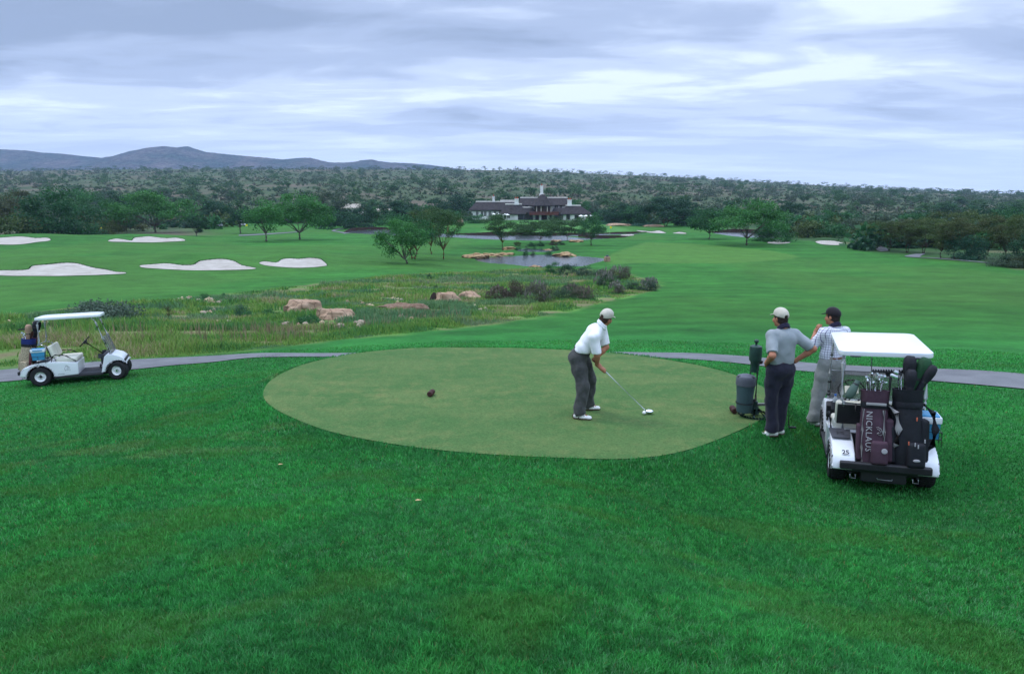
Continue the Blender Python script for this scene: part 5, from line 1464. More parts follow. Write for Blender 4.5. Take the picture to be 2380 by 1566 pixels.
# ================================================================== GOLF CARTS
M_CREAM = mat('cream_vinyl', (.66, .64, .54), .55, .35, var=.05, vscale=3)
M_BLACK = mat('black_plastic', (.018, .018, .021), .55, .4, var=.25, vscale=10)
M_DGREY = mat('dark_grey_mat', (.055, .057, .068), .75, .3, var=.2, vscale=8)
M_ALU = mat('aluminium_tube', (.55, .57, .60), .32, .5, metal=.85, var=.05)
M_CHROME = mat('polished_steel', (.75, .77, .80), .16, .5, metal=1.0, var=.03)
M_RIM = mat('white_rim', (.74, .75, .76), .4, .5, var=.05, vscale=8)
M_HUB = mat('dark_hub', (.05, .05, .055), .5, .5, metal=.6)
M_COOL = mat('blue_cooler_plastic', (.055, .28, .50), .45, .4, var=.08, vscale=5)
M_COOLW = mat('white_cooler_lid', (.74, .77, .80), .45, .4, var=.05)
M_STEELD = mat('dark_frame_steel', (.035, .035, .038), .6, .4, metal=.3)
def acrylic():
    m = bpy.data.materials.new('grey_acrylic'); m.use_nodes = True
    t = NT(m.node_tree)
    for n in list(t.n): t.n.remove(n)
    g = t.add('ShaderNodeBsdfGlossy', ins={'Color': (.9, .92, .95, 1), 'Roughness': .06})
    tr = t.add('ShaderNodeBsdfTransparent', ins={'Color': (.80, .79, .78, 1)})
    df = t.add('ShaderNodeBsdfDiffuse', ins={'Color': (.30, .29, .28, 1)})
    a = t.add('ShaderNodeMixShader', ins={0: .30, 1: tr.outputs[0], 2: df.outputs[0]})
    b = t.add('ShaderNodeMixShader', ins={0: .06, 1: a.outputs[0], 2: g.outputs[0]})
    t.add('ShaderNodeOutputMaterial', ins={'Surface': b.outputs[0]})
    return m
M_ACRYL = acrylic()

def arc(cx, cz, r, a0, a1, n):
    return [(cx + r * math.cos(R(a0 + (a1 - a0) * i / n)), cz + r * math.sin(R(a0 + (a1 - a0) * i / n))) for i in range(n + 1)]
WB = 1.65
def wheel(parent, x, y, side, steer=0.0, hub='dark'):
    M = Matrix.Translation((x, y, .225)) @ Matrix.Rotation(steer, 4, 'Z') @ Matrix.Rotation(R(-90 * side), 4, 'X')
    mb = MB()
    mb.lathe([(.118, -.09), (.16, -.102), (.205, -.098), (.222, -.07), (.226, -.02), (.226, .02), (.222, .07), (.205, .098), (.16, .102), (.118, .09), (.118, -.09)], n=36, M=M, caps=False)
    for i in range(36):      # tread blocks
        for s in (-1, 1):
            mb.box((0, 0, 0), (.012, .026, .060), 0, M @ Matrix.Rotation(R(i * 10 + 5 * (s > 0)), 4, 'Z') @ Matrix.Translation((.2245, 0, s * .040)))
    wh = mb.build('wheel', M_TYRE, parent, 30)
    mb = MB()
    mb.lathe([(0, .045), (.035, .045), (.045, .060), (.062, .055), (.085, .040), (.100, .055), (.112, .080), (.120, .090), (.122, .084), (.112, .02), (.118, -.06), (.10, -.07), (0, -.07)], n=28, M=M)
    rm = mb.build('rim', M_RIM, wh, 30)
    mb = MB(); mb.lathe([(0, .085), (.024, .084), (.030, .07), (.030, .04)], n=14, M=M)
    for i in range(4): mb.lathe([(0, .066), (.008, .065), (.009, .05)], (.048 * math.cos(R(i * 90)), .048 * math.sin(R(i * 90)), 0), 8, M=M)
    mb.build('hub', M_HUB if hub == 'dark' else M_CHROME, rm, 30)

def text_part(name, txt, size, mats, parent, M, depth=.0015, spacing=1.0, bold=0.0):
    c = bpy.data.curves.new(name, 'FONT'); c.body = txt; c.size = size; c.extrude = depth; c.offset = bold; c.align_x = 'CENTER'; c.align_y = 'CENTER'; c.space_character = spacing
    c.resolution_u = 2
    tmp = bpy.data.objects.new('tmp', c); COL.objects.link(tmp)
    dg = bpy.context.evaluated_depsgraph_get(); me = bpy.data.meshes.new_from_object(tmp.evaluated_get(dg)); bpy.data.objects.remove(tmp)
    me.materials.clear(); me.materials.append(mats); me.transform(M); me.name = name
    return part(name, me, parent)

def golf_cart(label, steer=0.0, emblem=False, number=None, front_hub='dark'):
    e = empty('golf_cart', (0, 0, 0), 0, label, 'golf cart', 'golf carts beside the tee')
    # rear body: two fenders and the seat pod
    mb = MB()
    fen = [(-.415, .265), (-.385, .40), (-.33, .455), (-.20, .515), (.02, .565), (.16, .580), (.80, .515), (.80, .215), (.315, .190)] + arc(0, .215, .285, 2, 176, 12)
    for s in (-1, 1):
        mb.prism(fen, s * .315, s * .570, .026, seg=3)
        # flared lip of the wheel arch
        mb.tube([(x, s * .572, z) for x, z in arc(0, .215, .292, 0, 178, 14)], .016, 8)
        mb.tube([(x, s * .566, z) for x, z in [(-.40, .30), (-.36, .41), (-.22, .478), (0, .525), (.16, .545)]], .010, 6)
    mb.prism([(.15, .25), (.15, .560), (.20, .575), (.80, .515), (.80, .215)], -.33, .33, .02)
    body = mb.build('rear_body', M_CARTW, e, 35)
    mb = MB(); mb.box((-.13, 0, .275), (.58, .70, .04), .01); mb.box((.13, 0, .42), (.03, .66, .30)); mb.box((0, 0, .22), (.5, .80, .10), .02); mb.build('bag_well', M_BLACK, e)
    for s in (-1, 1):
        mb = MB(); Mx = Matrix.Translation((.045, s * .455, .576)) @ Matrix.Rotation(R(-6), 4, 'Y')
        mb.prism([(-.15, -.105), (-.15, .105), (.13, .125), (.15, .105), (.15, -.105), (.13, -.125)], 0, .012, .004, Mx, axis='z')
        dm = mb.build('deck_mat', M_DGREY, e)
        m2 = MB()
        for a, b, w_, h_ in ((0, .035, .10, .008), (0, -.035, .10, .008), (.02, 0, .008, .07), (-.03, 0, .008, .07)): m2.box((a, b, .014), (w_, h_, .004), 0, Mx)
        m2.build('mat_mark', M_BLACK, dm)
    # chassis, sills, floor
    mb = MB()
    mb.box((.82, 0, .165), (1.95, .62, .08), .02); mb.box((0, 0, .215), (.09, .86, .09), .02); mb.box((WB, 0, .215), (.06, .86, .06), .02)
    mb.box((-.28, 0, .19), (.16, .5, .16), .03)
    for y in (-.36, .36): mb.tube([(-.38, y, .22), (-.1, y, .10), (.3, y, .13)], .012, 6)
    mb.build('chassis', M_STEELD, e)
    for s in (-1, 1):
        mb = MB(); mb.box((.80, s * .555, .178), (1.06, .07, .052), .015); mb.build('sill', M_BLACK, e)
    mb = MB(); mb.box((1.06, 0, .215), (.56, 1.04, .03), .006)
    for i in range(9): mb.box((1.06, -.4 + i * .1, .232), (.48, .012, .006))
    mb.prism([(1.29, .22), (1.37, .50), (1.385, .50), (1.31, .22)], -.50, .50)
    mb.build('floor', M_DGREY, e)
    mb = MB()
    for y, h_ in ((.30, .13), (.17, .12)): mb.tube([(1.30, y, .40), (1.20, y, .28)], .010, 6); mb.box((1.19, y, .285), (.02, .07, .09), .005, None)
    mb.build('pedals', M_BLACK, e)
    # front cowl
    cowl = [(1.285, .205), (1.375, .60), (1.43, .655), (1.56, .645), (1.72, .585), (1.80, .515), (1.815, .455), (1.80, .395)] + arc(WB, .215, .272, 42, 178, 11)
    mb = MB(); mb.prism(cowl, -.55, .55, .045, seg=3)
    for s in (-1, 1): mb.tube([(x, s * .551, z) for x, z in arc(WB, .215, .282, 40, 178, 12)], .014, 8)
    mb.build('front_cowl', M_CARTW, e, 35)
    mb = MB(); mb.box((1.82, 0, .475), (.03, 1.0, .07), .012); mb.build('headlight_bar', M_BLACK, e)
    mb = MB(); mb.box((1.82, 0, .385), (.05, .8, .05), .02); mb.build('front_bumper', M_BLACK, e)
    mb = MB(); mb.prism([(1.395, .42), (1.405, .645), (1.34, .655), (1.29, .60), (1.30, .42)], -.53, .53, .02)
    dsh = mb.build('dashboard', M_BLACK, e)
    for y in (-.42, .42):
        mb = MB(); mb.lathe([(.052, 0), (.055, .11), (.048, .11), (.045, .01), (0, .01)], (1.285, y, .56), 14); mb.build('cup_holder', M_DGREY, dsh)
    # wheels
    for s in (-1, 1):
        wheel(e, 0, s * .485, s); wheel(e, WB, s * .475, s, steer, front_hub)
    # seat
    mb = MB()
    for s in (-1, 1): mb.box((.565, s * .262, .585), (.46, .505, .115), .045, seg=4)
    mb.build('seat_cushion', M_CREAM, e, 60)
    for s in (-1, 1):
        Mx = Matrix.Translation((.245, s * .262, .80)) @ Matrix.Rotation(R(-16), 4, 'Y')
        mb = MB(); mb.box((.02, 0, 0), (.085, .49, .32), .04, Mx, 4); sb = mb.build('seat_back', M_CREAM, e, 60)
        mb = MB(); mb.box((-.035, 0, 0), (.02, .45, .285), .009, Mx, 2); mb.build('back_shell', M_BLACK, sb, 40)
    for s in (-1, 1):
        mb = MB(); mb.tube([(.25, s * .545, .56), (.29, s * .555, .70), (.34, s * .56, .735), (.50, s * .56, .725), (.58, s * .56, .69), (.77, s * .555, .545)], .017, 8); mb.build('armrest', M_BLACK, e)
    # seat-back and bag frame
    mb = MB()
    for s in (-1, 1): mb.tube([(.34, s * .40, .56), (.22, s * .42, .80), (.15, s * .42, .95), (.08, s * .42, .985), (.0, s * .44, .99)], .016, 8)
    mb.tube([(0, -.44, .99), (-.01, 0, .99), (0, .44, .99)], .016, 8)
    mb.tube([(.13, -.40, .62), (.13, .40, .62)], .014, 8)
    mb.build('bag_rack', M_ALU, e)
    mb = MB()
    for y in (-.17, .17): mb.tube([(-.01, y - .13, .985), (-.17, y - .15, .93), (-.20, y, .93), (-.17, y + .15, .93), (-.01, y + .13, .985)], .012, 6)
    mb.build('bag_strap', M_BLACK, e)
    # posts and roof
    for s in (-1, 1):
        mb = MB(); mb.tube([(.0, s * .44, .99), (.02, s * .455, 1.03), (.03, s * .46, 1.10), (.03, s * .46, 1.49), (.04, s * .455, 1.55), (.08, s * .45, 1.585)], .024, 8); mb.build('rear_post', M_CARTW, e)
        mb = MB(); mb.tube([(1.52, s * .50, .63), (1.38, s * .495, 1.06), (1.26, s * .485, 1.47), (1.23, s * .48, 1.54), (1.17, s * .47, 1.585)], .021, 8); fp = mb.build('front_post', M_CARTW, e)
        for t0, t1 in ((.10, .18), (.34, .46), (.84, .88)):
            mb = MB(); a, b = Vector((1.52, s * .50, .63)), Vector((1.26, s * .485, 1.48)); mb.tube([a.lerp(b, t0), a.lerp(b, t1)], .026, 8); mb.build('post_clip', M_BLACK, fp)
    # roof: crowned sheet with a rolled rim
    mb = MB(); rings = []
    def rect(x0, x1, y, z0, z1, rr=.09, n=5):
        pts = []
        for cx_, cy_, a0 in ((x1 - rr, y - rr, 0), (x0 + rr, y - rr, 90), (x0 + rr, -y + rr, 180), (x1 - rr, -y + rr, 270)):
            for i in range(n + 1):
                a = R(a0 + 90 * i / n); X_ = cx_ + rr * math.cos(a); pts.append((X_, cy_ + rr * math.sin(a), z0 + (z1 - z0) * (X_ - x0) / (x1 - x0)))
        return pts
    zr, zf = 1.620, 1.630
    for (ins, dz_) in ((.03, -.02), (.0, -.02), (-.004, 0.0), (.0, .035), (.03, .043), (.07, .046), (.11, .054), (.15, .058), (.42, .064)):
        rings.append([(x, y, z + dz_) for x, y, z in rect(-.02 + ins, 1.37 - ins, .515 - ins, zr, zf, max(.02, .09 - ins * .3))])
    mb.loft(rings, True); rf = mb.build('roof', M_CARTW, e, 35)
    for y in (-.33, .33):
        mb = MB(); mb.box((-.024, y, 1.594), (.008, .12, .018), .002); mb.build('roof_clip', M_DGREY, rf)
    # windscreen, lower half up
    a0, a1 = Vector((1.535, 0, .66)), Vector((1.400, 0, 1.10))
    mb = MB(); d = (a1 - a0); nrm = Vector((-d.z, 0, d.x)).normalized() * .003
    y = .47; q = [a0 - nrm, a1 - nrm, a1 + nrm, a0 + nrm]
    mb.add([(v.x, -y, v.z) for v in q] + [(v.x, y, v.z) for v in q], [(0, 1, 2, 3), (7, 6, 5, 4), (0, 4, 5, 1), (1, 5, 6, 2), (2, 6, 7, 3), (3, 7, 4, 0)])
    ws = mb.build('windscreen', M_ACRYL, e, 0)
    mb = MB(); mb.tube([(a1.x, -y - .02, a1.z), (a0.x, -y - .02, a0.z + .03), (a0.x, -y + .03, a0.z), (a0.x, y - .03, a0.z), (a0.x, y + .02, a0.z + .03), (a1.x, y + .02, a1.z)], .011, 6); mb.tube([(a1.x, -y - .02, a1.z), (a1.x, y + .02, a1.z)], .010, 6); mb.build('windscreen_frame', M_ALU, ws)
    # steering (driver on the cart's own port side)
    c = Vector((.88, .26, .94)); ax = Vector((-.74, 0, .67)).normalized()
    mb = MB(); mb.tube([(1.31, .26, .56), tuple(c)], .022, 8); mb.lathe([(.05, -.05), (.06, 0), (.04, .01), (0, .01)], M=Matrix.Translation(c) @ ax.to_track_quat('Z', 'Y').to_matrix().to_4x4()); mb.build('steering_column', M_BLACK, e)
    mb = MB(); Mw = Matrix.Translation(c) @ ax.to_track_quat('Z', 'Y').to_matrix().to_4x4()
    mb.tube([(.165 * math.cos(R(a)), .165 * math.sin(R(a)), 0) for a in range(0, 361, 15)], .014, 8, False, Mw)
    for a in (0, 120, 240): mb.tube([(.02, 0, -.01), (.155 * math.cos(R(a)), .155 * math.sin(R(a)), 0)], .010, 6, True, Mw)
    sw = mb.build('steering_wheel', M_BLACK, e)
    mb = MB(); mb.box((0, .01, .012), (.17, .11, .010), .003, Mw); mb.build('score_card_clip', M_CREAM, sw)
    # bumper
    mb = MB(); mb.box((-.435, 0, .335), (.07, .98, .095), .022, seg=3)
    for z in (.31, .322, .335, .348, .36): mb.box((-.472, 0, z), (.006, .94, .006))
    bp = mb.build('rear_bumper', M_BLACK, e, 35)
    for y in (-.33, .34):
        mb = MB(); mb.tube([(-.40, y - .03, .21), (-.42, y - .03, .17), (-.42, y + .03, .17), (-.40, y + .03, .21)], .007, 6); mb.build('tow_hook', M_ALU, bp)
    mb = MB(); mb.tube([(-.45, -.08, .205), (-.455, -.08, .19), (-.455, .08, .19), (-.45, .08, .205)], .007, 6); mb.build('bumper_handle', M_ALU, bp)
    # wire basket for the cooler on the starboard rear fender
    mb = MB()
    for z in (.64, .73): mb.tube([(-.15, -.62, z), (.15, -.62, z), (.15, -.37, z), (-.15, -.37, z), (-.15, -.62, z)], .006, 6)
    for x, y in ((-.15, -.62), (.15, -.62), (.0, -.62), (.15, -.37), (-.15, -.37)): mb.tube([(x, y, .555), (x, y, .73)], .006, 6)
    mb.build('cooler_basket', M_BLACK, e)
    # under-seat emblem, a loose sketch of an animal's head, and a line of small lettering
    if emblem:
        M_INK = mat('ink_print', (.03, .03, .04), .6)
        mb = MB(); y = -.5715
        sk = [[(-.035, .00), (-.05, .03), (-.045, .07), (-.03, .10), (-.01, .115), (.02, .11), (.04, .09), (.05, .06)], [(-.02, .115), (-.01, .125), (.01, .12)], [(.0, .085), (.02, .09), (.03, .08)], [(-.01, .05), (.01, .06), (.03, .05), (.02, .035), (.0, .03)], [(.05, .03), (.06, .01), (.055, -.02)], [(-.04, -.01), (-.02, .02), (.01, .005), (.04, .02)], [(.035, .06), (.055, .075)]]
        for s_ in sk: mb.tube([(.565 + a, y, .335 + b) for a, b in s_], .0032, 5)
        mb.build('side_emblem', M_INK, e)
        mb = MB()
        for i in range(12): mb.box((.37 + i * .012, y, .255), (.008, .002, .010))
        mb.build('small_lettering', M_INK, e)
    if number:
        Mx = Matrix.Translation((-.338, .42, .457)) @ Matrix.Rotation(R(-90), 4, 'Z') @ Matrix.Rotation(R(40), 4, 'X') @ Matrix.Scale(.8, 4)
        mb = MB(); mb.box((0, 0, .002), (.10, .082, .003), 0, Mx); pl = mb.build('number_plate', mat('white_sticker', (.75, .75, .75), .5), e)
        text_part('number', number, .10, mat('ink_print', (.03, .03, .04), .6), pl, Mx @ Matrix.Translation((0, 0, .005)), bold=.003)
    return e

def cooler(label):
    e = empty('cooler', (0, 0, 0), 0, label, 'cooler', 'blue coolers on the golf carts')
    mb = MB(); mb.loft([[(x * s, y * s, z) for x, y in ((-.135, -.105), (.135, -.105), (.135, .105), (-.135, .105))] for z, s in ((0, .86), (.01, .88), (.20, 1.0))]); mb.build('body', M_COOL, e, 30)
    mb = MB(); mb.box((0, 0, .235), (.30, .235, .075), .012); ld = mb.build('lid', M_COOLW, e)
    mb = MB(); mb.box((0, 0, .278), (.26, .19, .02), .006); mb.box((0, -.122, .245), (.20, .006, .03), .002); mb.build('lid_panel', M_COOL, ld)
    mb = MB(); mb.tube([(-.155, -.03, .24), (-.158, -.03, .20), (-.158, .03, .20), (-.155, .03, .24)], .006, 6); mb.build('handle', M_COOLW, e)
    return e

# ------------------------------------------------------------------ bags, clubs, rake
M_MAROON = mat('maroon_cloth', (.060, .030, .046), .75, .3, var=.25, vscale=6, bump=.3, bscale=30)
M_BAGBLK = mat('black_cloth', (.010, .011, .016), .7, .3, var=.3, vscale=8, bump=.3, bscale=30)
M_BAGNAVY = mat('navy_cloth', (.016, .026, .14), .75, .3, var=.2, vscale=6)
M_BAGTAN = mat('speckled_tan_cloth', (.34, .28, .19), .85, .2, var=.6, vscale=40)
M_BAGRED = mat('wine_cloth', (.10, .022, .028), .75, .3, var=.2, vscale=6)
M_GREYTRIM = mat('grey_trim', (.27, .26, .265), .8, .3, var=.15, vscale=8)
M_LETTER = mat('pale_lettering', (.34, .33, .345), .7)
M_GRIP = mat('rubber_grip', (.02, .02, .022), .8)
def oval(rx, ry, z, n=24, cx_=0, cy_=0, pw=2.6):
    o = []
    for i in range(n):
        a = 2 * math.pi * i / n; c, s = math.cos(a), math.sin(a)
        o.append((cx_ + rx * abs(c) ** (2 / pw) * (1 if c >= 0 else -1), cy_ + ry * abs(s) ** (2 / pw) * (1 if s >= 0 else -1), z))
    return o
def golf_bag(label, main, trim, style):
    """stands along +Z, its outer side faces -X"""
    e = empty('golf_bag', (0, 0, 0), 0, label, 'golf bag', 'golf bags on the carts')
    rw = .135
    mb = MB(); mb.loft([oval(rw * .88, rw * .98, .0), oval(rw * .92, rw, .02), oval(rw * .98, rw * 1.08, .15), oval(rw, rw * 1.10, .38), oval(rw * .90, rw, .62), oval(rw * .86, rw * .93, .68)]); mb.build('bag_body', main, e, 60)
    mb = MB(); mb.loft([oval(rw * .96, rw * 1.02, .655), oval(rw * 1.0, rw * 1.05, .67), oval(rw * .98, rw * 1.03, .72), oval(rw * .95, rw, .735)]); mb.build('belt', M_BAGBLK, e, 60)
    mb = MB(); mb.loft([oval(rw * .90, rw * .96, .70), oval(rw * 1.02, rw * 1.06, .73), oval(rw * 1.0, rw * 1.05, .82), oval(rw * 1.06, rw * 1.10, .85), oval(rw * .92, rw * .98, .85), oval(rw * .88, rw * .92, .78)]); mb.build('collar', main if style != 'tan' else M_BAGNAVY, e, 60)
    mb = MB(); mb.loft([oval(rw * .93, rw * 1.0, -.005), oval(rw * .95, rw * 1.02, .05)]); mb.build('base', M_BAGBLK, e, 60)
    # ball pocket and side pocket
    mb = MB(); mb.box((-.145, -.055, .17), (.10, .17, .26), .035, seg=3); mb.build('ball_pocket', main if style != 'tan' else M_BAGTAN, e, 60)
    mb = MB(); mb.box((-.01, -.15, .30), (.18, .09, .48), .035, seg=3); mb.build('side_pocket', main if style != 'tan' else M_BAGRED, e, 60)
    mb = MB(); mb.box((.0, .145, .26), (.17, .06, .40), .025, seg=3); mb.build('side_pocket', main if style != 'tan' else M_BAGTAN, e, 60)
    # strap: loop standing off the side
    mb = MB(); mb.tube([(-.08, -.13, .70), (-.12, -.21, .62), (-.13, -.235, .45), (-.11, -.22, .28), (-.07, -.17, .18)], [.016, .03, .04, .03, .016], 8, True, None, (.35, 1)); mb.build('strap', trim, e, 60)
    if style == 'maroon':
        for yy, x0, w_ in ((-.095, .118, .028), (.120, .085, .026)):
            mb = MB(); mb.tube([(-x0 * .93 - .012, yy * .92, .03), (-x0 - .022, yy * 1.02, .2), (-x0 - .024, yy, .4), (-x0 - .006, yy * .92, .64)], w_ / 2, 8, True, None, (1, .35)); mb.build('piping', trim, e, 60)
        mb = MB(); mb.box((-.148, -.01, .705), (.012, .20, .030), .005); mb.build('collar_band', trim, e)
        text_part('lettering', 'NICKLAUS', .088, M_LETTER, e, Matrix.Translation((-.152, .058, .40)) @ Matrix.Rotation(R(-90), 4, 'Z') @ Matrix.Rotation(R(90), 4, 'X') @ Matrix.Rotation(R(-90), 4, 'Z'), .006, 1.12)
        mb = MB(); em = [(-.02, .045), (.0, .05), (.03, .03), (.045, .0), (.05, -.03), (.035, -.05), (.01, -.045), (-.01, -.03), (.005, -.02), (.02, -.025), (.025, 0), (.01, .02), (-.01, .025)]
        mb.tube([(-.158, -.035 - a * .9, .41 + b * .9) for a, b in em], .0065, 6); mb.build('emblem', M_LETTER, e)
        mb = MB(); mb.lathe([(.010, 0), (.028, 0), (.030, .004), (.026, .006), (.012, .005)], n=16, M=Matrix.Translation((-.20, -.10, .20)) @ Matrix.Rotation(R(-90), 4, 'Y')); mb.build('badge', M_LETTER, e)
    elif style == 'black':
        M_ORG = mat('orange_tag', (.45, .10, .05), .6)
        for nm, y, z, m_ in (('zip_pull', .03, .30, M_ORG), ('zip_pull', -.03, .29, M_LETTER), ('zip_pull', -.06, .27, M_LETTER), ('zip_pull', -.05, .55, M_ORG), ('zip_pull', -.12, .33, M_LETTER)):
            mb = MB(); mb.box((-.16 if z > .4 else -.200, y, z), (.006, .012, .04), .002); mb.build(nm, m_, e)
        mb = MB(); mb.ball((-.197, -.05, .12), (.006, .035, .016), 10); mb.build('emblem', M_LETTER, e)
    return e
def club(kind, label, group, length=1.0):
    """shaft along Z, head at the top (clubs stand grip-down in a bag)"""
    e = empty('golf_club', (0, 0, 0), 0, label, 'golf club', group)
    mb = MB(); mb.tube([(0, 0, 0), (0, 0, length)], .0065, 6); mb.build('shaft', M_CHROME, e)
    mb = MB()
    if kind == 'iron':
        mb.prism([(-.008, 0), (.012, -.008), (.062, .010), (.082, .028), (.080, .048), (.060, .054), (.010, .026), (-.006, .02)], -.010, .008, .004, Matrix.Translation((0, 0, length - .01)))
        hd = mb.build('club_head', M_CHROME, e, 40)
        m2 = MB(); m2.prism([(.02, .006), (.058, .020), (.066, .036), (.050, .040), (.022, .024)], -.013, -.010, 0, Matrix.Translation((0, 0, length - .01))); m2.build('cavity', M_GREYTRIM, hd)
    elif kind == 'wood':
        mb.ball((.045, 0, length + .02), (.060, .048, .032), 14); mb.build('club_head', M_CHROME, e, 60)
    elif kind == 'putter':
        mb.box((.04, 0, length), (.11, .02, .022), .006); mb.build('club_head', M_CHROME, e)
    return e
def headcover(label, col, parent_M, s=1.0, tail=.2):
    e = empty('club_cover', (0, 0, 0), 0, label, 'club cover', 'club covers on the carts')
    mb = MB(); mb.loft([oval(.028 * s, .028 * s, -tail), oval(.034 * s, .034 * s, -.06 * s), oval(.058 * s, .05 * s, .0), oval(.066 * s, .056 * s, .06 * s), oval(.060 * s, .05 * s, .115 * s), oval(.035 * s, .03 * s, .145 * s)]); mb.build('sock', col, e, 70)
    mb = MB(); mb.lathe([(.036 * s, -.07 * s), (.040 * s, -.05 * s), (.040 * s, -.03 * s), (.036 * s, -.02 * s)], n=14); mb.build('cuff', M_BLACK, e)
    e.matrix_world = parent_M; return e
def put(o, M): o.matrix_world = M; return o
def rake(label):
    e = empty('bunker_rake', (0, 0, 0), 0, label, 'rake', 'bunker rakes carried on the carts')
    mb = MB(); mb.tube([(0, 0, 0), (0, 0, .95)], .016, 8); mb.build('handle', M_BLACK, e)
    mb = MB(); mb.box((0, 0, .985), (.045, .44, .022), .006); mb.prism([(-.05, .93), (.05, .93), (.07, .98), (-.07, .98)], -.012, .012, .004, Matrix.Rotation(R(90), 4, 'Z'))
    for i in range(15): mb.box((-.006, -.205 + i * .0293, 1.005), (.03, .012, .025), .003)
    mb.build('rake_head', M_BLACK, e); return e

def seat_cart(e, pr, pf, yaw_hint=None):
    """stand the cart with its rear axle over pr, nose towards pf"""
    d = Vector((pf.x - pr.x, pf.y - pr.y, 0)).normalized(); l = Vector((-d.y, d.x, 0))
    P = {}
    for nm, x in (('r', 0), ('f', WB)):
        for s in (-1, 1):
            q = Vector((pr.x, pr.y, 0)) + d * x + l * (.485 * s); P[nm, s] = Vector((q.x, q.y, gz(q.x, q.y)))
    f = ((P['f', 1] + P['f', -1]) - (P['r', 1] + P['r', -1])).normalized(); ll = ((P['f', 1] + P['r', 1]) - (P['f', -1] + P['r', -1])).normalized()
    n = f.cross(ll).normalized(); ll = n.cross(f)
    M = Matrix((f, ll, n)).transposed().to_4x4()
    M.translation = (P['r', 1] + P['r', -1]) / 2 + n * .012
    e.matrix_world = M
    return M
# --- the near cart
CART_D = Vector((math.sin(R(20.5)), math.cos(R(20.5)), 0))
_pr = Vector((4.61, 8.05, 0))
near = golf_cart('white golf cart seen from behind, loaded with two bags, numbered 25', R(0), False, '25')
_l2 = Vector((-CART_D.y, CART_D.x, 0)); _n = (Vector((0, 0, 1)) + _l2 * _k0 + CART_D * .02).normalized()
_f = (CART_D - _n * CART_D.dot(_n)).normalized(); NM = Matrix((_f, _n.cross(_f), _n)).transposed().to_4x4(); NM.translation = (_pr.x, _pr.y, -.43 + .012)
near.matrix_world = NM
T = Matrix.Translation
bagpose = lambda y, lean, tw, s=1.0: NM @ T((-.29, y, .305)) @ Matrix.Rotation(R(lean), 4, 'Y') @ Matrix.Rotation(R(tw), 4, 'Z')
B1 = bagpose(.115, 9, -4) @ Matrix.Scale(1.08, 4); put(golf_bag('maroon golf bag with grey trim and vertical pale lettering, on the cart numbered 25', M_MAROON, M_GREYTRIM, 'maroon'), B1)
B2 = bagpose(-.235, 8, 6) @ Matrix.Scale(1.12, 4); put(golf_bag('all-black golf bag beside the maroon one on the cart numbered 25', M_BAGBLK, M_BAGBLK, 'black'), B2)
rr_ = random.Random(5)
irons = [('iron', .02, .06, .99, 200, 'polished iron standing highest of the ones in the maroon bag'), ('iron', -.05, .05, .955, 140, 'iron with its face turned sideways, on the seat side of the maroon bag'), ('iron', -.05, .085, .92, 185, 'low iron leaning out over the side of the maroon bag'),
         ('iron', .03, .02, .985, 215, 'iron in the middle of the bunch in the maroon bag'), ('iron', .0, -.01, .97, 230, 'iron overlapping the middle one in the maroon bag'), ('iron', -.01, -.03, .965, 250, 'iron at the inner side of the bunch in the maroon bag'),
         ('iron', -.06, .0, .90, 160, 'short iron low in the maroon bag'), ('putter', -.03, -.06, .93, 210, 'putter at the edge of the bunch in the maroon bag'), ('wood', .02, -.075, .96, 80, 'round steel wood head at the end of the bunch in the maroon bag')]
for kd, x, y, L, rot, lab in irons:
    put(club(kd, lab, 'clubs in the maroon bag', L), B1 @ T((x * .3, y * .3, .02)) @ Matrix.Rotation(math.atan(x * .7 / L), 4, 'Y') @ Matrix.Rotation(-math.atan(y * .7 / L), 4, 'X') @ Matrix.Rotation(R(rot), 4, 'Z'))
put(club('iron', 'single tall club sticking up above the maroon bag in front of the post', 'clubs in the maroon bag', 1.22), B1 @ T((.07, .035, .02)) @ Matrix.Rotation(R(2), 4, 'Y') @ Matrix.Rotation(R(100), 4, 'Z'))
headcover('grey-green club cover drooping over the side of the maroon bag', mat('grey_green_cloth', (.075, .12, .10), .8), B1 @ T((-.03, .215, .86)) @ Matrix.Rotation(R(-155), 4, 'X'), .9, .1)
for kd, x, y, L, rot, lab in [('iron', .0, .10, .955, 100, 'iron leaning out of the black bag towards the rake'), ('iron', .03, .07, .99, 110, 'iron standing behind the leaning one in the black bag')]:
    put(club(kd, lab, 'clubs in the black bag', L), B2 @ T((x * .3, y * .3, .02)) @ Matrix.Rotation(-math.atan(y * .7 / L), 4, 'X') @ Matrix.Rotation(R(rot), 4, 'Z'))
headcover('tall black club cover in the black bag', M_BAGBLK, B2 @ T((.03, -.01, 1.04)) @ Matrix.Rotation(R(4), 4, 'X'), 1.12, .28)
headcover('smaller black club cover low in the black bag', M_BAGBLK, B2 @ T((-.03, -.01, .92)) @ Matrix.Rotation(R(3), 4, 'X'), 1.0, .16)
headcover('dark green club cover leaning outwards from the black bag', mat('dark_green_cloth', (.012, .055, .022), .8, var=.3, vscale=10), B2 @ T((.04, -.12, 1.02)) @ Matrix.Rotation(R(20), 4, 'X'), 1.2, .28)
headcover('black club cover behind the green one', M_BAGBLK, B2 @ T((.0, -.17, .98)) @ Matrix.Rotation(R(27), 4, 'X'), 1.0, .24)
put(rake('black bunker rake standing teeth-up between the bags and seat of the cart numbered 25'), NM @ T((.11, -.06, .42)) @ Matrix.Rotation(R(1), 4, 'X') @ Matrix.Rotation(R(-4), 4, 'Y') @ Matrix.Rotation(R(8), 4, 'Z'))
put(cooler('blue cooler with a white lid behind the black bag on the cart numbered 25'), NM @ T((.0, -.50, .635)))
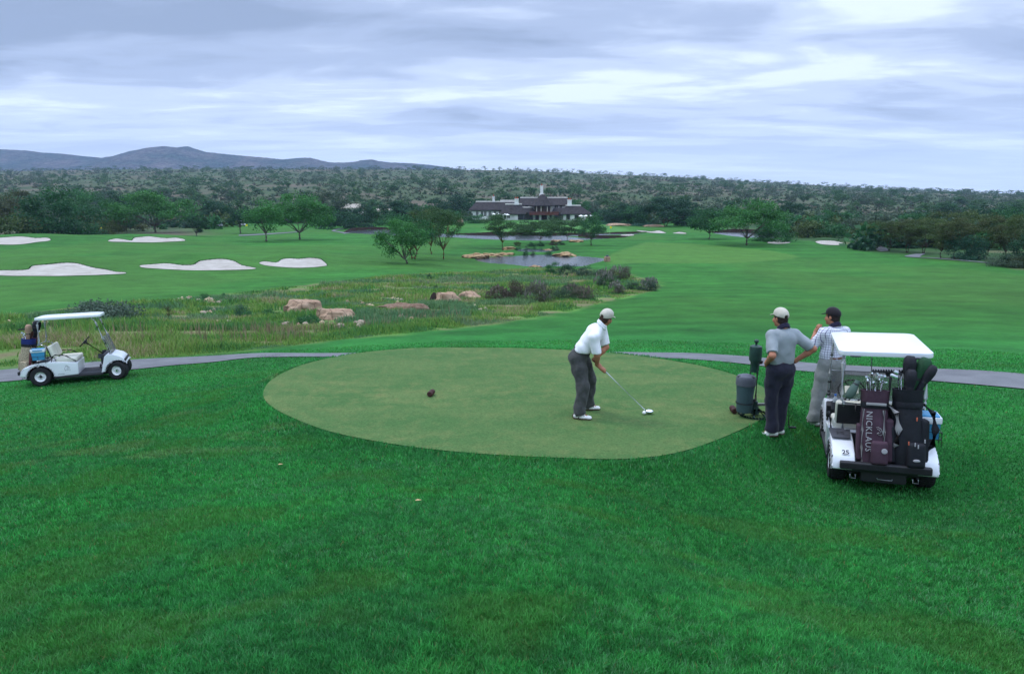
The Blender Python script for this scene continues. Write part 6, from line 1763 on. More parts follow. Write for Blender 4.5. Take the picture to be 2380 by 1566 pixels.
# bottle on the dashboard
e = empty('water_bottle', (0, 0, 0), 0, 'small clear water bottle with a blue cap in the holder of the cart numbered 25', 'bottle')
mb = MB(); mb.lathe([(0, 0), (.030, .003), (.032, .02), (.032, .12), (.026, .15), (.012, .175), (.012, .185)], n=16); mb.build('bottle_body', mat('clear_plastic', (.52, .56, .60), .12, .6, trans=.3), e)
mb = MB(); mb.lathe([(.014, .183), (.0145, .205), (.012, .208), (0, .208)], n=12); mb.build('cap', mat('blue_cap', (.02, .16, .55), .4), e)
put(e, NM @ T((1.285, .42, .572)))
put(club('putter', 'spare', 'x', 1.0), T((0, 0, 0))) if False else None

# --- the other cart, parked half on the path
_fr = hit(98, 897); _ff = hit(280, 881)
side = golf_cart('white golf cart side-on, parked half on the path with a sketch on its flank', R(-22), True, None, 'chrome')
_d = Vector((_ff.x - _fr.x, _ff.y - _fr.y, 0)).normalized(); _l = Vector((-_d.y, _d.x, 0))
SMx = seat_cart(side, Vector((_fr.x, _fr.y, 0)) + _l * .49, Vector((_fr.x, _fr.y, 0)) + _l * .49 + _d)
bp2 = lambda y, lean, tw: SMx @ T((-.34, y, .305)) @ Matrix.Rotation(R(lean), 4, 'Y') @ Matrix.Rotation(R(tw), 4, 'Z')
B3 = bp2(-.20, 8, 60); put(golf_bag('speckled tan and navy golf bag on the cart parked by the path', M_BAGTAN, M_BAGTAN, 'tan'), B3)
B4 = bp2(.14, 7, 20); put(golf_bag('dark wine-red golf bag behind the tan and navy one', M_BAGRED, M_BAGBLK, 'plain'), B4)
headcover('light brown club cover in the speckled tan and navy bag', mat('light_brown_cloth', (.34, .22, .15), .85, var=.15), B3 @ T((.0, .02, 1.03)), 1.15, .24)
headcover('dark brown cover low in the speckled tan and navy bag', mat('dark_brown_cloth', (.06, .022, .015), .85), B3 @ T((.06, .03, .90)) @ Matrix.Rotation(R(20), 4, 'Y'), 1.0, .1)
headcover('black club cover standing in the wine-red bag', M_BAGBLK, B4 @ T((.10, .0, 1.06)) @ Matrix.Rotation(R(6), 4, 'Y'), 1.45, .3)
for kd, x, y, L, rot, lab, B_ in [('iron', -.10, .0, .93, 200, 'iron with a shiny head leaning back out of the tan and navy bag', B3), ('iron', -.06, .06, .95, 160, 'iron above the leaning one in the tan and navy bag', B3), ('iron', -.12, .05, .90, 230, 'lowest iron sticking out at the back of the tan and navy bag', B3), ('wood', .09, -.02, .97, 20, 'silver wood head between the covers on the parked cart', B4)]:
    put(club(kd, lab, 'clubs on the cart parked by the path', L), B_ @ T((x * .3, y * .3, .02)) @ Matrix.Rotation(math.atan(x * .7 / L), 4, 'Y') @ Matrix.Rotation(-math.atan(y * .7 / L), 4, 'X') @ Matrix.Rotation(R(rot), 4, 'Z'))
put(rake('black bunker rake standing teeth-up on the cart parked by the path'), SMx @ T((-.17, -.02, .39)) @ Matrix.Rotation(R(-4), 4, 'Y') @ Matrix.Rotation(R(78), 4, 'Z'))
put(cooler('blue cooler with a white lid on the cart parked by the path'), SMx @ T((.0, -.50, .635)))
# ================================================================== PEOPLE (signed-distance bodies turned into one surface each)
def V3(*a): return np.array(a, float)
class SDF:
    def __init__(s, res): s.res = res; s.ops = []
    def cone(s, a, b, ra, rb, k=.03, fl=None, end=None, start=None, sub=False):
        s.ops.append(('c', np.array(a, float), np.array(b, float), ra, rb, k, fl, end, start, sub)); return s
    def chain(s, pts, rad, k=.03, fl=None):
        for i in range(len(pts) - 1): s.cone(pts[i], pts[i + 1], rad[i], rad[i + 1], k, fl)
        return s
    def ell(s, c, r, Rm=None, k=.03, sub=False):
        s.ops.append(('e', np.array(c, float), np.array(r, float), np.eye(3) if Rm is None else np.array(Rm, float), k, sub)); return s
    def build(s, name, mats, parent, cuts=(), folds=0.0, ffreq=(38, 38, 20), seed=0, label=None, smooth_it=1):
        lo = np.full(3, 1e9); hi = -lo
        for o in s.ops:
            if o[-1] is True: continue
            if o[0] == 'c':
                r = max(o[3], o[4]) + .02
                lo = np.minimum(lo, np.minimum(o[1], o[2]) - r); hi = np.maximum(hi, np.maximum(o[1], o[2]) + r)
            else:
                r = o[2].max() + .01; lo = np.minimum(lo, o[1] - r); hi = np.maximum(hi, o[1] + r)
        h = s.res; lo -= 2 * h; n = np.ceil((hi + 2 * h - lo) / h).astype(int) + 1
        Fd = np.full(n, .25, np.float32)
        ax = [lo[i] + h * np.arange(n[i]) for i in range(3)]
        for o in s.ops:
            if o[0] == 'c': _, a, b, ra, rb, k, fl, end, start, sub = o; r = max(ra, rb) * 1.15 + k + 3 * h; bl, bh = np.minimum(a, b) - r, np.maximum(a, b) + r
            else: _, c, rr, Rm, k, sub = o; r = rr.max() + k + 3 * h; bl, bh = c - r, c + r
            i0 = np.clip(((bl - lo) / h).astype(int), 0, n); i1 = np.clip(((bh - lo) / h).astype(int) + 2, 0, n)
            if np.any(i1 <= i0): continue
            X, Y, Z = np.meshgrid(ax[0][i0[0]:i1[0]], ax[1][i0[1]:i1[1]], ax[2][i0[2]:i1[2]], indexing='ij')
            P = np.stack([X, Y, Z], -1)
            if o[0] == 'c':
                Q = P - a; ba = b - a
                if fl is not None:
                    d_, f_ = np.array(fl[0], float), fl[1]; d_ = d_ / np.linalg.norm(d_)
                    tq = (Q @ ba) / max(ba @ ba, 1e-9); c0 = (Q - np.clip(tq, 0, 1)[..., None] * ba) @ d_
                    Q = Q + d_ * (c0 * (1 / f_ - 1))[..., None]
                t = np.clip((Q @ ba) / max(ba @ ba, 1e-9), 0, 1)
                d = np.linalg.norm(Q - t[..., None] * ba, axis=-1) - (ra + (rb - ra) * t)
                if fl is not None: d = d * (1 + f_) / 2
                u = ba / (np.linalg.norm(ba) + 1e-9)
                if end is not None: d = np.maximum(d, (P - b) @ u - end)
                if start is not None: d = np.maximum(d, -((P - a) @ u) - start)
            else:
                Q = (P - c) @ Rm
                k0 = np.linalg.norm(Q / rr, axis=-1); k1 = np.linalg.norm(Q / (rr * rr), axis=-1)
                d = k0 * (k0 - 1) / np.maximum(k1, 1e-6)
            sl = (slice(i0[0], i1[0]), slice(i0[1], i1[1]), slice(i0[2], i1[2]))
            F0 = Fd[sl]
            if sub:
                Fd[sl] = np.maximum(F0, -d)
            else:
                hh = np.maximum(k - np.abs(F0 - d), 0) / max(k, 1e-6)
                Fd[sl] = np.minimum(F0, d) - hh * hh * k * .25
        X, Y, Z = np.meshgrid(*ax, indexing='ij')
        if folds:
            r = np.random.default_rng(seed); w_ = np.zeros_like(X)
            for q in range(5):
                f = np.array(ffreq) * r.uniform(.45, 1.3) * r.choice([-1, 1], 3); ph = r.uniform(0, 6.28, 2)
                w_ += np.sin(X * f[0] + Y * f[1] + Z * f[2] + ph[0] + 1.3 * np.sin(Z * 9 + ph[1] + X * 7))
            Fd += folds * w_ / 5
        for c, nn in cuts:
            nn = np.array(nn, float) / np.linalg.norm(nn)
            Fd = np.maximum(Fd, (X - c[0]) * nn[0] + (Y - c[1]) * nn[1] + (Z - c[2]) * nn[2])
        V, Fq = surface_nets(Fd, lo, h)
        me = np_mesh(name, V, [Fq], mats if isinstance(mats, list) else [mats], smooth=True)
        if smooth_it:
            bm = bmesh.new(); bm.from_mesh(me)
            for _ in range(smooth_it): bmesh.ops.smooth_vert(bm, verts=bm.verts[:], factor=.5, use_axis_x=True, use_axis_y=True, use_axis_z=True)
            bm.to_mesh(me); bm.free()
        return part(name, me, parent, label)
def surface_nets(Fv, lo, h):
    S = Fv < 0; n = Fv.shape
    C = [S[i:n[0] - 1 + i, j:n[1] - 1 + j, k:n[2] - 1 + k] for i in (0, 1) for j in (0, 1) for k in (0, 1)]
    cnt = sum(c.astype(np.int8) for c in C); act = (cnt > 0) & (cnt < 8)
    I, J, K = np.nonzero(act); m = len(I); idx = np.full(act.shape, -1, np.int32); idx[I, J, K] = np.arange(m)
    acc = np.zeros((m, 3)); num = np.zeros(m)
    cor = [(i, j, k) for i in (0, 1) for j in (0, 1) for k in (0, 1)]
    for a in cor:
        for b in cor:
            if sum(b) - sum(a) == 1 and all(b[q] >= a[q] for q in range(3)):
                fa = Fv[I + a[0], J + a[1], K + a[2]]; fb = Fv[I + b[0], J + b[1], K + b[2]]
                x = (fa < 0) != (fb < 0); t = np.where(x, fa / np.where(fa - fb == 0, 1, fa - fb), 0)
                for q in range(3): acc[:, q] += np.where(x, a[q] + t * (b[q] - a[q]), 0)
                num += x
    V = lo + h * (np.stack([I, J, K], -1) + acc / num[:, None])
    out_ = []
    for axx in range(3):
        o1, o2 = [(1, 2), (2, 0), (0, 1)][axx]
        A = [slice(None)] * 3; B = [slice(None)] * 3; A[axx] = slice(0, n[axx] - 1); B[axx] = slice(1, n[axx])
        for o in (o1, o2): A[o] = slice(1, n[o] - 1); B[o] = slice(1, n[o] - 1)
        sa, sb = S[tuple(A)], S[tuple(B)]
        p = np.stack(np.nonzero(sa != sb), -1)
        if not len(p): continue
        flip = sa[tuple(p.T)]
        base = p.copy(); base[:, o1] += 1; base[:, o2] += 1
        def cell(d1, d2):
            q = base.copy(); q[:, o1] -= d1; q[:, o2] -= d2; return idx[q[:, 0], q[:, 1], q[:, 2]]
        q = np.stack([cell(1, 1), cell(0, 1), cell(0, 0), cell(1, 0)], -1)
        q[~flip] = q[~flip][:, ::-1]; out_.append(q)
    return V, np.concatenate(out_)

def cloth_mat(name, col, var=.10, plaid=None, weave=90.0, rough=.85):
    if name in MATS: return MATS[name]
    m = bpy.data.materials.new(name); m.use_nodes = True
    t = NT(m.node_tree); b = t.n['Principled BSDF']
    ob = t.add('ShaderNodeTexCoord').outputs['Object']
    f = t.maprange(t.noise(ob, 14.0, 4, .6), .3, .7, 1 - var, 1 + var)
    f2 = t.maprange(t.noise(ob, weave * 4, 2, .6), .3, .7, .90, 1.1)
    c = tuple(col)
    if plaid:
        sp = t.add('ShaderNodeSeparateXYZ', ins={0: ob}); ax = []
        wob = t.math('MULTIPLY', t.math('SUBTRACT', t.noise(ob, 5.0, 2, .5), .5), .02)
        def lines(v, per, wd):
            q = t.math('FRACT', t.math('DIVIDE', t.math('ADD', v, wob), per)); return t.math('LESS_THAN', q, wd)
        ang = t.math('MULTIPLY', t.math('ARCTAN2', sp.outputs[1], sp.outputs[0]), .19)
        g = t.math('MAXIMUM', lines(sp.outputs[2], .036, .13), lines(ang, .036, .13))
        c = t.mix(g, col, plaid)
    c = t.vmath('MULTIPLY', c, t.add('ShaderNodeCombineXYZ', ins={0: f, 1: f, 2: f}).outputs[0])
    c = t.vmath('MULTIPLY', c, t.add('ShaderNodeCombineXYZ', ins={0: f2, 1: f2, 2: f2}).outputs[0])
    t.put(b, 'Base Color', c); t.put(b, 'Roughness', rough); t.put(b, 'Specular IOR Level', .15); t.put(b, 'Sheen Weight', .1)
    b1 = t.add('ShaderNodeBump', ins={'Strength': .5, 'Distance': .02, 'Height': t.noise(t.add('ShaderNodeMapping', ins={'Vector': ob, 'Scale': (1.0, 1.0, .5)}).outputs[0], 11.0, 4, .55, 1.2)})
    t.put(b, 'Normal', t.add('ShaderNodeBump', ins={'Strength': .25, 'Distance': .003, 'Height': t.noise(ob, weave * 5, 2, .6), 'Normal': b1.outputs[0]}).outputs[0])
    MATS[name] = m; return m
M_SKIN = mat('tanned_skin', (.40, .165, .095), .55, .35, var=.10, vscale=18, bump=.15, bscale=120)
M_HAIR = mat('brown_hair', (.050, .022, .014), .7, .3, var=.5, vscale=45, bump=.8, bscale=120)
M_HAIRD = mat('dark_hair', (.022, .012, .010), .7, .3, var=.5, vscale=45, bump=.8, bscale=120)
M_CAPB = cloth_mat('beige_cap_cloth', (.50, .46, .38), .06)
M_CAPK = cloth_mat('black_cap_cloth', (.018, .015, .018), .1)
M_SHOEW = mat('white_leather', (.74, .74, .71), .45, .4, var=.05)
M_SHOEB = mat('brown_leather', (.060, .028, .018), .5, .4, var=.2)
M_EYE = mat('eye_white', (.65, .62, .58), .25, .5)
M_BELT = mat('brown_belt', (.07, .025, .018), .5, .4)
def basis(f, up=(0, 0, 1)):
    f = np.array(f, float); f /= np.linalg.norm(f); u = np.array(up, float); u = u - f * (u @ f); u /= np.linalg.norm(u)
    return np.stack([f, np.cross(u, f), u], 1)     # columns: forward, left, up

def person(label, group, J, dress, loc, rz, sc=1.0):
    """J: joints in local metres, x forward, y to the person's own port side, z up"""
    e = empty('person', loc, rz, label, 'person', group); e.scale = (sc, sc, sc)
    j = {k: (v if k.startswith('hand_') else np.array(v, float)) for k, v in J.items()}
    hb = basis(j['look'], j.get('headup', (0, 0, 1))); hc = j['head']
    H = lambda a, b, c: hc + hb @ np.array([a, b, c])
    tb = basis(j['front'], j['chest'] - j['pelvis'])       # torso frame
    tf = tb[:, 0]; tl = tb[:, 1]; tu = tb[:, 2]
    # ---------------- one continuous body
    s = SDF(.0085)
    s.ell(H(.0, 0, .015), (.094, .075, .108), hb, .02)
    s.ell(H(.035, 0, -.06), (.062, .058, .062), hb, .04)
    s.cone(H(.098, 0, -.005), H(.108, 0, -.035), .010, .015, .015)            # nose
    s.cone(H(.080, .03, .022), H(.080, -.03, .022), .016, .016, .02)          # brow
    s.cone(H(.085, .02, -.072), H(.085, -.02, -.072), .011, .011, .012)       # lips
    s.ell(H(.080, 0, -.105), (.022, .026, .020), hb, .03)                      # chin
    for q in (-1, 1):
        s.ell(H(.070, q * .045, -.035), (.03, .026, .028), hb, .03)            # cheek
        s.ell(H(-.008, q * .078, -.012), (.022, .010, .033), hb, .008)         # ear
        s.ell(H(.092, q * .032, .004), (.012, .012, .009), hb, .004, True)     # eye socket
    nb = j['neck']
    s.cone(H(-.02, 0, -.06), nb, .054, .056, .03)
    s.cone(nb, j['chest'], .056, .12, .03, (tf, .7)); s.cone(j['chest'], j['pelvis'], .13, .13, .05, (tf, .7))
    for q, n_ in ((1, 'l'), (-1, 'r')):
        S, E, W = j['sh_' + n_], j['el_' + n_], j['wr_' + n_]
        s.cone(nb * .6 + j['chest'] * .4, S, .06, .055, .05)
        s.cone(S, E, .054, .043, .03)
        m_ = E + (W - E) * .3
        s.cone(E, m_, .041, .045, .03); s.cone(m_, W, .045, .029, .02)
        s.cone(j['pelvis'], j['hip_' + n_], .11, .09, .05); s.cone(j['hip_' + n_], j['kn_' + n_], .082, .055, .03); s.cone(j['kn_' + n_], j['an_' + n_], .052, .036, .03)
        s.cone(j['an_' + n_] + V3(0, 0, -.03), j['an_' + n_] + np.append(j['toe_' + n_] * .12, -.05), .032, .03, .03)
        hand = J['hand_' + n_]
        if hand[0] == 'grip':       # fingers wrapped round a shaft: axis point, axis direction, palm side
            c, axd, side, w0 = [np.array(x, float) if i < 3 else x for i, x in enumerate(hand[1:5])]
            axd = axd / np.linalg.norm(axd); side = side - axd * (side @ axd); side /= np.linalg.norm(side); t3 = np.cross(axd, side)
            pc = c + side * .030
            s.cone(W, pc - axd * .020, .029, .026, .02); s.cone(pc - axd * .030, pc + axd * .034, .024, .022, .015, (side, .7))
            for i in range(4):
                o = axd * (-.033 + .0205 * i); Lr = (.0225, .0235, .023, .0215)[i]; a0 = .35; sp = (3.4, 3.7, 3.6, 3.3)[i]; pts = []
                for q_ in range(6):
                    a_ = a0 + sp * q_ / 5; pts.append(c + o + (side * math.cos(a_) + t3 * math.sin(a_) * w0) * Lr)
                s.chain(pts, [.0105, .0105, .010, .0095, .009, .0085], .004)
            th = [pc + axd * .022 - t3 * w0 * .016, c + axd * .052 - t3 * w0 * .024 + side * .006, c + axd * .070 - t3 * w0 * .016 - side * .012]
            s.chain(th, [.0125, .011, .009], .006)
        else:                        # open or curled hand: finger direction, palm normal, curl
            fd, pn, curl = np.array(hand[1], float), np.array(hand[2], float), hand[3]
            fd /= np.linalg.norm(fd); pn = pn - fd * (pn @ fd); pn /= np.linalg.norm(pn); sd_ = np.cross(pn, fd) * (1 if len(hand) < 5 else hand[4])
            s.cone(W, W + fd * .03, .028, .027, .02); 
            s.cone(W + fd * .035 + sd_ * .020, W + fd * .090 + sd_ * .026, .020, .016, .014, (pn, .75)); s.cone(W + fd * .035 - sd_ * .016, W + fd * .088 - sd_ * .022, .020, .016, .014, (pn, .75))
            for i, L_ in enumerate((.070, .078, .072, .056)):
                b0 = W + fd * (.094 - .006 * abs(i - 1.2)) + sd_ * (.030 - .0205 * i); pts = [b0]; d_ = fd.copy()
                for q_ in range(3):
                    a_ = curl * (q_ + .6) * (.9 + .06 * i); dd = fd * math.cos(a_) + pn * math.sin(a_) + sd_ * (.10 - .07 * i) * (1 - curl)
                    pts.append(pts[-1] + dd / np.linalg.norm(dd) * L_ * (.42, .33, .25)[q_])
                s.chain(pts, [.0105, .0098, .0092, .0082], .004)
            s.chain([W + fd * .025 + sd_ * .028, W + fd * .058 + sd_ * .054 + pn * .012, W + fd * .085 + sd_ * .060 + pn * .024], [.014, .0115, .0092], .008)
    s.build('body', M_SKIN, e)
    for q in (-1, 1):
        mb = MB(); mb.ball(tuple(H(.083, q * .032, .004)), .0115, 10); mb.build('eye', M_EYE, e)
    # ---------------- hair and cap
    s = SDF(.007)
    s.ell(H(-.008, 0, .020), (.099, .083, .113), hb, .01)
    s.cone(H(-.058, .03, -.05), H(-.066, .028, -.085), .030, .022, .03); s.cone(H(-.058, -.03, -.05), H(-.066, -.028, -.085), .030, .022, .03)
    s.build('hair', dress['hair'], e, cuts=[(H(.055, 0, .02), hb @ V3(1, 0, -.55)), (H(-.05, 0, -.085), hb @ V3(.5, 0, -1))], folds=.003, ffreq=(120, 120, 60), seed=3)
    cm = dress['cap']
    s = SDF(.007)
    s.ell(H(-.004, 0, .040), (.112, .093, .098), hb, .01)
    s.ell(H(.02, 0, .085), (.075, .075, .055), hb, .04)
    if dress.get('cap_gap'): s.ell(H(-.118, 0, .030), (.030, .036, .024), hb, .005, True)
    cp = s.build('cap', cm, e, cuts=[(H(0, 0, .032), hb @ V3(.18, 0, -1))])
    s = SDF(.006)
    s.cone(H(.085, .028, .046), H(.085, -.028, .046), .062, .062, .01, (hb @ V3(.25, 0, 1), .14)); s.cone(H(.12, .012, .036), H(.12, -.012, .036), .062, .062, .02, (hb @ V3(.25, 0, 1), .12))
    s.build('brim', dress.get('brim', cm), cp, cuts=[(H(.06, 0, 0), hb @ V3(-1, 0, 0))])
    mb = MB(); mb.ball(tuple(H(0, 0, .140)), .009, 8); mb.build('button', cm, cp)
    # ---------------- shirt
    sh = dress['shirt']; s = SDF(.0095)
    wa = j['waist']; lw = dress.get('shoulder', .066)
    s.cone(wa - tu * .03, wa + (j['chest'] - wa) * .55, .168 * dress.get('girth', 1), .172, .05, (tf, .74), start=.015)
    s.cone(wa + (j['chest'] - wa) * .55, j['chest'] + tu * .02, .172, .172, .06, (tf, .70))
    s.ell(j['chest'] - tf * .035 + tu * .03, (.10, .165, .13), tb, .05)
    s.cone(j['sh_l'], j['sh_r'], lw * .88, lw * .88, .05, (tf, .9))
    s.cone(j['chest'] + tu * .06, nb - tu * .045, .125, .062, .06, (tf, .8))
    for n_ in 'lr': s.cone(nb - tu * .04, j['sh_' + n_], .044, .056, .05)
    for n_ in 'lr':
        S, E = j['sh_' + n_], j['el_' + n_]; u = (E - S); L_ = np.linalg.norm(u); tt_ = dress.get('sleeve', .78)
        s.cone(S, S + u * tt_, .068, .064, .05, end=.0)
        s.cone(S + u * .25, S + u * tt_, .064, .073, .03, end=.0)
        if 'bag' in dress: s.ell(S + u * tt_ * .8, (.07, .07, .07), None, .04)
    nu_ = hc - hb @ V3(.02, 0, .06) - nb; nu_ = nu_ / np.linalg.norm(nu_) + tu * .6; nu_ /= np.linalg.norm(nu_)
    # blousing over the belt
    s.cone(wa + tl * .09 + tu * .02, wa - tl * .09 + tu * .02, .095, .095, .06, (tf, 1.0))
    shirt = s.build('shirt', sh, e, cuts=[(wa - tu * .035 + tf * 0, -tu + tf * dress.get('hem', 0)), (nb + nu_ * .02, nu_ + tf * .3)], folds=dress.get('shirt_fold', .006), ffreq=(26, 26, 22), seed=dress.get('seed', 1))
    # collar
    nu = hc - hb @ V3(.02, 0, .06) - nb; nu = nu / np.linalg.norm(nu) + tu * .6; nu /= np.linalg.norm(nu); cf_ = tf - nu * (tf @ nu); cf_ /= np.linalg.norm(cf_)
    s = SDF(.007); q0 = nb + nu * .004
    for i in range(14):
        a0, a1 = 2 * math.pi * i / 14, 2 * math.pi * (i + 1) / 14
        c_ = lambda a: q0 + cf_ * .066 * math.cos(a) + np.cross(nu, cf_) * .068 * math.sin(a) + nu * (.020 - .026 * math.cos(a))
        s.cone(c_(a0), c_(a1), .016, .016, .01); s.cone(q0 + (c_(a0) - q0) * 1.05 - nu * .022, q0 + (c_(a1) - q0) * 1.05 - nu * .022, .015, .015, .01); s.cone(q0 + (c_(a0) - q0) * 1.14 - nu * .040, q0 + (c_(a1) - q0) * 1.14 - nu * .040, .014, .014, .01)
    s.build('collar', dress.get('collar', sh), shirt)
    if 'cuff' in dress:
        for n_ in 'lr':
            S, E = j['sh_' + n_], j['el_' + n_]; u = (E - S); tt_ = dress.get('sleeve', .78)
            s = SDF(.007); s.cone(S + u * (tt_ - .05), S + u * (tt_ + .012), .077, .078, .01, end=.0, start=.0); s.build('cuff', dress['cuff'], shirt)
    # ---------------- trousers
    s = SDF(.0095); tr = dress['trousers']; g = dress.get('leg', 1.0)
    pb = basis(j.get('pfront', j['front']), (0, 0, 1)) if 'pfront' in j else tb; pf = pb[:, 0]; pl = pb[:, 1]
    s.cone(wa + tu * .005, j['pelvis'], .160 * dress.get('girth', 1), .165, .05, (pf, .76), start=.02)
    s.cone(j['pelvis'] + pl * .06 - pf * .035, j['pelvis'] - pl * .06 - pf * .035 , .115, .115, .05)
    for n_ in 'lr':
        h_, k_, a_ = j['hip_' + n_], j['kn_' + n_], j['an_' + n_]
        s.cone(h_ + V3(0, 0, .02), h_ + (k_ - h_) * .35, .108 * g, .106 * g, .05); s.cone(h_ + (k_ - h_) * .35, k_, .104 * g, .088 * g, .04)
        hem = a_ + V3(0, 0, -.022); s.cone(k_, hem, .088 * g, .080 * g, .04, end=.0)
        s.cone(hem + V3(0, 0, .10), hem + np.append(j['toe_' + n_] * .035, .0), .076 * g, .080 * g, .03, end=.0)
    s.build('trousers', tr, e, folds=dress.get('trouser_fold', .008), ffreq=(30, 30, 15), seed=dress.get('seed', 1) + 7, cuts=[(wa + tu * .02, tu)])
    # belt
    s = SDF(.008); bc = wa - tu * .005
    s.cone(bc - tu * .016, bc + tu * .016, .169 * dress.get('girth', 1), .169 * dress.get('girth', 1), .0, (pf, .77), end=.0, start=.0); s.build('belt', dress.get('belt', M_BELT), e)
    # ---------------- shoes
    for n_ in 'lr':
        a_ = j['an_' + n_]; d = np.append(j['toe_' + n_], 0); d /= np.linalg.norm(d); l_ = np.cross(V3(0, 0, 1), d); fl = j['floor_' + n_] if 'floor_' + n_ in j else 0.0
        g0 = np.array([a_[0], a_[1], fl]); s = SDF(.0065)
        s.cone(g0 - d * .045 + V3(0, 0, .040), g0 + d * .06 + V3(0, 0, .040), .040, .044, .02); s.cone(g0 + d * .06 + V3(0, 0, .036), g0 + d * .165 + V3(0, 0, .028), .047, .040, .03, ((0, 0, 1), .75))
        s.cone(g0 - d * .02 + V3(0, 0, .05), g0 - d * .005 + V3(0, 0, .095), .042, .042, .02)
        so = s.build('shoe', dress.get('shoe', M_SHOEW), e, cuts=[(V3(0, 0, fl + .014), (0, 0, -1))])
        s = SDF(.0065); s.cone(g0 - d * .045 + V3(0, 0, .012), g0 + d * .05 + V3(0, 0, .012), .043, .045, .02); s.cone(g0 + d * .05 + V3(0, 0, .012), g0 + d * .165 + V3(0, 0, .012), .049, .042, .02)
        s.build('sole', dress.get('sole', M_SHOEB), so, cuts=[(V3(0, 0, fl + .020), (0, 0, 1)), (V3(0, 0, fl + .001), (0, 0, -1))])
        if dress.get('stripes'):
            s = SDF(.005)
            for q in (.005, .038, .070):
                for sd_ in (-1, 1):
                    s.cone(g0 + d * q + l_ * sd_ * .041 + V3(0, 0, .018), g0 + d * (q + .022) + l_ * sd_ * .036 + V3(0, 0, .062), .0095, .008, .0)
            s.cone(g0 - d * .075 + V3(0, 0, .03), g0 - d * .070 + V3(0, 0, .06), .022, .020, .01)
            s.build('stripe', M_SHOEB, so)
    return e

def club_held(name, label, grip, head, up_ext, lie, kind='driver', toe=(1, 0, 0)):
    """a club as a thing of its own: from the butt of the grip to the head"""
    grip, head = Vector(grip), Vector(head); d = (head - grip).normalized(); butt = grip - d * up_ext
    e = empty('golf_club', head, 0, label, 'golf club')
    mb = MB(); L_ = (head - butt).length; mb.tube([tuple(butt + d * .25 - head), tuple(-d * .03)], [.0095, .0075], 8); mb.build('shaft', lie, e)
    mb = MB(); mb.tube([tuple(butt - head), tuple(butt + d * .27 - head)], [.0135, .0095], 10); mb.build('grip', M_GRIP, e)
    tv = Vector(toe).normalized(); side = Vector((0, 0, 1)).cross(tv)
    mb = MB(); mb.tube([tuple(-d * .06), tuple(tv * .01)], [.0075, .0085], 8)
    Mh = Matrix((tv, side, Vector((0, 0, 1)))).transposed().to_4x4()
    if kind == 'driver':
        bm = bmesh.new(); bmesh.ops.create_uvsphere(bm, u_segments=18, v_segments=12, radius=1)
        for v in bm.verts:
            v.co = Vector((v.co.x * .060 + .045, v.co.y * .050, v.co.z * .030 + (.003 if v.co.z < 0 else 0)))
            v.co.y = min(v.co.y, .036)
        mb.bm(bm, Mh)
    else:
        mb.box((.05, 0, -.006), (.11, .032, .028), .010, Mh)
    mb.build('club_head', M_CHROME if kind == 'driver' else M_BLACK, e)
    return e

# ---------------- the golfer at address
M_WSHIRT = cloth_mat('white_polo', (.80, .80, .82), .03)
M_GTROU = cloth_mat('charcoal_trousers', (.058, .060, .058), .25)
GO = Vector((1.085, 9.43, 0)); GZ0 = gz(GO.x, GO.y) + .012; GR = R(-20)
ball_w = on_level(1497, 961, .03); ball_w.z = gz(ball_w.x, ball_w.y) + .012
GS = .93
def toloc(v, o, rz): return (Matrix.Rotation(-rz, 3, 'Z') @ (Vector(v) - o)) / GS
_bl = toloc((ball_w.x, ball_w.y, 0), GO, GR)
hdl = Vector((_bl.x + .02, _bl.y + .07, .040)); gripc = Vector((.200, .03, .755))
sdir = (hdl - gripc).normalized()
gl = np.array(gripc - sdir * .055); gr = np.array(gripc + sdir * .040); ax_ = np.array(sdir)
golfer = dict(pelvis=(-.150, .0, .905), waist=(-.085, .0, 1.035), chest=(.075, .01, 1.245), neck=(.190, .02, 1.425), head=(.240, .045, 1.525), headup=(.35, .0, 1), look=(.42, .86, -.10), front=(1, .06, -.35), pfront=(1, 0, 0),
    sh_l=(.150, .185, 1.330), el_l=(.235, .165, 1.05), wr_l=tuple(gl - ax_ * .075 + np.array((-.035, .02, .03))), sh_r=(.125, -.180, 1.270), el_r=(.165, -.150, .985), wr_r=tuple(gr - ax_ * .075 + np.array((-.04, -.03, .03))),
    hip_l=(-.135, .095, .885), kn_l=(.0, .175, .50), an_l=(-.055, .235, .09), hip_r=(-.150, -.095, .875), kn_r=(-.025, -.18, .49), an_r=(-.075, -.245, .09),
    toe_l=(.94, .34), toe_r=(1, .06), hand_l=('grip', gl, ax_, (-.3, 1, .2), 1), hand_r=('grip', gr, ax_, (-.3, -1, .1), -1))
golfer = {k: (v if k.startswith('hand_') else np.array(v, float)) for k, v in golfer.items()}
person('person in a white polo shirt, charcoal trousers and beige cap bending over a teed ball', None, golfer, dict(hair=M_HAIR, cap=M_CAPB, cap_gap=True, shirt=M_WSHIRT, trousers=M_GTROU, belt=M_GTROU, stripes=True, seed=4, leg=1.08, girth=1.04, hem=.25, shoulder=.074, sleeve=.86, trouser_fold=.014, shirt_fold=.010), (GO.x, GO.y, GZ0), GR, GS)
rotw = lambda v: Matrix.Rotation(GR, 3, 'Z') @ (Vector(v) * GS) + Vector((GO.x, GO.y, GZ0))
club_held('golf_club', 'steel-shafted driver held by the person bending over the ball', rotw(gripc), rotw(hdl), .16, mat('bright_steel', (.70, .72, .75), .35, .6, metal=.25, var=.03), 'driver', tuple(Matrix.Rotation(GR, 3, 'Z') @ Vector((.95, .1, 0))))
mb = MB(); mb.ball((0, 0, 0), .0214, 18)
gb = mb.build('golf_ball', mat('ball_white', (.80, .80, .80), .35, .5, bump=.4, bscale=400)); gb.location = (ball_w.x, ball_w.y, ball_w.z + .034); gb.scale = (1.25, 1.25, 1.25); tag(gb, 'white golf ball teed up in front of the driver head', 'ball')
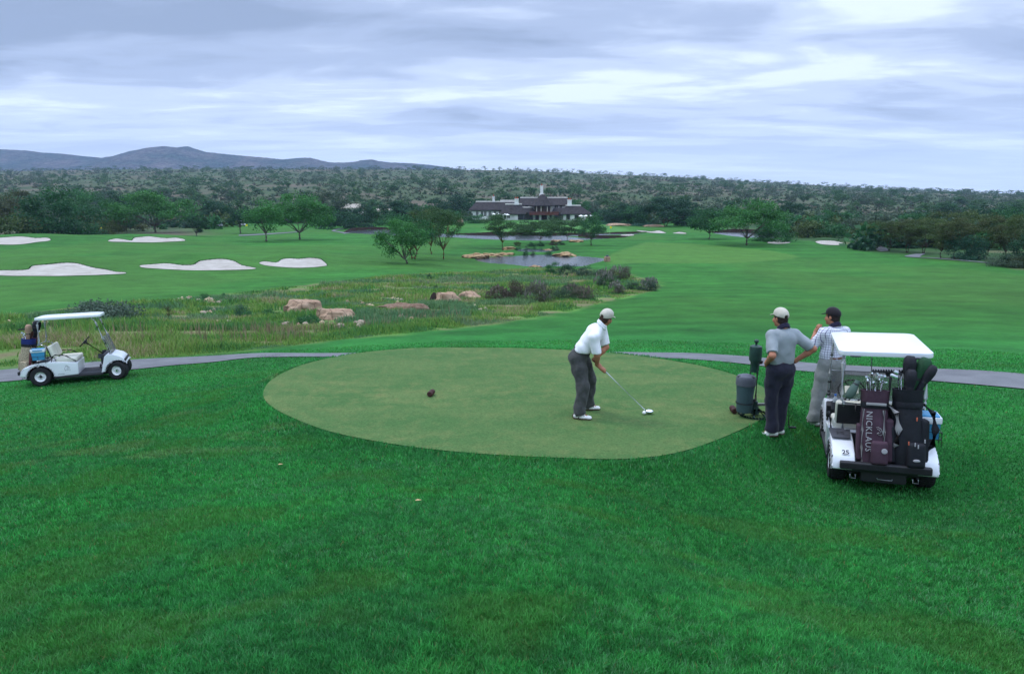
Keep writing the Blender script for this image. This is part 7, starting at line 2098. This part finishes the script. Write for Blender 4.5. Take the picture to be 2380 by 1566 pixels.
mb = MB(); mb.lathe([(.0015, -.02), (.002, .0), (.005, .010), (.0065, .012)], n=8); o = mb.build('golf_tee', M_STICK); o.location = (ball_w.x, ball_w.y, ball_w.z - .004); tag(o, 'tiny peg under the teed golf ball', 'tee peg')

# ---------------- the watcher with hands on hips
M_GREYP = cloth_mat('grey_polo', (.27, .30, .315), .05)
M_NAVYT = cloth_mat('dark_navy_trousers', (.020, .020, .034), .2)
M_NAVYC = cloth_mat('navy_collar', (.020, .018, .04), .1)
w1 = place(1800, 1014) + Vector((0, 0, .022)); WR = R(90 + 14)         # faces away and a little to port
A = dict(pelvis=(-.015, .0, .955), waist=(-.005, 0, 1.075), chest=(-.005, 0, 1.345), neck=(.0, .0, 1.535), head=(.055, .01, 1.665), look=(.99, .08, -.02), front=(1, 0, .03), headup=(.1, 0, 1),
    sh_l=(-.005, .178, 1.440), el_l=(-.19, .270, 1.205), wr_l=(.040, .190, 1.045), sh_r=(-.005, -.178, 1.440), el_r=(-.15, -.390, 1.255), wr_r=(.0, -.235, 1.060),
    hip_l=(-.01, .10, .93), kn_l=(.02, .085, .50), an_l=(-.03, .065, .09), hip_r=(-.01, -.10, .93), kn_r=(.02, -.09, .50), an_r=(.03, -.075, .09),
    toe_l=(.30, .95), toe_r=(.50, .80), hand_l=('open', (.85, -.35, -.45), (-.2, -1, 0), .35), hand_r=('open', (.75, .45, -.45), (-.2, 1, 0), .35, -1))
A = {k: (v if k.startswith('hand_') else np.array(v, float)) for k, v in A.items()}
person('person in a grey polo shirt with navy collar, hands on hips, back turned', 'onlookers by the tee', A, dict(hair=M_HAIRD, cap=M_CAPB, cap_gap=True, shirt=M_GREYP, collar=M_NAVYC, trousers=M_NAVYT, seed=11, girth=.96, sleeve=.86, leg=.98, shirt_fold=.010, trouser_fold=.012), w1, WR, .97)
rw1 = lambda v: Matrix.Rotation(WR, 3, 'Z') @ Vector(v) + w1
hb1 = place(1834, 1000)
club_held('golf_club', 'dark club standing upright behind the leg of the person in grey', (hb1.x - .03, hb1.y + .06, hb1.z + .82), (hb1.x, hb1.y + .03, hb1.z + .045), .16, M_BLACK, 'wood', (.97, -.2, 0))

# ---------------- the watcher in the checked shirt
M_CHECK = cloth_mat('checked_polo', (.66, .67, .74), .04, (.055, .05, .14))
M_GREYT = cloth_mat('light_grey_trousers', (.215, .225, .215), .12)
w2 = place(1918, 988) + Vector((0, 0, .022)); W2R = R(90 + 14)
Bp = dict(pelvis=(-.01, .0, .955), waist=(-.005, 0, 1.07), chest=(-.01, 0, 1.335), neck=(.0, .0, 1.525), head=(.045, .01, 1.66), look=(.95, .30, -.03), front=(1, 0, .03), headup=(.08, 0, 1),
    sh_l=(.0, .185, 1.432), el_l=(.10, .300, 1.185), wr_l=(.235, .135, 1.405), sh_r=(.0, -.185, 1.432), el_r=(.14, -.24, 1.175), wr_r=(.235, .02, 1.205),
    hip_l=(-.005, .10, .93), kn_l=(.03, .150, .50), an_l=(-.02, .225, .09), hip_r=(-.005, -.10, .93), kn_r=(.02, -.11, .50), an_r=(-.02, -.12, .09),
    toe_l=(.75, .65), toe_r=(1, -.2), hand_l=('open', (-.55, .15, .83), (-.3, -.7, .2), .55), hand_r=('open', (.1, .95, .1), (-1, 0, .1), .4, -1))
Bp = {k: (v if k.startswith('hand_') else np.array(v, float)) for k, v in Bp.items()}
person('person in a blue-checked white shirt and black cap, hand at chin, behind the near cart', 'onlookers by the tee', Bp, dict(hair=M_HAIRD, cap=M_CAPK, shirt=M_CHECK, collar=M_NAVYC, cuff=M_NAVYC, trousers=M_GREYT, belt=mat('tan_belt', (.16, .065, .03), .5), seed=21, girth=1.10, sleeve=.88, leg=1.06, shirt_fold=.009, trouser_fold=.007), w2, W2R, 1.03)

# ================================================================== THINGS ON THE TEE
M_GREEN = mat('dark_green_paint', (.014, .045, .036), .45, .45, var=.25, vscale=8)
M_BIN = mat('slate_plastic', (.050, .085, .098), .6, .35, var=.15, vscale=5)
M_BINLID = mat('grey_plastic_lid', (.095, .10, .125), .6, .35, var=.15, vscale=8)
M_GALV = mat('galvanised_pipe', (.24, .235, .235), .55, .4, metal=.5, var=.35, vscale=7)
s0 = place(1753, 966)
st = empty('ball_washer_stand', s0, R(8), 'ball washer on a post with a hanging litter bin, beside the tee', 'ball washer')
mb = MB(); mb.tube([(.0, .0, .06), (.0, 0, .86)], .028, 14); mb.build('post', M_GALV, st)
mb = MB()
mb.tube([(.205 * math.cos(R(a)), .205 * math.sin(R(a)), .02) for a in range(0, 361, 12)], .021, 8, False)
for a in range(0, 360, 60): mb.tube([(.19 * math.cos(R(a)), .19 * math.sin(R(a)), .02), (.05 * math.cos(R(a)), .05 * math.sin(R(a)), .10)], [.022, .018], 8)
mb.lathe([(.065, .04), (.055, .12), (.036, .17), (.036, .22)], n=16); mb.build('base', M_GREEN, st)
mb = MB(); mb.lathe([(.055, .66), (.060, .665), (.060, .80), (.083, .83), (.085, .85), (.085, 1.00), (.080, 1.03), (.05, 1.045), (.02, 1.05)], (-.06, -.02, 0), 22); mb.build('washer_body', M_GREEN, st, 40)
mb = MB(); mb.lathe([(.02, 1.04), (.014, 1.06), (.014, 1.075), (.028, 1.085), (.033, 1.105), (.022, 1.125), (0, 1.13)], (-.06, -.02, 0), 14); mb.build('knob', M_GREEN, st, 60)
mb = MB(); mb.box((-.01, -.03, .80), (.10, .05, .05), .008); mb.box((.03, 0, .80), (.08, .02, .02), .004); mb.tube([(-.115, -.02, .66), (-.115, -.02, .63)], .014, 8); mb.build('bracket', M_BLACK, st)
bc = (-.19, -.05, 0)
mb = MB(); mb.lathe([(.0, .085), (.10, .088), (.106, .105), (.115, .34), (.125, .46), (.131, .49), (.12, .49), (.0, .47)], bc, 26); bn = mb.build('litter_bin', M_BIN, st, 40)
mb = MB(); mb.lathe([(.126, .475), (.136, .485), (.138, .515), (.134, .545), (.136, .585), (.118, .615), (.06, .635), (0, .64)], bc, 26)
lidp = mb.build('lid', M_BINLID, bn, 40)
mb = MB()
for a in (60, 180, 300):
    mb.ball((bc[0] + .088 * math.cos(R(a)), bc[1] + .088 * math.sin(R(a)), .607), (.042, .042, .018), 12)
mb.build('lid_opening', M_BLACK, lidp, 60)
mb = MB(); mb.tube([(bc[0] + .116 * math.cos(R(a)), bc[1] + .116 * math.sin(R(a)), .225) for a in range(0, 361, 15)], .009, 6, False); mb.box((-.055, -.015, .235), (.07, .035, .05), .008); mb.build('bin_strap', M_BLACK, st)
mb = MB(); mb.box((.11, .0, .165), (.20, .09, .018), .005); mb.box((.11, -.042, .18), (.20, .008, .03), .003); mb.box((.03, 0, .17), (.08, .04, .03), .005); mb.build('foot_step', M_GALV, st)
# tee markers: short chamfered log sections
M_LOG = mat('tee_marker_wood', (.055, .019, .016), .7, .3, var=.35, vscale=14, bump=.4, bscale=50)
for px_, py_, rz, lab in [(1002, 921, R(-12), 'red-brown wooden tee marker lying alone on the open side of the tee'), (1704, 960, R(-4), 'red-brown wooden tee marker by the ball washer stand')]:
    p = place(px_, py_); mb = MB(); Mx = Matrix.Rotation(rz, 4, 'Z') @ Matrix.Translation((0, -.085, .048)) @ Matrix.Rotation(R(-90), 4, 'X')
    mb.lathe([(0, 0), (.034, .0), (.042, .008), (.044, .02), (.044, .055), (.040, .06), (.040, .068), (.044, .073), (.044, .155), (.041, .168), (.034, .175), (0, .175)], n=18, M=Mx)
    o = mb.build('tee_marker', M_LOG, None, 40); o.location = p + Vector((0, 0, .01)); tag(o, lab, 'tee marker', 'markers on the tee')
# fallen leaves on the grass
M_LEAFD = mat('dry_leaf', (.42, .30, .15), .8, .2)
for px_, py_, lab in [(972, 1170, 'pale fallen leaf lying alone on the slope below the tee'), (652, 1085, 'small fallen leaf in the dark rough curve beside the tee'), (97, 905, 'small fallen leaf on the grass by the rear wheel of the side-on cart')]:
    p = place(px_, py_); mb = MB(); Ms = Matrix.Scale(.6, 4); mb.loft([[(-.045, 0, .004), (-.045, .003, .004), (-.045, .003, .007), (-.045, 0, .007)], [(-.01, -.022, .012), (-.01, .022, .012), (-.01, .022, .015), (-.01, -.022, .015)], [(.05, -.004, .004), (.05, .004, .004), (.05, .004, .007), (.05, -.004, .007)]], True, Ms)
    o = mb.build('fallen_leaf', M_LEAFD, None, 60); o.location = p + Vector((0, 0, .03)); o.rotation_euler = (R(8), R(-6), random.uniform(-.5, .5)); tag(o, lab, 'leaf', 'fallen leaves on the lawn')
# ================================================================== AIR
def haze():
    mb = MB(); mb.box((0, 0, 135), (9700, 9700, 310))
    m = bpy.data.materials.new('haze_air'); m.use_nodes = True
    t = NT(m.node_tree)
    for n in list(t.n): t.n.remove(n)
    v = t.add('ShaderNodeVolumePrincipled', ins={'Color': (.50, .66, 1.0, 1), 'Density': 0.00010, 'Anisotropy': 0.0})
    v.inputs['Density Attribute'].default_value = ''; v.inputs['Color Attribute'].default_value = ''; v.inputs['Temperature Attribute'].default_value = ''
    v.inputs['Blackbody Intensity'].default_value = 0
    try: m.cycles.homogeneous_volume = True
    except Exception: pass
    o = t.add('ShaderNodeOutputMaterial', ins={'Volume': v.outputs[0]})
    h = mb.build('haze', m, None, 0)
    h['kind'] = 'stuff'; h['label'] = 'thin bluish haze over the far bush and hills'
haze()
